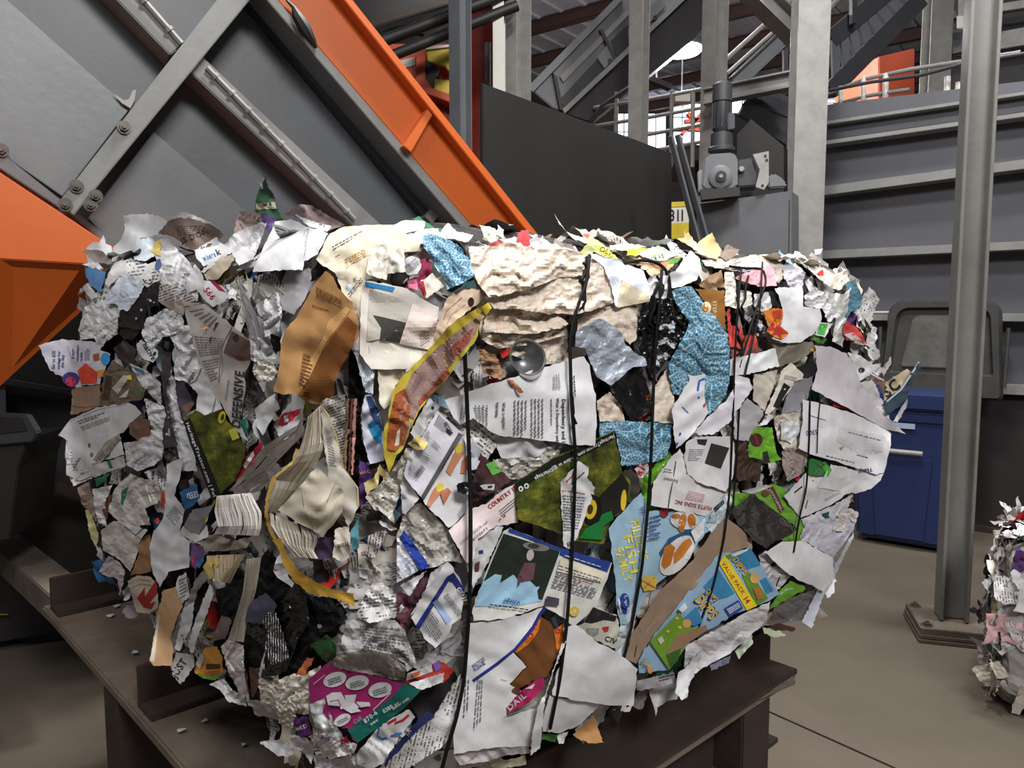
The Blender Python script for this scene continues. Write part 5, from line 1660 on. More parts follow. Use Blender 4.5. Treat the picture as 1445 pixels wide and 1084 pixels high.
S('L', 'village_flyer', (208, 207, 203), 9, [(640, 380), (680, 360), (980, 490), (1290, 570), (1270, 640), (1200, 830), (1100, 920), (1060, 950), (1000, 900), (880, 830), (640, 910), (460, 920), (450, 870), (490, 740), (560, 560)], c=.003, w=70,
  pr=[('p', (40, 66, 140), [(675, 362), (980, 482), (1286, 568), (1262, 628), (975, 525), (980, 502), (668, 385)]), ('p', (152, 192, 218), [(560, 590), (640, 395), (980, 502), (870, 800), (700, 832), (470, 832), (492, 745)]), ('p', (34, 44, 36), [(640, 395), (978, 502), (872, 795), (850, 790), (840, 720), (800, 680), (740, 690), (700, 640), (620, 692), (630, 645), (590, 638), (520, 685)]), ('p', (104, 72, 82), [(765, 570), (832, 572), (818, 670), (750, 690), (725, 655)]), ('p', (90, 70, 90), [(728, 660), (748, 662), (738, 700), (718, 725)]), ('e', (120, 118, 116), 835, 475, 80, 24, 8), ('e', (196, 190, 190), 800, 525, 22, 34, 10), ('e', (60, 60, 60), 820, 470, 34, 14, 8), ('p', (222, 216, 196), [(985, 545), (1258, 632), (1225, 690), (960, 620)]), ('l', INKL, [(975, 580), (1230, 660), (1180, 790), (925, 720)], 8), ('l', (176, 60, 60), [(985, 635), (1030, 648), (1028, 660), (982, 648)], 1), ('l', (176, 60, 60), [(1095, 670), (1170, 692), (1166, 705), (1092, 684)], 1), ('l', (200, 200, 210), [(1010, 520), (1230, 590), (1226, 604), (1006, 534)], 1), ('p', (70, 66, 84), [(900, 770), (975, 785), (970, 830), (885, 825)]), ('e', (216, 186, 60), 1065, 862, 30, 30), ('e', W2, 1068, 862, 12, 12), ('t', (50, 90, 150), 'Village', 742, 800, 24, 172, {'b': 1, 'len': 100}), ('l', INK, [(560, 812), (790, 845), (786, 862), (556, 830)], 1)], label='glossy flyer with a village photograph lying upside down')
S('L', 'form', W2, 10, [(85, 900), (180, 720), (300, 560), (340, 600), (400, 720), (385, 900), (330, 940), (310, 1000), (230, 1084), (180, 1040)], c=.003, w=50, pr=[('p', (38, 46, 120), [(112, 950), (300, 655), (340, 630), (402, 720), (402, 785), (335, 690), (312, 680), (135, 972)]), ('t', W, 'GEN', 358, 725, 26, -62, {'b': 1}), ('p', (150, 168, 206), [(215, 810), (242, 790), (328, 908), (300, 940)]), ('l', INK, [(305, 750), (400, 880), (370, 900), (280, 775)], 4), ('l', INKL, [(205, 850), (290, 970), (230, 1060), (150, 950)], 8), ('k', INKL, [(160, 930), (250, 1050)], 2), ('k', INKL, [(185, 890), (275, 1010)], 2)], label='white form with a navy blue border')
S('L', 'plastic_bag', (170, 166, 158, 'f'), 6, [(0, 400), (50, 260), (140, 210), (230, 290), (310, 370), (350, 470), (400, 570), (300, 560), (210, 600), (120, 610), (0, 690)], c=.006, w=26, pr=[('p', (36, 60, 150), [(15, 420), (45, 375), (198, 590), (140, 622)]), ('p', (206, 210, 222), [(0, 400), (12, 425), (130, 620), (0, 690)])], label='clear plastic bag with a blue strip')
S('L', 'photo_sheet', (88, 52, 64), 5, [(0, 740), (80, 770), (180, 620), (190, 680), (110, 860), (60, 1010), (0, 1000)], c=.005, w=24, pr=[('e', (126, 84, 92), 40, 850, 30, 22), ('e', (120, 76, 88), 30, 930, 24, 26), ('e', (60, 36, 48), 100, 790, 20, 30)])
S('L', 'paper_sheet', W, 8, [(20, 710), (180, 615), (75, 770)], c=.002)
S('L', 'folded_sheet', W2, 9, [(185, 700), (200, 640), (300, 560), (270, 640), (200, 720), (110, 860), (80, 900)], c=.003)

# ---- bottom front
S('O', 'crumpled_sheet', 'page_text', 6, [(560, 120), (570, 40), (600, 0), (620, -60), (700, -120), (790, -40), (860, 60), (800, 130), (640, 160)], c=.006, w=22)
S('O', 'newspaper', (170, 170, 170), 6, [(440, 360), (490, 150), (560, 130), (800, 140), (860, 200), (940, 420), (880, 470), (860, 400), (640, 330), (480, 350)], c=.006, w=30, pr=[('l', GD, [(590, 170), (830, 190), (900, 400), (600, 330)], 9)] + [('k', GD, [(580 + 50 * i, 170), (600 + 55 * i, 340 + 12 * i)], 4) for i in range(5)], label='crushed grey newspaper above the magenta card')
S('O', 'plastic_dome', (160, 156, 150, 'f'), 8, [(370, 420), (430, 370, 18), (520, 345, 26), (650, 335, 30), (790, 365, 26), (870, 440, 18), (860, 530), (700, 500), (560, 470), (400, 440)], c=.002, w=40, label='clear plastic dome behind the magenta card')
S('O', 'flyer', MAG, 9, [(255, 520), (360, 420), (560, 470), (850, 545), (970, 585), (900, 660), (800, 730), (560, 925), (530, 900), (500, 830), (470, 830), (420, 810), (260, 660), (250, 560)], c=.002, w=90, pr=[('p', TEAL, [(850, 546), (970, 586), (850, 710), (560, 925), (500, 842), (640, 740), (790, 625)]), ('e', W, 418, 520, 76, 46, -18), ('e', W, 560, 540, 76, 46, -12), ('e', W, 706, 586, 76, 48, -14), ('e', W, 466, 778, 58, 34, -30), ('l', INK, [(370, 520), (450, 490), (465, 530), (380, 560)], 3), ('l', INK, [(510, 540), (600, 515), (610, 555), (520, 580)], 3), ('l', INK, [(655, 590), (745, 560), (758, 600), (668, 630)], 3), ('l', INKL, [(430, 785), (495, 750), (505, 775), (440, 808)], 2), ('p', W, [(362, 625), (400, 603), (455, 600), (490, 655), (480, 620), (555, 615), (545, 660), (638, 665), (645, 688), (560, 700), (585, 722), (520, 735), (470, 705), (455, 712), (450, 690), (375, 682)]), ('k', MAG, [(385, 660), (440, 650), (455, 690)], 6), ('k', MAG, [(545, 660), (580, 700)], 8), ('t', W, '870-6', 612, 800, 30, 38, {'b': 1, 'len': 105}), ('t', W, '0380 or', 730, 735, 26, 30, {'b': 1, 'len': 120}), ('t', W, 'www', 650, 815, 22, 36, {'b': 1, 'len': 60}), ('t', W, 'lower.com', 790, 715, 22, 34, {'b': 1, 'len': 125}), ('t', (120, 180, 176), 'Call', 545, 805, 26, 36), ('k', W, [(280, 550), (355, 490)], 4), ('k', W, [(660, 715), (775, 605)], 5)], label='magenta and teal flyer at the bottom front')
S('O', 'plastic_bag', WF, 10, [(250, 680), (350, 640), (400, 760), (480, 900), (380, 880), (300, 840)], c=.005, w=22)
S('O', 'torn_scrap', (92, 44, 110), 8, [(150, 780), (240, 750), (275, 870), (200, 890)], c=.004, w=20, pr=[('t', W, 'MED', 175, 850, 26, 20)])
S('O', 'plastic_bag', (206, 200, 198, 'f'), 9, [(240, 880), (330, 850), (470, 900), (560, 930), (540, 990), (380, 1030), (300, 930)], c=.007, w=18, pr=[('p', CRIM, [(455, 905), (490, 880), (512, 925), (480, 925), (462, 945)]), ('t', (60, 90, 160), 'NEW', 300, 890, 26, -18)])
S('O', 'carton', W, 10, [(560, 990), (680, 840), (760, 780), (890, 710), (930, 760), (840, 870), (720, 1060), (640, 1090), (560, 1060)], c=.004, w=40, pr=[('k', (44, 110, 190), [(695, 822), (690, 880), (720, 902), (780, 880), (845, 862)], 14), ('k', (190, 40, 50), [(755, 800), (810, 770), (800, 800), (850, 780), (890, 745)], 16)], label='white carton with blue and red marks at the bottom')
S('O', 'navy_strip', (42, 48, 96), 9, [(840, 900), (1000, 720), (1055, 750), (960, 830), (730, 1090), (760, 1000)], c=.002, w=50, pr=[('t', W3, 'JR', 880, 880, 34, 50, {'b': 1})])
S('O', 'newspaper', 'page_text_up', 8, [(700, 1110), (960, 830), (1050, 750), (1220, 480), (1245, 600), (1160, 880), (1090, 960), (1000, 1010), (870, 1110)], c=.005, w=60, ani=45, label='newspaper strip running along the bottom front')
S('O', 'envelope', (154, 44, 36), 7, [(870, 520), (890, 475), (1040, 420), (1080, 395), (1180, 460), (1110, 545), (1100, 485), (870, 545)], c=.003, pr=[('p', W2, [(880, 480), (1035, 425), (1040, 470), (870, 530)]), ('p', (190, 90, 60), [(900, 485), (960, 462), (960, 490), (905, 510)]), ('p', (100, 80, 160), [(1040, 425), (1078, 400), (1100, 440), (1060, 470)])], label='red white and blue envelope corner')
S('O', 'paper_sheet', W, 8, [(890, 545), (1115, 475), (1105, 540), (960, 587)], c=.002)
S('O', 'torn_scrap', BE, 6, [(30, 560), (110, 520), (180, 700), (150, 830), (60, 800), (40, 680)], c=.010, w=18)
S('O', 'torn_scrap', (206, 200, 190), 6, [(160, 560), (250, 470), (330, 430), (300, 520), (250, 640), (250, 740), (180, 740)], c=.008, w=20)
S('O', 'torn_scrap', (196, 110, 70), 5, [(170, 490), (240, 380), (290, 380), (250, 450), (190, 560)], c=.004)
S('O', 'torn_scrap', W3, 6, [(-60, 920), (60, 900), (150, 940), (170, 1000), (60, 1010)], c=.006, w=20)
S('O', 'torn_scrap', W2, 7, [(130, 870), (240, 890), (290, 960), (270, 1060), (220, 990), (150, 940)], c=.006, w=16)
S('O', 'torn_scrap', W2, 7, [(280, 1000), (400, 1030), (560, 990), (640, 1080), (600, 1150), (300, 1120)], c=.008, w=20)
S('Q', 'mail_sheet', W, 9, [(105, 160), (300, 140), (480, 95), (570, 60), (540, 110), (510, 180), (440, 280), (380, 345), (465, 440), (355, 550), (430, 590), (335, 700), (340, 760), (550, 690), (530, 800), (490, 945), (250, 955), (0, 995), (0, 860), (60, 600), (80, 400)], c=.0025, w=80,
  pr=[('p', (38, 46, 130), [(500, 180), (545, 95), (575, 58), (595, 62), (560, 110), (512, 200), (400, 332), (280, 432), (130, 537), (118, 522), (268, 415), (388, 320)]), ('t', (38, 46, 130), 'RECYCLE', 128, 447, 22, 36, {'b': 1, 'len': 92}), ('t', (38, 46, 130), 'PLEASE', 138, 470, 22, 36, {'b': 1, 'len': 86}), ('l', INKL, [(190, 520), (180, 780), (120, 860), (150, 520)], 3), ('l', INKL, [(105, 520), (90, 870), (50, 870), (70, 520)], 2), ('k', INK, [(300, 518), (340, 528)], 3), ('k', GR, [(325, 758), (550, 670)], 3)], label='large white mailer reading RECYCLE PLEASE at the bottom front')
S('Q', 'kraft_carton', KD, 8, [(555, 115), (620, 160), (640, 200), (705, 160), (695, 300), (650, 390), (600, 500), (520, 520), (400, 590), (355, 555), (470, 440), (385, 340), (500, 250), (510, 180)], c=.003, w=50, pr=[('p', ORG, [(510, 140), (556, 138), (540, 210), (480, 295), (400, 350), (388, 338), (470, 260), (500, 190)]), ('t', RED, 'olo', 500, 265, 50, 68, {'b': 1, 'len': 110}), ('p', ORG, [(640, 205), (705, 162), (696, 292), (660, 348)]), ('t', RED, 'o', 672, 235, 50, 70, {'b': 1})], label='brown carton with orange edge showing through the torn mailer')
S('Q', 'magenta_scrap', (176, 40, 96), 10, [(335, 732), (345, 680), (400, 610), (530, 520), (580, 510), (570, 580), (480, 670)], c=.003, w=40, pr=[('t', W, 'DAIL', 355, 722, 36, 40, {'b': 1, 'len': 150}), ('e', (110, 60, 50), 400, 590, 26, 20), ('p', W, [(455, 580), (520, 545), (500, 580)])], label='magenta scrap with white letters')
S('Q', 'folded_fin', W, 12, [(690, 290), (722, 270), (645, 450), (585, 640), (550, 960), (490, 1005), (498, 900), (538, 690), (590, 600)], c=.002, w=60, label='bright white folded edge beside the second strap')
S('Q', 'paper_sheet', W, 11, [(700, 190), (780, 170), (900, 270), (1050, 350, 10), (1175, 455, 24), (1160, 570, 28), (1145, 685, 24), (1000, 685, 14), (780, 655), (630, 620), (650, 500), (690, 400), (720, 290)], c=.0025, w=90, label='large blank white sheet jutting from the lower front')
S('Q', 'paper_sheet', W, 10, [(610, 620), (780, 655), (920, 670), (930, 690), (800, 810), (680, 862), (570, 852), (565, 800)], c=.003, w=70, label='blank white sheet below the larger one')
S('Q', 'kraft_scrap', KR, 8, [(760, 870), (860, 780), (900, 750), (920, 830), (955, 920), (860, 927), (800, 900)], c=.003, label='brown kraft corner under the white sheets')
S('Q', 'torn_scrap', W3, 8, [(0, 1000), (250, 950), (480, 945), (492, 990), (330, 1005), (200, 1045), (40, 1065)], c=.004, w=30, pr=[('l', (200, 90, 80), [(90, 1040), (160, 980), (170, 990), (100, 1050)], 3)])
S('Q', 'magazine', (150, 146, 124), 7, [(240, 1060), (460, 1000), (462, 1062), (260, 1100)], c=.003)
S('Q', 'torn_scrap', W, 9, [(660, 870), (730, 850), (700, 930), (670, 930)], c=.003)
S('Q', 'torn_scrap', (60, 110, 50), 7, [(550, 860), (680, 870), (670, 925), (560, 900)], c=.003)
S('Q', 'newspaper', (184, 182, 170), 9, [(830, 160), (900, 50), (1040, 110), (1060, 190), (1040, 330), (900, 265), (780, 240), (770, 190)], c=.005, w=30, pr=[('p', BK, [(830, 155), (890, 58), (1042, 118), (1030, 150), (960, 140), (880, 162)]), ('p', RED, [(945, 188), (968, 182), (992, 182), (986, 212), (962, 220)]), ('t', INK, 'CIV', 960, 270, 34, -20, {'b': 1}), ('l', INKL, [(850, 190), (930, 190), (920, 250), (840, 230)], 5)], label='crushed newspaper beside the large white sheet')

# ---- front, right of centre
S('H', 'ledger_sheet', 'ledger', 5, [(280, 570), (360, 510), (440, 600), (460, 700), (300, 700)], c=.004, w=24)
S('H', 'ledger_sheet', 'ledger', 5, [(650, 470), (740, 350), (775, 560), (765, 715), (640, 700), (640, 560)], c=.003, w=36)
S('X', 'tissue_paper', 'floral', 8, [(948, 412), (962, 405), (977, 405), (997, 432), (1015, 455), (1027, 472), (1030, 494), (1029, 540), (1024, 560), (1001, 585), (985, 580), (964, 560), (950, 556), (944, 533), (944, 511), (957, 489), (968, 469), (973, 455), (955, 430)], c=.010, w=34, dent=[(990, 528, 14, -22), (1000, 480, 20, 18)], label='large blue floral tissue on the upper front')
S('H', 'tissue_paper', 'floral', 6, [(295, 700), (470, 695), (760, 720), (750, 850), (720, 930), (640, 960), (440, 985), (420, 880), (400, 770), (300, 800)], c=.006, w=26, ani=85, label='folded blue floral tissue above the tractor flyer')
S('H', 'torn_paper', W, 10, [(760, 620), (840, 480), (870, 440), (860, 400), (900, 410), (970, 395), (970, 580), (995, 640), (900, 770), (820, 850), (785, 872), (770, 760)], c=.004, w=46, pr=[('k', (40, 90, 190), [(970, 425), (935, 440), (925, 500), (930, 555)], 12), ('k', (60, 90, 180), [(825, 605), (865, 645)], 5), ('k', (60, 90, 180), [(815, 770), (790, 850)], 12), ('p', RED, [(958, 595), (972, 580), (974, 600), (964, 612)])], label='torn white paper with blue strokes')
S('H', 'paper_strip', (212, 210, 218), 11, [(1000, 660), (1110, 560), (1160, 480), (1150, 400), (1240, 420), (1275, 480), (1200, 600), (1130, 700), (1030, 780), (940, 790), (900, 770), (960, 700)], c=.004, w=50, label='long white paper strip curving over the front')
S('M', 'green_bag', (98, 152, 44, 'f'), 5, [(290, 250), (360, 190), (460, 60), (480, 140), (390, 250), (360, 440), (450, 460), (350, 480), (300, 350)], c=.004, w=30, pr=[('p', (190, 190, 186), [(250, 190), (320, 130), (350, 190), (300, 250)]), ('t', (170, 40, 60), 'ale', 290, 240, 60, 60, {'b': 1, 'len': 110})], label='bright green bag behind the sign maker letter')
S('M', 'black_disc', (60, 58, 54), 7, [(180, 200), (230, 190), (275, 240), (285, 320), (250, 410), (200, 400), (175, 300)], c=.004)
S('M', 'invoice', (206, 204, 205), 9, [(370, 270), (480, 120), (540, 60), (565, 100), (580, 220), (650, 270), (825, 335), (760, 450), (700, 492), (560, 462), (460, 440), (355, 420)], c=.003, w=60, pr=[('t', (150, 50, 50), 'HUFTE SIGNS INC', 745, 432, 26, 169, {'b': 1, 'len': 240}), ('l', (190, 130, 130), [(600, 325), (700, 350), (690, 405), (570, 385)], 5), ('t', INK, 'Statement', 530, 260, 22, 168, {'len': 95}), ('k', INK, [(515, 140), (465, 440)], 5), ('l', INKL, [(440, 180), (520, 195), (515, 225), (435, 210)], 2)], label='white sign maker invoice lying upside down')
S('M', 'curled_page', (202, 200, 203), 10, [(565, 100), (580, 20), (640, -20), (880, -20), (890, 100), (875, 250), (830, 335), (650, 272), (590, 225)], c=.004, w=60, pr=[('p', (40, 38, 38), [(648, 0), (716, 0), (702, 40), (655, 30)]), ('p', (46, 44, 44), [(740, 25), (855, 55), (800, 188), (698, 152)]), ('l', INKL, [(600, 60), (700, 60), (660, 140), (590, 140)], 7)], label='curled white page with a black square')
S('M', 'food_bag', (150, 182, 204), 8, [(85, 570), (200, 430), (290, 340), (340, 460), (420, 450), (450, 470), (490, 460), (700, 490), (820, 340), (845, 420), (825, 520), (700, 600), (640, 690), (580, 780), (420, 900), (330, 990), (280, 1084), (240, 1180), (160, 1180), (140, 1084), (130, 900), (110, 750)], c=.004, w=50,
  pr=[('t', (218, 208, 96), 'FAMILY', 120, 700, 58, -72, {'b': 1, 'len': 230}), ('t', (218, 208, 96), 'FISH', 175, 610, 58, -78, {'b': 1, 'len': 260}), ('t', (218, 208, 96), 'FILLETS', 222, 520, 56, -76, {'b': 1, 'len': 270}), ('p', (40, 84, 120), [(410, 720), (470, 630), (600, 570), (640, 590), (500, 660), (420, 760)]), ('e', (214, 212, 214), 520, 740, 150, 80, -52), ('p', (186, 112, 40), [(440, 690), (480, 665), (510, 690), (480, 800), (440, 830), (420, 800)]), ('p', (196, 124, 50), [(560, 650), (600, 630), (620, 660), (560, 750), (500, 800), (500, 730)]), ('e', (206, 204, 208), 570, 515, 92, 60, 5), ('e', (190, 122, 48), 555, 530, 24, 60, 12), ('e', (186, 116, 44), 615, 520, 26, 46, -5), ('e', (190, 122, 48), 515, 490, 28, 16), ('e', (130, 36, 44), 440, 470, 26, 30), ('p', (214, 174, 84), [(300, 880), (360, 865), (400, 890), (380, 960), (310, 970), (295, 930)]), ('k', (160, 110, 40), [(300, 900), (390, 950)], 5), ('k', (160, 110, 40), [(310, 950), (380, 880)], 5), ('e', (36, 60, 140), 190, 1030, 28, 50, -8), ('t', W, 'Kroger', 182, 995, 22, -82, {'len': 72}), ('l', (40, 66, 130), [(345, 490), (420, 470), (410, 640), (340, 650)], 6), ('l', (40, 66, 130), [(290, 430), (318, 420), (320, 470), (295, 480)], 3), ('p', (216, 216, 218), [(610, 590), (700, 500), (690, 600), (640, 660)])], label='light blue frozen fish bag with yellow lettering')
S('M', 'film_flap', (190, 206, 216, 'f'), 9, [(700, 560), (760, 440), (825, 345), (845, 420), (830, 520), (780, 540), (740, 600)], c=.003, w=30, pr=[('l', INK, [(750, 440), (815, 380), (825, 410), (765, 470)], 1, .9)])
S('Q', 'film_flap', (196, 206, 212, 'f'), 8, [(1045, 0), (1170, 0), (1150, 200), (1130, 280), (1090, 390), (1030, 345), (1060, 190), (1060, 90)], c=.004, w=26, pr=[('e', (36, 60, 140), 1086, 46, 20, 60, -8)])
S('T', 'cardboard_sheet', KG, 9, [(80, 760), (110, 640), (250, 420), (420, 260), (560, 60), (600, 40), (690, 110), (712, 190), (560, 235), (480, 340), (380, 460), (300, 560), (210, 670), (150, 790)], c=.0025, w=90, pr=[('k', (60, 48, 40), [(210, 420), (195, 500)], 4), ('k', (60, 48, 40), [(140, 690), (128, 750)], 4), ('k', (178, 152, 130), [(150, 590), (180, 630), (250, 540)], 3)], label='flat grey brown cardboard strip beside the snack box')
S('W', 'snack_box', (142, 174, 202), 10, [(90, 790), (350, 460), (360, 440), (620, 120), (720, 110), (860, 70), (1000, 300), (1080, 425), (1010, 475), (860, 530), (700, 600), (620, 660), (540, 700), (400, 790), (310, 910), (240, 1005), (10, 1030), (5, 940)], c=.0022, w=90,
  pr=[('p', (58, 130, 172), [(720, 150), (860, 72), (910, 150), (940, 205), (800, 250)]), ('p', (214, 222, 228), [(715, 125), (780, 100), (850, 75), (835, 95), (740, 140)]), ('p', (58, 130, 172), [(500, 370), (620, 240), (740, 420), (690, 450), (600, 470)]), ('p', (98, 140, 46), [(800, 290), (860, 262), (1000, 460), (905, 515)]), ('p', (58, 130, 172), [(935, 320), (980, 300), (1040, 400), (985, 425)]), ('p', (98, 140, 46), [(665, 135), (712, 118), (722, 145), (690, 165)]), ('p', (226, 206, 44), [(622, 190), (660, 130), (690, 160), (912, 515), (835, 552)]), ('t', (178, 30, 40), 'VALUE PACK', 640, 195, 30, -56, {'b': 1, 'len': 290}), ('t', (178, 30, 40), '14', 800, 455, 42, -56, {'b': 1, 'len': 62}), ('t', (30, 24, 20), 'DIPPS', 716, 158, 52, -54, {'b': 1, 'len': 170}), ('t', (216, 176, 80), 'DIPPS', 720, 160, 46, -54, {'b': 1, 'len': 165}), ('e', (206, 160, 90), 895, 305, 36, 40), ('p', (170, 110, 60), [(880, 380), (930, 370), (965, 460), (915, 470)]), ('p', (34, 70, 160), [(662, 535), (770, 470), (806, 535), (706, 602)]), ('l', W2, [(680, 540), (770, 488), (790, 525), (705, 580)], 3, .7), ('t', (30, 24, 20), 'Chewy', 512, 412, 46, -38, {'b': 1, 'len': 120}), ('t', (216, 176, 80), 'Chewy', 516, 410, 40, -38, {'b': 1, 'len': 115}), ('t', (30, 24, 20), 'DIPPS', 428, 470, 92, -52, {'b': 1, 'len': 210}), ('t', (216, 176, 80), 'DIPPS', 434, 470, 80, -52, {'b': 1, 'len': 204}), ('p', (58, 130, 172), [(350, 610), (450, 520), (500, 640), (430, 670), (370, 660)]), ('p', (112, 150, 44), [(95, 785), (320, 565), (345, 610), (420, 690), (470, 670), (310, 910), (240, 1005), (100, 800)]), ('p', (150, 118, 92), [(225, 870), (300, 740), (450, 690), (520, 660), (535, 700), (400, 790), (330, 850), (215, 890)]), ('p', (60, 100, 40), [(215, 890), (330, 840), (310, 930), (250, 990)]), ('e', (206, 160, 90), 375, 650, 34, 34), ('e', (196, 186, 90), 300, 610, 16, 12), ('e', (196, 186, 90), 320, 680, 16, 12), ('e', (196, 186, 90), 230, 710, 14, 12), ('p', (196, 196, 180), [(150, 770), (185, 745), (205, 785), (172, 812)]), ('t', (30, 24, 20), 'DIPPS', 26, 945, 44, -50, {'b': 1, 'len': 100}), ('t', (216, 176, 80), 'DIPPS', 30, 945, 38, -50, {'b': 1, 'len': 96}), ('p', (214, 222, 228), [(310, 540), (360, 490), (380, 530), (340, 570)]), ('e', (200, 150, 90), 95, 1010, 20, 26)], label='blue and green snack bar box with a yellow stripe')
S('T', 'crumpled_sheet', (214, 213, 218), 9, [(390, 690), (560, 600), (700, 520), (820, 465), (800, 560), (720, 640), (600, 740), (480, 800), (440, 835), (380, 800)], c=.006, w=26, ani=60, label='crumpled white paper under the snack box')
S('T', 'paper_strip', W, 11, [(390, 800), (470, 705), (480, 730), (440, 810), (402, 900), (400, 950, 14), (370, 970, 16), (335, 930, 14), (350, 830)], c=.003, w=20, label='white paper strip dangling below the snack box')
S('T', 'torn_scrap', (186, 200, 176), 6, [(640, 720), (730, 640), (700, 710), (660, 760)], c=.004)
S('T', 'torn_scrap', (176, 172, 180), 7, [(140, 870), (330, 830), (340, 880), (230, 905), (140, 920)], c=.005, w=20, pr=[('l', INK, [(250, 850), (330, 830), (335, 860), (255, 878)], 2)])
S('T', 'torn_scrap', (110, 110, 130), 6, [(510, 790), (620, 740), (610, 780), (520, 820)], c=.005)
S('M', 'green_bag', GRN + ('f',), 7, [(860, 350), (960, 330), (1060, 300), (1150, 285), (1210, 320), (1290, 480), (1335, 560), (1342, 652), (1200, 648), (1100, 560), (1000, 400), (900, 450)], c=.004, w=46, pr=[('p', W3, [(930, 330), (1090, 290), (1130, 300), (1000, 350)]), ('l', INKL, [(940, 325), (1080, 290), (1085, 305), (945, 342)], 2), ('p', (96, 44, 56), [(1100, 310), (1135, 300), (1205, 450), (1180, 470)]), ('l', W2, [(1105, 320), (1185, 465), (1200, 455), (1120, 312)], 3), ('e', (90, 70, 50), 1085, 345, 26, 22)], label='green food bag under the black film')
S('M', 'film_or_gap_shade', (34, 32, 33, 'f'), 9, [(870, 450), (1000, 345), (1100, 420), (1290, 570), (1240, 610), (1150, 650), (1090, 700), (1000, 640), (900, 530)], c=.005, w=40, pr=[('t', GD, 'Chance', 1165, 525, 36, -30, {'len': 130})], label='black film on the right front')
S('M', 'torn_scrap', (160, 140, 126), 6, [(830, 560), (900, 540), (1000, 640), (1000, 700), (900, 760), (830, 700)], c=.003, w=40)
S('T', 'paper_disc', W, 11, [(790, 215), (880, 160), (990, 158), (1140, 245, 14), (1142, 350, 18), (1092, 415, 16), (1000, 372), (920, 332), (870, 290)], c=.002, w=70, label='round white paper plate on the right side')
S('T', 'crumpled_sheet', (176, 172, 176), 7, [(760, 230), (800, 205), (900, 300), (920, 340), (870, 400), (830, 420), (780, 320)], c=.007, w=16, pr=[('p', BK, [(820, 275), (845, 265), (850, 285), (828, 290)]), ('k', INK, [(870, 340), (850, 390)], 5)])
S('T', 'green_bag', GRN, 8, [(810, 510), (870, 410), (920, 360), (990, 385), (1000, 400), (940, 435), (860, 485)], c=.004, w=30, pr=[('k', W3, [(870, 430), (900, 405), (935, 400)], 6)])
S('T', 'film_or_gap_shade', (92, 88, 92, 'f'), 7, [(800, 580), (850, 490), (940, 440), (1060, 400), (1040, 500), (985, 560), (920, 570), (830, 590)], c=.006, w=30)
S('T', 'magazine_strip', (168, 172, 182), 10, [(1060, 410), (1100, 400), (1140, 300), (1244, 110, 10), (1246, 135, 12), (1120, 400, 14), (1090, 440), (1030, 605, 16), (980, 570, 10)], c=.002, w=40, label='thin grey magazine spine hanging at the right end')
S('T', 'torn_scrap', (66, 40, 36), 6, [(800, 590), (870, 575), (950, 600), (940, 618), (850, 612)], c=.003)
S('T', 'torn_scrap', (176, 184, 150), 5, [(780, 600), (850, 600), (900, 640), (840, 650), (790, 630)], c=.004)
S('T', 'paper_sheet', (190, 188, 200), 8, [(960, 160), (1000, 70), (1150, 60), (1210, 30), (1270, 10), (1240, 110), (1140, 245), (990, 156)], c=.006, w=30, pr=[('p', (30, 80, 64), [(1085, 18), (1120, 8), (1122, 38), (1090, 46)])])
S('T', 'crumpled_sheet', (196, 188, 184), 9, [(1150, 60), (1180, 0), (1230, -10), (1270, 20), (1255, 70), (1220, 40), (1190, 110), (1140, 105)], c=.006, w=14)

# ---- upper right
S('D', 'kraft_box', (154, 106, 52), 7, [(205, 430), (370, 440), (378, 665), (330, 620), (280, 540), (240, 480)], c=.002, w=60, pr=[('t', (214, 190, 150), 'STEP-BY', 306, 500, 20, -90, {'b': 1, 'len': 122}), ('e', (220, 200, 170), 268, 540, 26, 36), ('e', (154, 106, 52), 262, 540, 18, 26)], label='brown box scrap with white lettering')
S('D', 'kraft_scrap', (136, 108, 78), 6, [(225, 405), (300, 350), (355, 325), (370, 425), (300, 420), (250, 425)], c=.006, w=18)
S('D', 'page_stack', W, 7, [(0, 390), (100, 320), (180, 215, 10), (230, 260, 12), (240, 320, 10), (215, 380), (120, 420), (60, 430), (0, 470)], c=.004, w=24, ani=65, label='stack of white pages at the top right edge')
S('D', 'folder', (224, 194, 138), 5, [(205, 190), (225, 165), (300, 113), (355, 215), (330, 265), (270, 250)], c=.001, w=90, label='manila folder standing on the top edge')
S('D', 'folder_flap', (230, 206, 158), 6, [(100, 150), (140, 145), (145, 95), (152, 135), (165, 110), (215, 180), (270, 245), (240, 240), (190, 200)], c=.003, w=30)
S('D', 'torn_scrap', (132, 116, 104), 5, [(340, 245), (390, 180), (460, 210), (425, 250), (380, 275)], c=.008, w=14)
S('D', 'crumpled_sheet', BE, 4, [(240, 270), (420, 260), (500, 250), (560, 235), (640, 240), (700, 290), (730, 340), (680, 400), (560, 330), (420, 330), (260, 300)], c=.010, w=16)
S('D', 'crumpled_sheet', W3, 6, [(410, 300), (470, 270), (560, 280), (560, 320), (460, 340)], c=.008, w=12)
S('D', 'pink_sheet', (232, 168, 178), 7, [(420, 370), (520, 330), (600, 290), (645, 300), (667, 415), (560, 420), (480, 390)], c=.006, w=24, label='pink crumpled paper on the top right')
S('D', 'crumpled_sheet', (186, 182, 192), 6, [(710, 290), (770, 285), (830, 340), (810, 420), (740, 420), (700, 350)], c=.008, w=16)
S('D', 'crumpled_sheet', (206, 194, 182), 6, [(870, 345), (930, 310), (990, 350), (1065, 325), (1062, 400), (1020, 440), (960, 415)], c=.007, w=14, pr=[('p', RED, [(895, 345), (925, 320), (940, 350), (910, 360)])])
S('D', 'torn_scrap', (70, 108, 124), 5, [(1060, 400), (1110, 380), (1130, 430), (1155, 480), (1140, 540), (1090, 560), (1050, 625), (1065, 500)], c=.006, w=16, label='teal torn scrap at the right end')
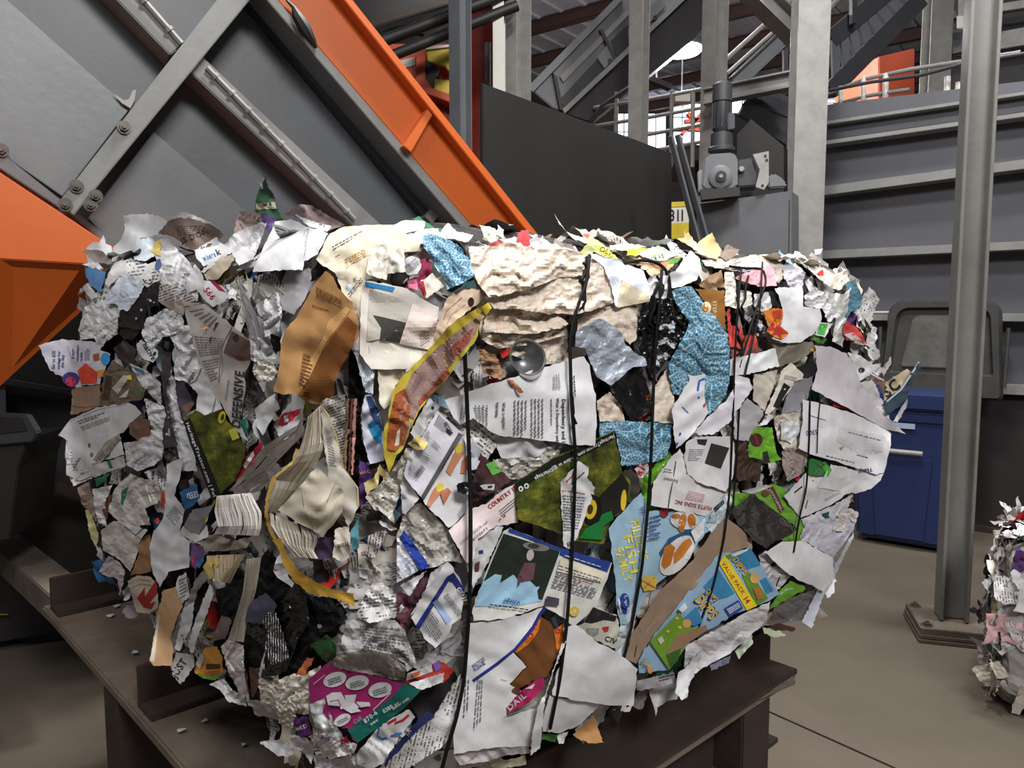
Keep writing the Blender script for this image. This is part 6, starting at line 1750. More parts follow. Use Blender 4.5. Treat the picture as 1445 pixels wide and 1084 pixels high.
S('D', 'plastic_sheet', (190, 190, 186, 'f'), 6, [(940, 450), (1050, 460), (1085, 420), (1062, 620), (1040, 765), (980, 730), (1000, 600)], c=.006, w=24, ani=10)
S('D', 'white_tray', W, 8, [(655, 430), (810, 415), (818, 530), (800, 545), (700, 540), (680, 480)], c=.002, w=60)
S('D', 'white_tray', W, 10, [(700, 535), (780, 530), (910, 540), (922, 600), (880, 685), (800, 737), (700, 738), (640, 712), (690, 640)], c=.002, w=80, label='white rounded paper tray on the upper right')
S('D', 'maple_leaf_sheet', ORG, 11, [(590, 560), (650, 540), (700, 545), (702, 620), (735, 685), (692, 718), (650, 702), (610, 672), (630, 640), (600, 600)], c=.002, pr=[('p', (164, 46, 34), [(630, 640), (660, 600), (670, 645), (702, 618), (700, 655), (735, 685), (692, 690), (692, 718), (668, 690), (640, 700), (650, 668), (612, 668)]), ('p', (190, 70, 40), [(640, 560), (695, 550), (690, 600), (650, 600)])], label='orange and red maple leaf print')
S('D', 'page_stack', W2, 7, [(820, 470), (880, 430), (950, 460), (1000, 590), (960, 625), (925, 545), (830, 528)], c=.008, w=12, ani=40, label='bent stack of white pages')
S('D', 'printed_card', W, 9, [(880, 692), (905, 620), (985, 628), (940, 708)], c=.002, pr=[('p', (80, 180, 80), [(896, 686), (914, 628), (958, 632), (936, 696)])], label='white card with a green patch')
S('D', 'torn_scrap', (80, 130, 60), 6, [(860, 720), (890, 690), (950, 715), (930, 745)], c=.003)
S('D', 'red_carton', (190, 66, 64), 7, [(1040, 660), (1060, 615), (1110, 640), (1150, 690), (1180, 745), (1130, 730), (1060, 725)], c=.004, w=20, pr=[('p', W2, [(1045, 690), (1100, 680), (1150, 725), (1090, 722)]), ('e', (206, 110, 60), 1105, 702, 16, 14)], label='red and white carton corner at the right end')
S('D', 'plastic_scrap', (214, 82, 76, 'f'), 7, [(385, 560), (400, 540), (410, 640), (460, 640), (480, 700), (550, 690), (562, 757), (480, 775), (400, 760)], c=.005, w=20, label='red translucent plastic scrap')
S('D', 'crumpled_sheet', WC, 6, [(370, 340), (420, 335), (440, 430), (520, 450), (530, 520), (470, 545), (375, 530)], c=.008, w=18)
S('D', 'foil_film', 'foil', 7, [(520, 590), (560, 560), (600, 580), (620, 650), (580, 710), (530, 680)], c=.008, w=14)
S('D', 'crumpled_sheet', W2, 6, [(540, 460), (620, 450), (640, 530), (600, 570), (540, 540)], c=.008, w=14)
S('D', 'torn_scrap', BK, 5, [(620, 450), (660, 445), (690, 540), (640, 530)], c=.003)
S('D', 'paper_strip', W, 9, [(400, 832), (570, 792), (660, 770), (682, 870), (500, 916), (400, 925)], c=.003, w=40, label='white paper strip below the red plastic')
S('D', 'crumpled_sheet', (150, 90, 84), 5, [(400, 770), (560, 760), (600, 790), (410, 830)], c=.004)
S('I', 'torn_scrap', (116, 110, 98), 7, [(425, 108), (560, 135), (700, 102), (735, 150), (600, 245), (500, 275), (470, 275), (450, 160)], c=.005, w=30, ani=40, pr=[('p', (190, 160, 50), [(690, 155), (745, 145), (740, 175), (700, 172)])], label='taupe plastic funnel shape under the tray')
S('I', 'carton_tube', (212, 206, 194), 9, [(500, 300), (560, 250), (645, 330), (640, 362), (580, 382), (560, 430), (450, 560), (420, 595), (380, 595), (470, 400)], c=.003, w=40, pr=[('p', BK, [(512, 385), (556, 415), (465, 560), (438, 548)]), ('l', INKL, [(520, 330), (600, 350), (590, 380), (510, 360)], 3)], label='white carton tube with a black window')
S('I', 'film_or_gap_shade', BK, 7, [(590, 290), (700, 240), (742, 270), (720, 340), (640, 360)], c=.004)
S('I', 'grey_card', (126, 124, 130), 7, [(590, 372), (712, 340), (702, 430), (640, 565), (490, 605), (540, 450)], c=.002, w=60)
S('I', 'crumpled_sheet', BE, 6, [(310, 330), (470, 300), (440, 420), (380, 580), (300, 500)], c=.005, w=30)
S('I', 'curled_page', (178, 177, 181), 9, [(180, 600), (260, 490, 14), (375, 575, 10), (340, 680), (270, 785), (180, 772), (170, 680)], c=.003, w=50)
S('I', 'paper_strip', W, 10, [(340, 680), (400, 590), (445, 610), (395, 672)], c=.002, pr=[('t', INK, 'Postgre', 350, 672, 26, 52, {'b': 1, 'len': 90})])
S('I', 'green_bag', (106, 168, 48, 'f'), 9, [(250, 890), (290, 740), (330, 680), (430, 690), (460, 850), (495, 910), (420, 935), (340, 905)], c=.005, w=30, pr=[('e', (70, 40, 40), 325, 775, 42, 46), ('k', RED, [(315, 740), (335, 805)], 8), ('p', (50, 44, 42), [(365, 860), (400, 850), (420, 930), (380, 940)])], label='bright green bag on the right front')
S('I', 'crumpled_sheet', (62, 46, 36), 7, [(170, 800), (260, 780), (270, 880), (360, 940), (350, 1055), (200, 1055), (160, 980)], c=.007, w=26, label='dark brown crumpled paper')
S('I', 'crumpled_sheet', BE, 6, [(440, 620), (640, 560), (620, 830), (520, 850), (470, 780)], c=.006, w=20)
S('I', 'plastic_scrap', WF, 8, [(490, 640), (600, 650), (622, 720), (560, 800), (490, 770)], c=.005, w=20)
S('I', 'page_stack', (150, 138, 132), 6, [(500, 850), (640, 830), (680, 880), (650, 990), (540, 1060), (500, 950)], c=.006, w=14, ani=10)
S('I', 'envelope', W, 10, [(640, 500), (740, 520), (870, 560), (1000, 600), (1200, 690), (1240, 730), (1232, 840), (1190, 1000), (1140, 1012), (960, 952), (760, 892), (690, 872), (610, 832), (640, 640)], c=.003, w=60, pr=[('p', (202, 202, 206), [(890, 682), (1200, 752), (1182, 852), (1050, 882), (870, 782)]), ('t', (110, 70, 150), '53C0', 738, 705, 34, 186, {'b': 1, 'len': 80}), ('l', INKL, [(690, 600), (800, 635), (795, 650), (685, 615)], 1), ('l', INKL, [(950, 715), (1170, 770), (1165, 785), (945, 730)], 1), ('l', INK, [(1010, 870), (1140, 905), (1136, 918), (1006, 884)], 1), ('t', NAVY, 'Thang', 1112, 965, 24, 188, {'b': 1, 'len': 90}), ('l', INKL, [(800, 875), (1040, 935), (1036, 948), (796, 888)], 1), ('p', (176, 160, 150), [(890, 825), (925, 815), (905, 845)])], label='white window envelope on the right end')
S('I', 'torn_scrap', (150, 38, 40), 8, [(845, 505), (990, 580), (850, 548)], c=.001)
S('I', 'wide_sheet', (196, 192, 198), 11, [(720, 130), (850, 150), (960, 200), (1030, 380), (1130, 540), (1250, 660, 14), (1342, 735, 20), (1200, 700), (1060, 620), (850, 510), (700, 430), (740, 300)], c=.003, w=90, dent=[(820, 330, 120, -14)], label='wide lilac white sheet swept across the right end')
S('I', 'crumpled_sheet', W, 10, [(945, 180), (1030, 200), (1110, 260), (1140, 290), (1090, 340), (1000, 385), (985, 270)], c=.005, w=20, pr=[('e', INK, 1040, 300, 22, 18), ('e', W, 1040, 300, 14, 11), ('e', INK, 1040, 300, 7, 6)])
S('I', 'crumpled_sheet', W2, 9, [(1030, 385), (1110, 365), (1150, 440), (1215, 600), (1255, 665), (1130, 545)], c=.004, w=30)
S('I', 'torn_scrap', (120, 90, 80), 9, [(1080, 300), (1200, 365), (1190, 480), (1160, 400), (1100, 330)], c=.003, pr=[('k', W2, [(1090, 318), (1190, 372)], 8)])
S('I', 'torn_scrap', (180, 176, 172), 9, [(1165, 300), (1240, 208), (1242, 250), (1190, 345)], c=.003)
S('I', 'newspaper', (192, 176, 146), 9, [(1190, 510), (1205, 380), (1350, 290, 8), (1388, 330, 8), (1300, 430)], c=.003, pr=[('t', INK, 'SC', 1215, 490, 76, 40, {'b': 1, 'len': 130})], label='tan newspaper corner with large letters at the right end')
S('I', 'magazine', (62, 78, 88), 10, [(1212, 605), (1192, 520), (1300, 430), (1440, 232, 20), (1442, 290, 20), (1390, 360, 12), (1350, 480), (1260, 575)], c=.003, w=50, pr=[('k', (190, 196, 214), [(1210, 515), (1310, 430), (1432, 245)], 12)], label='dark teal magazine jutting out at the right end')
S('I', 'paper_strip', W2, 9, [(1248, 655), (1358, 480, 8), (1345, 550), (1285, 655)], c=.002)
S('I', 'bottle_cap_scrap', (28, 112, 48, 'f'), 9, [(660, 945), (700, 900), (800, 930), (838, 980), (812, 1022), (680, 1012)], c=.003, pr=[('p', (80, 170, 60), [(770, 960), (800, 935), (834, 980), (812, 1020)])], label='dark green plastic scrap')
S('I', 'paper_sheet', (206, 205, 208), 8, [(830, 940), (1070, 1000), (1190, 1005), (1170, 1050), (1100, 1110), (1000, 1140), (740, 1100), (770, 1040)], c=.003, w=50)
S('M', 'paper_sheet', W2, 8, [(1200, 360), (1360, 195), (1400, 215), (1445, 240), (1560, 250), (1700, 220), (1640, 330), (1500, 420), (1310, 500), (1290, 480)], c=.004, w=40, pr=[('k', INK, [(1390, 260), (1340, 440)], 6), ('l', INKL, [(1460, 380), (1560, 330), (1566, 345), (1466, 398)], 2), ('k', INK, [(1270, 340), (1320, 300)], 10)])
S('M', 'torn_scrap', RED, 7, [(1275, 250), (1300, 235), (1312, 270), (1285, 285)], c=.001)
S('M', 'paper_sheet', (190, 188, 196), 7, [(1310, 510), (1500, 430), (1640, 350), (1600, 470), (1450, 620), (1350, 600), (1330, 560)], c=.006, w=26)

# ---- left face
S('E', 'grocery_flyer', (206, 204, 216), 5, [(20, 230, 10), (180, 185), (330, 200), (450, 215), (440, 260), (510, 290), (480, 370), (460, 420), (440, 490), (300, 500), (240, 515), (180, 440), (100, 400), (60, 310)], c=.003, w=50, pr=[('t', (50, 60, 130), 'Go to $25', 130, 390, 22, 88, {'b': 1, 'len': 125}), ('t', (50, 60, 130), 'savings for', 165, 390, 20, 88, {'b': 1, 'len': 125}), ('t', (50, 60, 130), 'the day', 192, 380, 20, 88, {'b': 1, 'len': 90}), ('t', (50, 60, 130), 'your', 262, 320, 22, 88, {'b': 1, 'len': 70}), ('t', (50, 60, 130), 'sweetheart', 292, 335, 18, 88, {'b': 1, 'len': 110}), ('t', (50, 60, 130), 'with', 318, 335, 18, 88, {'b': 1, 'len': 60}), ('l', INKL, [(330, 330), (332, 250), (370, 250), (368, 330)], 3), ('p', (214, 74, 50), [(285, 400), (340, 350), (420, 410), (415, 485), (310, 490)]), ('p', (222, 150, 60), [(415, 400), (470, 390), (455, 440), (430, 450)]), ('e', (60, 150, 210), 475, 320, 32, 42), ('e', (70, 60, 130), 240, 455, 58, 46), ('e', (206, 60, 80), 240, 475, 36, 34), ('p', (150, 90, 60), [(390, 290), (430, 280), (435, 325), (395, 330)]), ('k', (206, 60, 50), [(215, 225), (245, 320)], 3), ('k', (206, 60, 50), [(240, 335), (380, 360)], 3)], label='grocery flyer with oranges jutting out on the left')
S('E', 'cardboard_flap', (152, 124, 104), 4, [(250, 520), (440, 490), (445, 630), (420, 650), (330, 680), (240, 700), (245, 640)], c=.002, w=60, pr=[('k', (106, 84, 70), [(250, 640), (330, 650), (420, 640)], 4)], label='plain brown cardboard flap on the left')
S('E', 'document', W2, 6, [(155, 840, 14), (240, 730), (420, 650), (620, 610), (680, 640), (720, 690), (640, 760), (600, 820), (570, 830), (605, 970), (380, 1035), (395, 1110), (300, 1150), (210, 1110), (205, 930), (220, 880)], c=.004, w=50, pr=[('l', INKL, [(280, 740), (470, 680), (480, 700), (300, 770)], 2, .6), ('l', INKL, [(300, 780), (500, 710), (510, 740), (320, 810)], 3), ('l', INKL, [(350, 880), (365, 870), (400, 1000), (380, 1010)], 2), ('k', GR, [(235, 745), (420, 665), (620, 625)], 3)], label='white document bundle on the left side')
S('J', 'crumpled_sheet', W2, 5, [(65, 0), (120, -30), (180, 60), (240, 270), (110, 320), (70, 200), (60, 60)], c=.007, w=18, pr=[('l', INKL, [(90, 80), (150, 80), (190, 240), (110, 240)], 8)])
S('E', 'newspaper_roll', (166, 158, 146), 8, [(370, 1030), (480, 880), (570, 830), (585, 860), (500, 960), (430, 1045), (390, 1055)], c=.003, w=20, pr=[('l', GD, [(400, 1010), (560, 850), (580, 870), (420, 1035)], 4)])
S('E', 'torn_scrap', (116, 86, 70), 7, [(630, 770), (700, 715), (780, 740), (785, 820), (700, 880), (640, 830)], c=.004, w=30)
S('E', 'crumpled_sheet', (196, 192, 196), 6, [(600, 890), (700, 880), (790, 800), (870, 900), (860, 1000), (790, 1050), (690, 1084), (620, 1040)], c=.008, w=22)
S('E', 'label_sheet', W, 8, [(685, 215), (720, 190), (835, 270), (830, 310), (800, 345), (740, 330), (690, 260)], c=.002, pr=[('t', INK, 'native', 725, 225, 42, -58, {'b': 1, 'len': 130}), ('e', INK, 810, 285, 10, 16, 30), ('k', INK, [(690, 190), (680, 260), (720, 320), (790, 345)], 5)], label='white label with dark lettering')
S('E', 'crumpled_sheet', W, 7, [(720, 140), (760, 40), (840, 20), (870, 110), (850, 200), (800, 260), (740, 190)], c=.008, w=16)
S('E', 'crumpled_sheet', W2, 5, [(340, -40), (420, -60), (560, 40), (560, 150), (480, 200), (440, 260), (400, 180), (310, 190), (290, 130)], c=.010, w=18)
S('E', 'film_or_gap_shade', BK, 5, [(560, 60), (720, 0), (760, 20), (690, 160), (660, 190), (600, 190), (570, 150)], c=.005, w=26)
S('E', 'film_or_gap_shade', (50, 42, 40), 5, [(530, 250), (600, 190), (690, 260), (640, 360), (560, 320)], c=.005, w=24)
S('E', 'photo_sheet', (104, 92, 78), 6, [(430, 640), (470, 430), (520, 330), (640, 400), (700, 480), (760, 500), (720, 600), (640, 610), (500, 640)], c=.006, w=28, pr=[('p', (70, 56, 46), [(450, 600), (480, 430), (520, 440), (500, 600)]), ('p', (186, 180, 168), [(520, 520), (600, 430), (640, 440), (560, 560)]), ('p', (86, 100, 66), [(640, 540), (740, 500), (710, 590)]), ('p', (190, 184, 170), [(560, 590), (640, 520), (620, 580)]), ('p', (60, 110, 130), [(650, 370), (740, 400), (735, 420), (650, 385)]), ('p', (206, 190, 70), [(615, 435), (650, 430), (655, 465), (630, 460)])], label='brown photo collage page on the left')
S('E', 'crumpled_sheet', W3, 5, [(640, 350), (760, 400), (850, 480), (860, 640), (780, 560), (700, 470)], c=.007, w=20)
S('E', 'dark_ribbon', (62, 58, 62), 9, [(850, 260), (920, 280), (920, 440), (885, 480), (905, 620), (925, 760), (970, 910), (870, 930), (862, 800), (892, 680), (862, 500)], c=.003, w=30, pr=[('l', W3, [(892, 640), (905, 640), (925, 880), (905, 880)], 2), ('e', W2, 893, 832, 9, 9)], label='dark ribbon of paper twisting down the left side')
S('E', 'crumpled_sheet', W2, 6, [(880, 100), (1040, 90), (1100, 250), (1135, 370), (1040, 490), (960, 440), (990, 340), (930, 200)], c=.009, w=22)
S('E', 'crumpled_sheet', W, 7, [(960, 300), (1010, 330), (1040, 480), (950, 460), (940, 380)], c=.006, w=18)
S('E', 'paper_sheet', W, 7, [(1040, 490), (1130, 370), (1200, 500), (1272, 655), (1200, 695), (1150, 705), (1090, 672), (1105, 560)], c=.003, w=40, pr=[('k', INK, [(1130, 380), (1090, 470), (1040, 495)], 4), ('k', INK, [(1225, 590), (1200, 690)], 4)])
S('E', 'photo_sheet', (72, 66, 78), 6, [(950, 480), (1000, 470), (1060, 580), (1080, 620), (1030, 700), (1000, 740), (960, 600)], c=.003, pr=[('p', (110, 86, 70), [(1000, 640), (1060, 610), (1080, 625), (1005, 735)])])
S('E', 'crumpled_sheet', W, 5, [(880, 460), (950, 460), (960, 600), (1000, 740), (1080, 960), (1100, 1084), (1000, 1084), (960, 920), (930, 760), (900, 620)], c=.007, w=22, ani=15)
S('E', 'crumpled_sheet', W2, 5, [(740, 590), (870, 640), (890, 700), (865, 800), (870, 920), (800, 900), (770, 760)], c=.009, w=20)
S('X', 'tractor_flyer', 'grass', 9, [(259, 594), (276, 579), (291, 586), (314, 577), (320, 594), (337, 612), (346, 640), (340, 660), (330, 680), (318, 690), (305, 706), (298, 703), (285, 670), (268, 625)], c=.002, w=80, pr=[('p', (20, 24, 14), [(259, 595), (268, 590), (312, 698), (304, 706), (298, 702), (268, 626)]), ('t', W, 'HeritageTractor.com | Fol', 262, 597, 4.4, -69.5, {'b': 1, 'len': 112}), ('e', (200, 176, 50), 313, 589, 5, 9, 15), ('e', (60, 60, 20), 314, 589, 2.4, 5, 15), ('p', (190, 180, 70), [(322, 607), (332, 604), (338, 618), (328, 622)])], label='green tractor flyer on the left side')
S('J', 'seed_label', (42, 98, 148), 8, [(835, 360), (950, 300), (972, 400), (930, 450), (870, 485)], c=.002, pr=[('t', W, 'SEED', 955, 350, 42, 196, {'b': 1, 'len': 80})], label='blue seed label on the left side')
S('J', 'grey_card', (128, 125, 130), 10, [(860, 590), (920, 480), (1060, 450), (1010, 560), (962, 652)], c=.002, w=80, label='flat grey card on the left side')
S('J', 'paper_sheet', W2, 9, [(830, 640), (860, 590), (962, 650), (1015, 560), (1035, 660), (940, 700)], c=.002)
S('J', 'wavy_sheet', W, 8, [(750, 170), (860, 120), (840, 250), (800, 380), (870, 480), (835, 640), (905, 700), (900, 870), (760, 900), (700, 1010), (650, 890), (630, 740), (650, 650), (720, 540), (740, 420)], c=.005, w=46, pr=[('l', INKL, [(800, 450), (860, 510), (800, 590), (740, 520)], 7)], label='wavy white sheet hanging down the left side')
S('J', 'photo_sheet', (110, 80, 130), 6, [(900, 700), (1000, 720), (1000, 820), (940, 880), (905, 860)], c=.004, w=20, pr=[('p', (50, 110, 170), [(950, 850), (1000, 790), (1000, 830), (965, 880)]), ('p', (196, 80, 130), [(905, 800), (940, 790), (925, 870)])])
S('J', 'plastic_bag', (196, 190, 184), 7, [(350, 490), (360, 440), (400, 330), (500, 230), (560, 260), (640, 280), (700, 330), (690, 430), (600, 470), (640, 580), (560, 590), (420, 560)], c=.008, w=34, pr=[('p', (40, 120, 90), [(440, 350), (488, 320), (450, 450), (435, 440)])], label='large crumpled beige bag on the left side')
S('J', 'plastic_bag', (200, 196, 190), 6, [(300, 620), (390, 555), (480, 570), (570, 650), (560, 740), (540, 800), (500, 900), (430, 820), (310, 750)], c=.007, w=36, pr=[('l', INKL, [(480, 590), (560, 650), (550, 670), (470, 610)], 3)])
S('J', 'paper_sheet', W, 8, [(400, 560), (480, 560), (620, 620), (570, 680), (480, 600)], c=.003, pr=[('k', INK, [(540, 650), (580, 610), (630, 600)], 5)])
S('J', 'paper_strip', (186, 182, 178), 7, [(220, 190), (460, 110), (470, 180), (250, 260), (225, 230)], c=.003, pr=[('p', (40, 110, 76), [(340, 150), (362, 142), (382, 195), (360, 200)])])
S('J', 'torn_scrap', (36, 112, 86), 6, [(255, 270), (370, 225), (330, 280), (270, 325)], c=.002)
S('J', 'paper_sheet', W, 5, [(240, 340), (380, 310), (350, 370), (330, 440), (340, 600), (280, 560), (250, 440)], c=.007, w=20)
S('J', 'torn_scrap', (104, 66, 46), 5, [(290, 430), (380, 370), (355, 490), (340, 570)], c=.003)
S('J', 'torn_scrap', (150, 130, 120), 5, [(140, 330), (220, 290), (250, 440), (270, 560), (220, 480), (170, 440)], c=.006, w=16)
S('J', 'torn_scrap', (212, 206, 150), 4, [(195, 480), (220, 470), (285, 640), (272, 742), (230, 660)], c=.004, w=20)
S('J', 'kraft_scrap', (156, 118, 84), 6, [(565, 680), (640, 640), (632, 740), (645, 900), (500, 925), (550, 800)], c=.003, label='brown kraft strip low on the left side')
S('J', 'torn_scrap', (206, 90, 50), 6, [(660, 550), (690, 530), (700, 560), (680, 580)], c=.002)
S('J', 'torn_scrap', (196, 70, 40), 5, [(705, 370), (735, 340), (735, 440), (710, 490)], c=.003)
S('J', 'crumpled_sheet', (196, 184, 188), 6, [(285, 900), (350, 790), (430, 840), (465, 900), (435, 1050), (410, 950), (340, 930)], c=.007, w=14, label='pinkish crumpled paper low on the left')
S('N', 'paper_cup', (196, 180, 164), 7, [(0, 270), (60, 235), (150, 245), (190, 300), (195, 440), (140, 480), (60, 470), (35, 400)], c=.002, w=50, pr=[('k', (150, 130, 116), [(10, 290), (70, 262), (150, 270)], 4), ('k', (150, 130, 116), [(20, 320), (80, 290), (160, 300)], 4), ('p', (160, 44, 44), [(60, 380), (110, 310), (110, 370), (185, 260), (188, 350), (130, 420), (180, 400), (150, 450), (100, 440)])], label='crushed paper cup with red stripes low on the left')
S('N', 'folded_page', (206, 166, 126), 9, [(185, 480), (230, 330), (300, 310), (352, 430), (312, 520), (272, 640), (292, 700), (280, 812), (165, 812, 14), (140, 780, 14), (180, 560)], c=.003, w=40, ani=5, pr=[('p', (226, 218, 204), [(142, 780), (182, 560), (200, 480), (206, 490), (170, 790)])], label='tan folded page hanging at the lower left')
S('N', 'paper_sheet', W2, 8, [(300, 330), (320, 250), (372, 215), (396, 370), (340, 420)], c=.002, pr=[('l', INKL, [(325, 260), (370, 240), (385, 360), (335, 390)], 6)])
S('N', 'magazine_edge', W, 10, [(300, 700), (360, 440), (425, 400), (412, 545), (332, 718)], c=.002, label='white magazine edge, left of two at the lower left')
S('N', 'magazine_edge', W, 10, [(385, 680), (430, 520), (525, 290), (548, 350), (492, 520), (440, 640), (412, 748)], c=.002, label='white magazine edge, right of two at the lower left')
S('N', 'magazine', (128, 124, 120), 8, [(262, 660), (300, 540), (360, 430), (430, 270), (490, 190), (515, 250), (450, 330), (420, 420), (330, 700), (275, 760)], c=.003, w=20, ani=70)
S('N', 'newspaper', (150, 148, 146), 9, [(275, 820), (310, 725), (420, 740), (425, 820), (340, 930), (290, 880)], c=.004, w=20, pr=[('t', INK, 'JUST', 310, 890, 50, 55, {'b': 1, 'len': 130})], label='grey newspaper tip at the lower left')
pages('N', 'page_block', (206, 190, 160), 7, [(500, 110), (520, 200), (540, 270)], [(725, 100), (690, 190), (640, 285)], 12, 18, 3.0)
S('N', 'cover_flap', (212, 184, 110), 8, [(480, 180), (530, 110), (585, 130), (575, 180), (540, 160), (545, 240), (520, 260)], c=.002)
pages('N', 'page_block', (190, 182, 170), 8, [(760, 130), (730, 330), (690, 480), (640, 650)], [(840, 120), (800, 340), (760, 470), (730, 660)], 9, 20, 3.2)
S('N', 'torn_scrap', (112, 94, 92), 6, [(515, 680), (600, 490), (662, 520), (625, 640), (560, 650)], c=.003)
S('N', 'slate_card', (78, 78, 98), 7, [(720, 480), (800, 390), (880, 345), (950, 420), (930, 480), (860, 545), (750, 535)], c=.002, label='slate blue card in the dark lower left hollow')
S('N', 'film_or_gap_shade', BKF, 5, [(720, 560), (850, 520), (960, 420), (1060, 290), (1140, 380), (1160, 520), (1090, 640), (1010, 850), (900, 910), (850, 880), (880, 700), (800, 640)], c=.010, w=16, label='crinkled black film in the lower left hollow')
S('N', 'striped_film', 'zebra', 7, [(850, 510), (930, 450), (970, 530), (1000, 640), (1030, 760), (920, 810), (870, 700), (900, 600)], c=.006, w=20, label='black and white striped film')
S('N', 'green_bottle_scrap', (30, 74, 34, 'f'), 5, [(1160, 680), (1270, 610), (1335, 690), (1320, 760), (1270, 795)], c=.002, label='dark green bottle glass in the hollow')
S('N', 'burger_box', (214, 150, 66), 6, [(430, 800), (490, 700), (570, 690), (605, 760), (605, 850), (560, 905), (480, 890), (430, 860)], c=.003, w=30, pr=[('p', (106, 140, 50), [(440, 860), (600, 850), (560, 905), (480, 892)]), ('p', (90, 50, 36), [(500, 800), (590, 800), (592, 830), (500, 835)]), ('p', (186, 90, 44), [(490, 850), (590, 840), (580, 870), (500, 875)]), ('p', W2, [(430, 800), (475, 730), (490, 760), (460, 830)])], label='yellow burger box at the lower left')
S('N', 'crumpled_sheet', (206, 196, 196), 7, [(595, 690), (640, 640), (740, 680), (745, 880), (780, 1040), (710, 1030), (700, 960), (640, 850)], c=.006, w=22, ani=15)
S('N', 'torn_scrap', (88, 64, 52), 6, [(775, 820), (842, 830), (835, 940), (790, 1030)], c=.002)
S('N', 'crumpled_sheet', W2, 7, [(520, 930), (620, 890), (670, 970), (740, 990), (760, 1070), (640, 1040), (580, 960)], c=.006, w=14)
S('N', 'crumpled_sheet', BE, 6, [(830, 890), (960, 870), (980, 960), (950, 1090), (850, 1060)], c=.007, w=18)
S('N', 'crumpled_sheet', W3, 6, [(840, 830), (880, 700), (870, 860), (840, 890)], c=.004)
S('N', 'crumpled_sheet', WC, 6, [(960, 900), (1060, 860), (1150, 880), (1170, 1000), (1080, 1084), (970, 1090)], c=.008, w=18)
S('N', 'hardcover_edge', (196, 154, 62), 9, [(918, 10), (962, 60), (992, 170), (1062, 272), (1162, 352), (1300, 372), (1445, 435), (1442, 350), (1312, 330), (1202, 280), (1082, 200), (1012, 90), (980, 0)], c=.002, w=50, label='curved yellow book cover edge')
S('K', 'hardcover_edge', (200, 166, 84), 9, [(262, 540), (212, 700), (208, 800), (232, 900), (290, 1010), (330, 1090), (356, 1090), (312, 1000), (256, 890), (232, 790), (238, 700), (286, 552)], c=.001, label='curved yellow left edge of the open book')
S('N', 'film_or_gap_shade', (16, 15, 16), 1, [(560, 330), (760, 240), (900, 60), (1000, 200), (1160, 360), (1330, 380), (1400, 470), (1330, 620), (1180, 700), (1100, 860), (900, 900), (700, 800), (600, 640)], c=.012, w=26)  # black sheet put in as the shade of the hollow around the film
S('G', 'film_or_gap_shade', (16, 15, 16), 1, [(-30, -80), (30, 60), (60, 340), (40, 480), (60, 800), (40, 1100), (-60, 1100), (-40, 400)], c=.008, w=26)  # black sheet put in as the shade of the deep gap
S('K', 'book_page', (206, 196, 178), 10, [(300, 770), (560, 480), (600, 510), (745, 645), (738, 780), (690, 850), (600, 952), (530, 900), (440, 860)], c=.005, w=40, dent=[(580, 760, 90, 16)], pr=[('k', (150, 140, 124), [(460, 640), (480, 800), (540, 900)], 3), ('k', (150, 140, 124), [(700, 560), (640, 700), (560, 900)], 3)], label='cream crushed pages of an open book in the middle of the left side')
pages('K', 'page_block', (222, 213, 196), 8, [(500, 140), (480, 260), (420, 440), (280, 560), (220, 780)], [(600, 50), (612, 330), (540, 470), (440, 620), (300, 790)], 16, 20, 3.2, label='fanned cream book pages')
S('K', 'book_cover', (212, 190, 120), 6, [(270, 540), (400, 430), (420, 350), (470, 380), (420, 460), (300, 560)], c=.002)
S('K', 'book_page', (204, 198, 186), 8, [(590, 40), (625, 110), (700, 300), (740, 480), (842, 620), (848, 750), (780, 890), (735, 790), (745, 645), (650, 560), (612, 330)], c=.004, w=50, pr=[('l', INKL, [(620, 200), (660, 240), (700, 480), (650, 470)], 14), ('k', (206, 186, 120), [(595, 50), (645, 130), (705, 300), (745, 480), (842, 620), (848, 745)], 9)], label='torn book page with a yellow edge')
S('K', 'newspaper', 'news', 6, [(600, 30), (640, 0), (760, -20), (762, 300), (740, 480), (700, 300), (640, 130)], c=.004, w=40)
for x0_, x1_, col_, lab_ in ((765, 785, (150, 112, 92), 'left brown pencil-thin strip in the dark gap'), (795, 812, (96, 66, 56), 'middle dark strip in the dark gap'), (815, 837, (196, 140, 128), 'right pink strip in the dark gap')):
    S('K', 'wood_strip', col_, 7, [(x0_, 15), (x1_, 10), (x1_ - 24, 530), (x0_ - 18, 530)], c=.0005, label=lab_)
pages('K', 'page_block', (212, 202, 186), 8, [(250, 790), (260, 870), (330, 990), (420, 1090)], [(520, 905), (540, 960), (520, 1040), (560, 1100)], 11, 20, 4.5)
S('K', 'purple_card', (62, 52, 76), 5, [(540, 960), (690, 950), (690, 1090), (520, 1120), (480, 1080)], c=.003)
S('K', 'torn_page', (200, 192, 180), 8, [(690, 900), (780, 880), (795, 1010), (785, 1090), (740, 1130), (670, 1090)], c=.003, pr=[('t', INK, 'Front', 775, 985, 34, 196, {'b': 1, 'len': 80})])
S('K', 'torn_scrap', (86, 146, 160), 6, [(785, 930), (850, 820), (848, 1030), (800, 1045)], c=.002)
pages('K', 'page_block', (222, 218, 214), 9, [(470, 90), (440, 190), (330, 260), (200, 350), (0, 600)], [(470, 240), (420, 300), (280, 440), (180, 560), (0, 690)], 10, 18, 3.4, label='magazine pages bent round a fold')
S('K', 'magazine_cover', (160, 36, 48), 8, [(290, 190), (330, 120), (470, 70), (450, 110), (400, 160), (330, 205)], c=.003, pr=[('p', W, [(340, 130), (375, 120), (370, 170), (345, 180)])], label='red magazine cover on the left side')
S('K', 'magazine_cover', (150, 40, 50), 8, [(0, 560), (90, 400), (190, 300), (200, 340), (130, 480), (20, 590)], c=.003, pr=[('p', W2, [(60, 470), (130, 370), (140, 400), (80, 490)])])
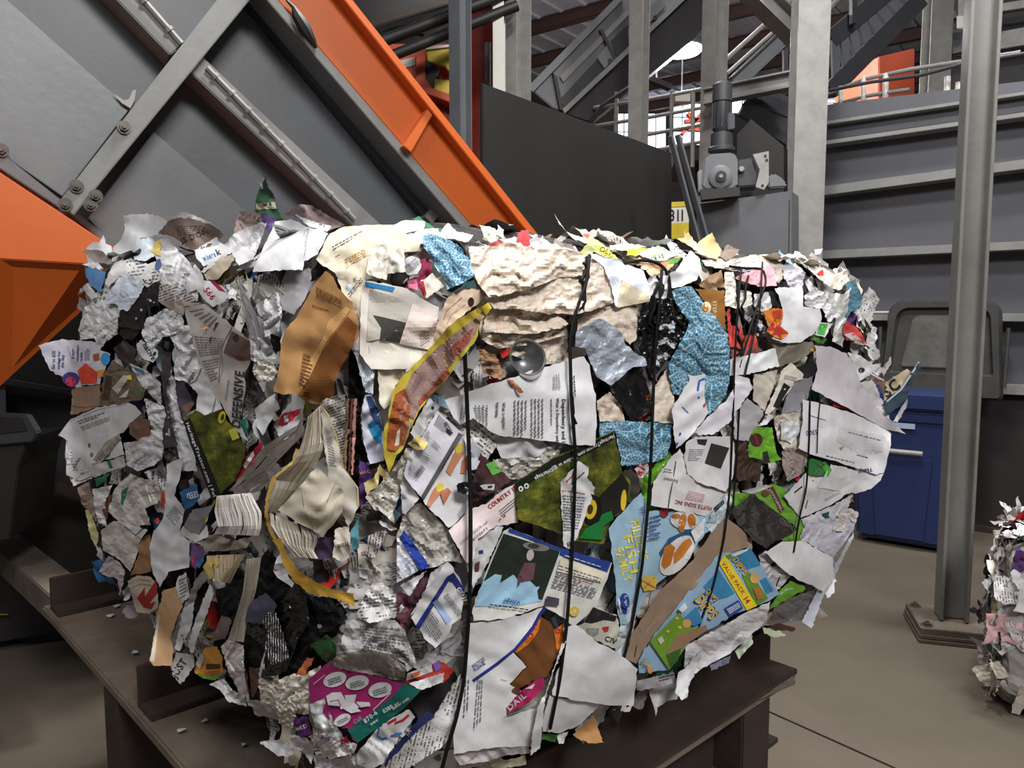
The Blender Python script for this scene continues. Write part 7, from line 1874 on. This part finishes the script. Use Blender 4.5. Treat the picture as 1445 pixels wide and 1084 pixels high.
pages('J', 'page_block', (216, 210, 204), 10, [(1085, 385), (1075, 480), (1105, 590), (1070, 645)], [(1305, 365), (1365, 500), (1365, 600), (1350, 655)], 17, 22, 4.0, label='fanned white magazine block on the left side')
pages('J', 'page_block', (200, 194, 190), 9, [(1160, 350), (1250, 260), (1400, 180)], [(1310, 365), (1370, 330), (1445, 270)], 8, 18, 3.2)
S('J', 'magazine', (132, 124, 112), 8, [(965, 700), (1070, 640), (1200, 690), (1345, 655), (1290, 740), (1150, 760), (1030, 760)], c=.004, w=20, ani=80)
S('K', 'torn_scrap', W2, 8, [(990, 840), (1060, 870), (1112, 900), (1070, 912), (1000, 870)], c=.003)
S('K', 'newspaper', 'news_up', 7, [(915, 945), (975, 915), (1050, 900), (1000, 1000), (965, 1090), (895, 1090)], c=.004, w=20)
S('K', 'plastic_sheet', (186, 182, 174, 'f'), 8, [(915, 680), (1000, 600), (1100, 570), (1170, 345), (1235, 385), (1140, 640), (1080, 790), (1090, 860), (1000, 780)], c=.005, w=26, pr=[('k', INK, [(945, 705), (1030, 690), (1080, 660)], 6)])
S('K', 'paper_sheet', (206, 206, 208), 8, [(1130, 560), (1150, 530), (1260, 690), (1170, 800), (1145, 790)], c=.002)

# ---- tin can squeezed into the front
cc_ = Vector(P3(np.array([[736.0, 511.0]]), np.array([0.02]))[0])
ax_ = (CAM - cc_).normalized() * 0.88 + Vector((0.35, 0.0, 0.28))
ax_.normalize()
can = MB().lathe(cc_ - ax_ * .07, ax_, [(.027, 0), (.031, .006), (.031, .080), (.0275, .090), (.0268, .095), (.0252, .096), (.0238, .0945)], 30, (1, 0)).build('tin_can', 'aluminium', bale, smooth=True)
can['label'] = 'crushed aluminium can with its base showing'
MB().lathe(cc_ - ax_ * .07, ax_, [(.0238, .0945), (.0222, .084), (.017, .074), (.010, .068), (.002, .066)], 30, (0, 1)).build('can_base', 'can_base', can, smooth=True)
MB().lathe(cc_ - ax_ * .068, ax_, [(.0313, .008), (.0314, .058)], 30).build('can_print', (176, 34, 38), can, smooth=True)

# ---- black straps
strap([(655, 480), (658, 545), (662, 640), (664, 720), (664, 800), (661, 880), (655, 960), (645, 1010), (630, 1060), (622, 1092)], .0030, 96, label='first black strap from the left')
strap([(832, 360), (828, 400), (812, 440), (804, 480), (806, 560), (812, 640), (810, 720), (806, 800), (800, 880), (790, 960), (776, 1030)], .0026, 96, label='second black strap from the left')
strap([(934, 380), (930, 440), (924, 500), (921, 580), (918, 660), (914, 720), (906, 800), (892, 880), (880, 930)], .0026, 92, label='third black strap from the left')
strap([(1046, 380), (1040, 450), (1036, 520), (1034, 600), (1030, 690), (1022, 760), (1006, 830), (984, 890)], .0020, 92, label='fourth black strap from the left')
strap([(1076, 370), (1072, 440), (1058, 500), (1044, 560), (1040, 640), (1034, 720)], .0018, 86, 'strap_tail')
strap([(1143, 552), (1142, 620), (1138, 690), (1128, 730), (1120, 780)], .0020, 96, label='fifth black strap on the right end')
strap([(1158, 560), (1154, 600), (1153, 640)], .0012, 96, 'strap_tail')
strap([(830, 362), (822, 390), (826, 420), (812, 455), (808, 490)], .0034, 66, 'knotted_strap', label='knotted black strap on the top edge')
strap([(800, 445), (806, 470), (802, 500)], .0032, 66, 'knotted_strap')
strap([(880, 372), (905, 366), (930, 370), (944, 385), (946, 420)], .0030, 66, 'strap_loop')
strap([(930, 400), (922, 440), (916, 500), (921, 540)], .0032, 66, 'knotted_strap')
strap([(625, 342), (640, 336), (655, 348), (661, 368)], .0028, 70, 'strap_loop')
strap([(1030, 376), (1060, 380), (1078, 376), (1082, 398), (1066, 440), (1048, 500), (1042, 520)], .0026, 70, 'strap_loop')
strap([(1038, 405), (1038, 450), (1044, 500), (1038, 515)], .0030, 66, 'knotted_strap')
strap([(806, 555), (812, 575), (806, 585), (813, 600)], .0022, 98, 'strap_knot')
strap([(948, 440), (962, 460), (976, 468)], .0030, 62, 'knotted_strap')
strap([(826, 372), (832, 392), (820, 418), (824, 440), (806, 462), (804, 486)], .0024, 68, 'knotted_strap')
strap([(928, 388), (936, 420), (926, 450), (928, 486), (914, 520)], .0024, 68, 'knotted_strap')
strap([(1052, 396), (1046, 430), (1052, 462), (1040, 498)], .0022, 68, 'knotted_strap')

# ------------------------------------------------------------------ loose filling between the traced pieces
CV = np.zeros((1128 // 4 + 1, 1336 // 4 + 1), bool)
cy_, cx_ = np.mgrid[0:CV.shape[0], 0:CV.shape[1]]
cpts = np.stack([cx_.ravel() * 4.0, cy_.ravel() * 4.0], 1)
for poly in COVER:
    x0, y0 = np.maximum(poly.min(0) / 4 - 1, 0).astype(int)
    x1, y1 = (poly.max(0) / 4 + 2).astype(int)
    sub = np.zeros_like(CV)
    ys = slice(max(0, y0), min(CV.shape[0], y1))
    xs = slice(max(0, x0), min(CV.shape[1], x1))
    q = np.stack([cx_[ys, xs].ravel() * 4.0, cy_[ys, xs].ravel() * 4.0], 1)
    if len(q):
        CV[ys, xs] |= inside(poly, q).reshape(cx_[ys, xs].shape)


def scrap_mesh(i):
    r = np.random.default_rng(900 + i)
    kind = ['crumpled_scrap', 'curled_scrap', 'paper_fold_scrap', 'thin_strip'][i % 4]
    n = 9
    asp = {0: 1.0, 1: .7, 2: .6, 3: .22}[i % 4]
    f = Fold(0.10 if i % 4 != 3 else .04, 0.7 if i % 4 == 0 else 1.0, None, 900 + i)
    th = np.linspace(0, 2 * math.pi, 15)[:-1]
    rad = r.uniform(.62, 1.05, len(th))
    poly = np.stack([np.cos(th) * rad, np.sin(th) * rad * asp], 1)
    if i % 4 in (1, 3):
        poly = np.array([(-1, -asp), (-.3, -asp * 1.1), (.4, -asp * .9), (1, -asp), (.95, .1), (1, asp), (.2, asp * .9), (-.5, asp * 1.1), (-1, asp * .8)]) * r.uniform(.85, 1.15, (9, 1))
    v, fs = fill_poly(poly, .22, .02, r)
    h = f(v)
    if i % 4 in (1, 3):
        h += r.uniform(.05, .3) * v[:, 0] ** 2
    if i % 4 == 2:
        h += np.abs(v[:, 1] + .25 * v[:, 0]) * r.uniform(.2, .5)
    me = bpy.data.meshes.new(kind)
    me.from_pydata([(a[0], a[1], b) for a, b in zip(v, h)], [], fs)
    me.polygons.foreach_set('use_smooth', [i % 3 > 0] * len(me.polygons))
    uv = me.uv_layers.new(name='uv')
    li = np.zeros(len(me.loops), int)
    me.loops.foreach_get('vertex_index', li)
    uv.data.foreach_set('uv', (v[li] * .35).ravel())
    me.materials.append(M(W))
    return kind, me


SCR = [scrap_mesh(i) for i in range(28)]
PALETTE = [W] * 9 + [W2] * 12 + [W3] * 12 + [WC] * 6 + ['page_text'] * 6 + ['page_text_up'] * 6 + ['news'] * 6 + ['news_up'] * 5 + [BE] * 7 + [GR] * 6 + [CR] * 2 + [(150, 140, 134)] * 5 + [(120, 114, 112)] * 4 + [(84, 78, 76)] * 4 + [(44, 40, 42)] * 4 + [KG, KG, KR, (120, 90, 70), (90, 60, 110), (46, 96, 140), RED, (40, 110, 80), YEL, (150, 180, 200), (186, 150, 150)]


def place_scrap(parent, p, nrm, size, tilt, out, r):
    i = int(r.integers(0, len(SCR)))
    kind, me = SCR[i]
    o = bpy.data.objects.new(kind, me)
    COL.objects.link(o)
    o.parent = parent
    o.material_slots[0].link = 'OBJECT'
    o.material_slots[0].material = M(PALETTE[int(r.integers(0, len(PALETTE)))])
    q = Vector(nrm).to_track_quat('Z', 'Y')
    ax = Vector((r.normal(), r.normal(), 0)).normalized()
    from mathutils import Quaternion
    q = q @ Quaternion(ax, r.normal(0, tilt)) @ Quaternion((0, 0, 1), r.uniform(0, 6.28))
    o.rotation_mode = 'QUATERNION'
    o.rotation_quaternion = q
    o.scale = (size, size, size)
    o.location = Vector(p) + Vector(nrm) * out - Vector(parent.location)
    return o


def normal_at(x, y):
    a = P3(np.array([[x - 6., y], [x + 6., y], [x, y - 6.], [x, y + 6.]]), np.zeros(4))
    n = Vector(a[1] - a[0]).cross(Vector(a[3] - a[2])).normalized()
    c = Vector((a[0] + a[1]) / 2)
    return -n if n.dot(CAM - c) < 0 else n


r5 = np.random.default_rng(55)
cnt = 0
tries = 0
while cnt < 520 and tries < 20000:
    tries += 1
    x, y = r5.uniform(90, 1250), r5.uniform(300, 1084)
    j, i = int((y - GY0) / GS), int((x - GX0) / GS)
    if not (0 <= j < HIT.shape[0] and 0 <= i < HIT.shape[1]) or not HIT[j, i]:
        continue
    if CV[int(y / 4), int(x / 4)]:
        continue
    p = Vector(P3(np.array([[x, y]]), np.array([0.0]))[0])
    left = x < 520
    place_scrap(bale, p, normal_at(x, y), r5.uniform(.022, .048), .30 if left else .2, r5.uniform(-.020, -.002), r5)
    cnt += 1
# frayed rim along the outline so the edge is ragged paper, not a smooth shoulder
rim = []
for j in range(1, HIT.shape[0] - 1):
    for i in range(1, HIT.shape[1] - 1):
        if HIT[j, i] and not (HIT[j - 1, i] and HIT[j + 1, i] and HIT[j, i - 1] and HIT[j, i + 1]):
            rim.append((gx[i], gy[j]))
for k in range(40):
    x, y = rim[int(r5.integers(0, len(rim)))]
    if y > 1060:
        continue
    p = Vector(P3(np.array([[float(x), float(y)]]), np.array([0.0]))[0])
    place_scrap(bale, p, normal_at(float(x), float(y)), r5.uniform(.016, .034), .35, r5.uniform(-.022, -.006), r5)
# the sides turned away from the camera
bmf = superell(10, 8.2)
bmf.faces.ensure_lookup_table()
far = []
for f in bmf.faces:
    c = f.calc_center_median()
    p = bale_point(*c)
    n = (bale_point(*(c * 1.02)) - p).normalized()
    ax, ay, az = abs(c.x), abs(c.y), abs(c.z)
    n = (U * (1 if c.x > 0 else -1)) if ax >= max(ay, az) else ((V * (1 if c.y > 0 else -1)) if ay >= az else UP * (1 if c.z > 0 else -1))
    if n.dot(CAM - p) < 0.02 and n.z > -0.5:
        far.append((p, n))
bmf.free()
for k in range(300):
    p, n = far[int(r5.integers(0, len(far)))]
    jit = Vector(r5.normal(0, .03, 3))
    jit -= n * jit.dot(n)
    place_scrap(bale, p + jit, n, r5.uniform(.04, .075), .12, r5.uniform(-.026, -.012), r5)

# ------------------------------------------------------------------ second bale at the right edge
b0 = FLOOR.at(1392, 1004)
B2U = Vector((0.84, -0.54, 0)).normalized()
B2V = Vector((0.54, 0.84, 0)).normalized()
bale2 = empty('paper_bale', b0 + B2U * .5 + B2V * .3, 'smaller grey white paper bale standing on the floor at the right edge', 'bale')
bm = superell(22, 7.0)
LB = 0.66


def b2(x, y, z):
    k = 1 + .05 * math.sin(5 * z + 1) * (1 - abs(z)) - 0.05 * z
    return b0 + B2U * (.5 + .5 * x * k) + B2V * (.3 + .3 * y * k) + UP * (LB / 2 * (1 + z) + .002)


pts = []
for v in bm.verts:
    p = b2(*v.co)
    d_ = (p - (b0 + B2U * .5 + B2V * .3 + UP * LB / 2)).normalized()
    q = p + d_ * (noise.fractal(p * 7, .6, 2, 4) * .03)
    q.z = max(q.z, .004)
    pts.append(q)
fs = [tuple(v.index for v in f.verts) for f in bm.faces]
tmp = MB().add(pts, fs).build('compressed_core', (150, 146, 142), bale2)
vis = []
for f in bm.faces:
    c = f.calc_center_median()
    p = b2(*c)
    ax, ay, az = abs(c.x), abs(c.y), abs(c.z)
    n = (B2U * (1 if c.x > 0 else -1)) if ax >= max(ay, az) else ((B2V * (1 if c.y > 0 else -1)) if ay >= az else UP * (1 if c.z > 0 else -1))
    if n.z > -.5 and p.z > .06:
        vis.append((p, n, n.dot(CAM - p) > 0))
bm.free()
for k in range(760):
    p, n, v_ = vis[int(r5.integers(0, len(vis)))]
    if not v_ and r5.random() < .6:
        continue
    if CX + F * p.x / p.y > 1560:
        continue
    jit = Vector(r5.normal(0, .02, 3))
    p = p + jit - n * jit.dot(n)
    p.z = max(p.z, .07)
    place_scrap(bale2, p, n, r5.uniform(.035, .075), .28, r5.uniform(-.004, .014), r5)
for t in (.15, .55, .9):
    w = [b0 + B2U * t - B2V * .03 + UP * z for z in (.02, .2, .4, .6, LB - .01)] + [b0 + B2U * t + B2V * y + UP * (LB + .02) for y in (.05, .3, .55)]
    MB().tube(w, .003, 6).build('baling_strap', 'strap', bale2, smooth=True)
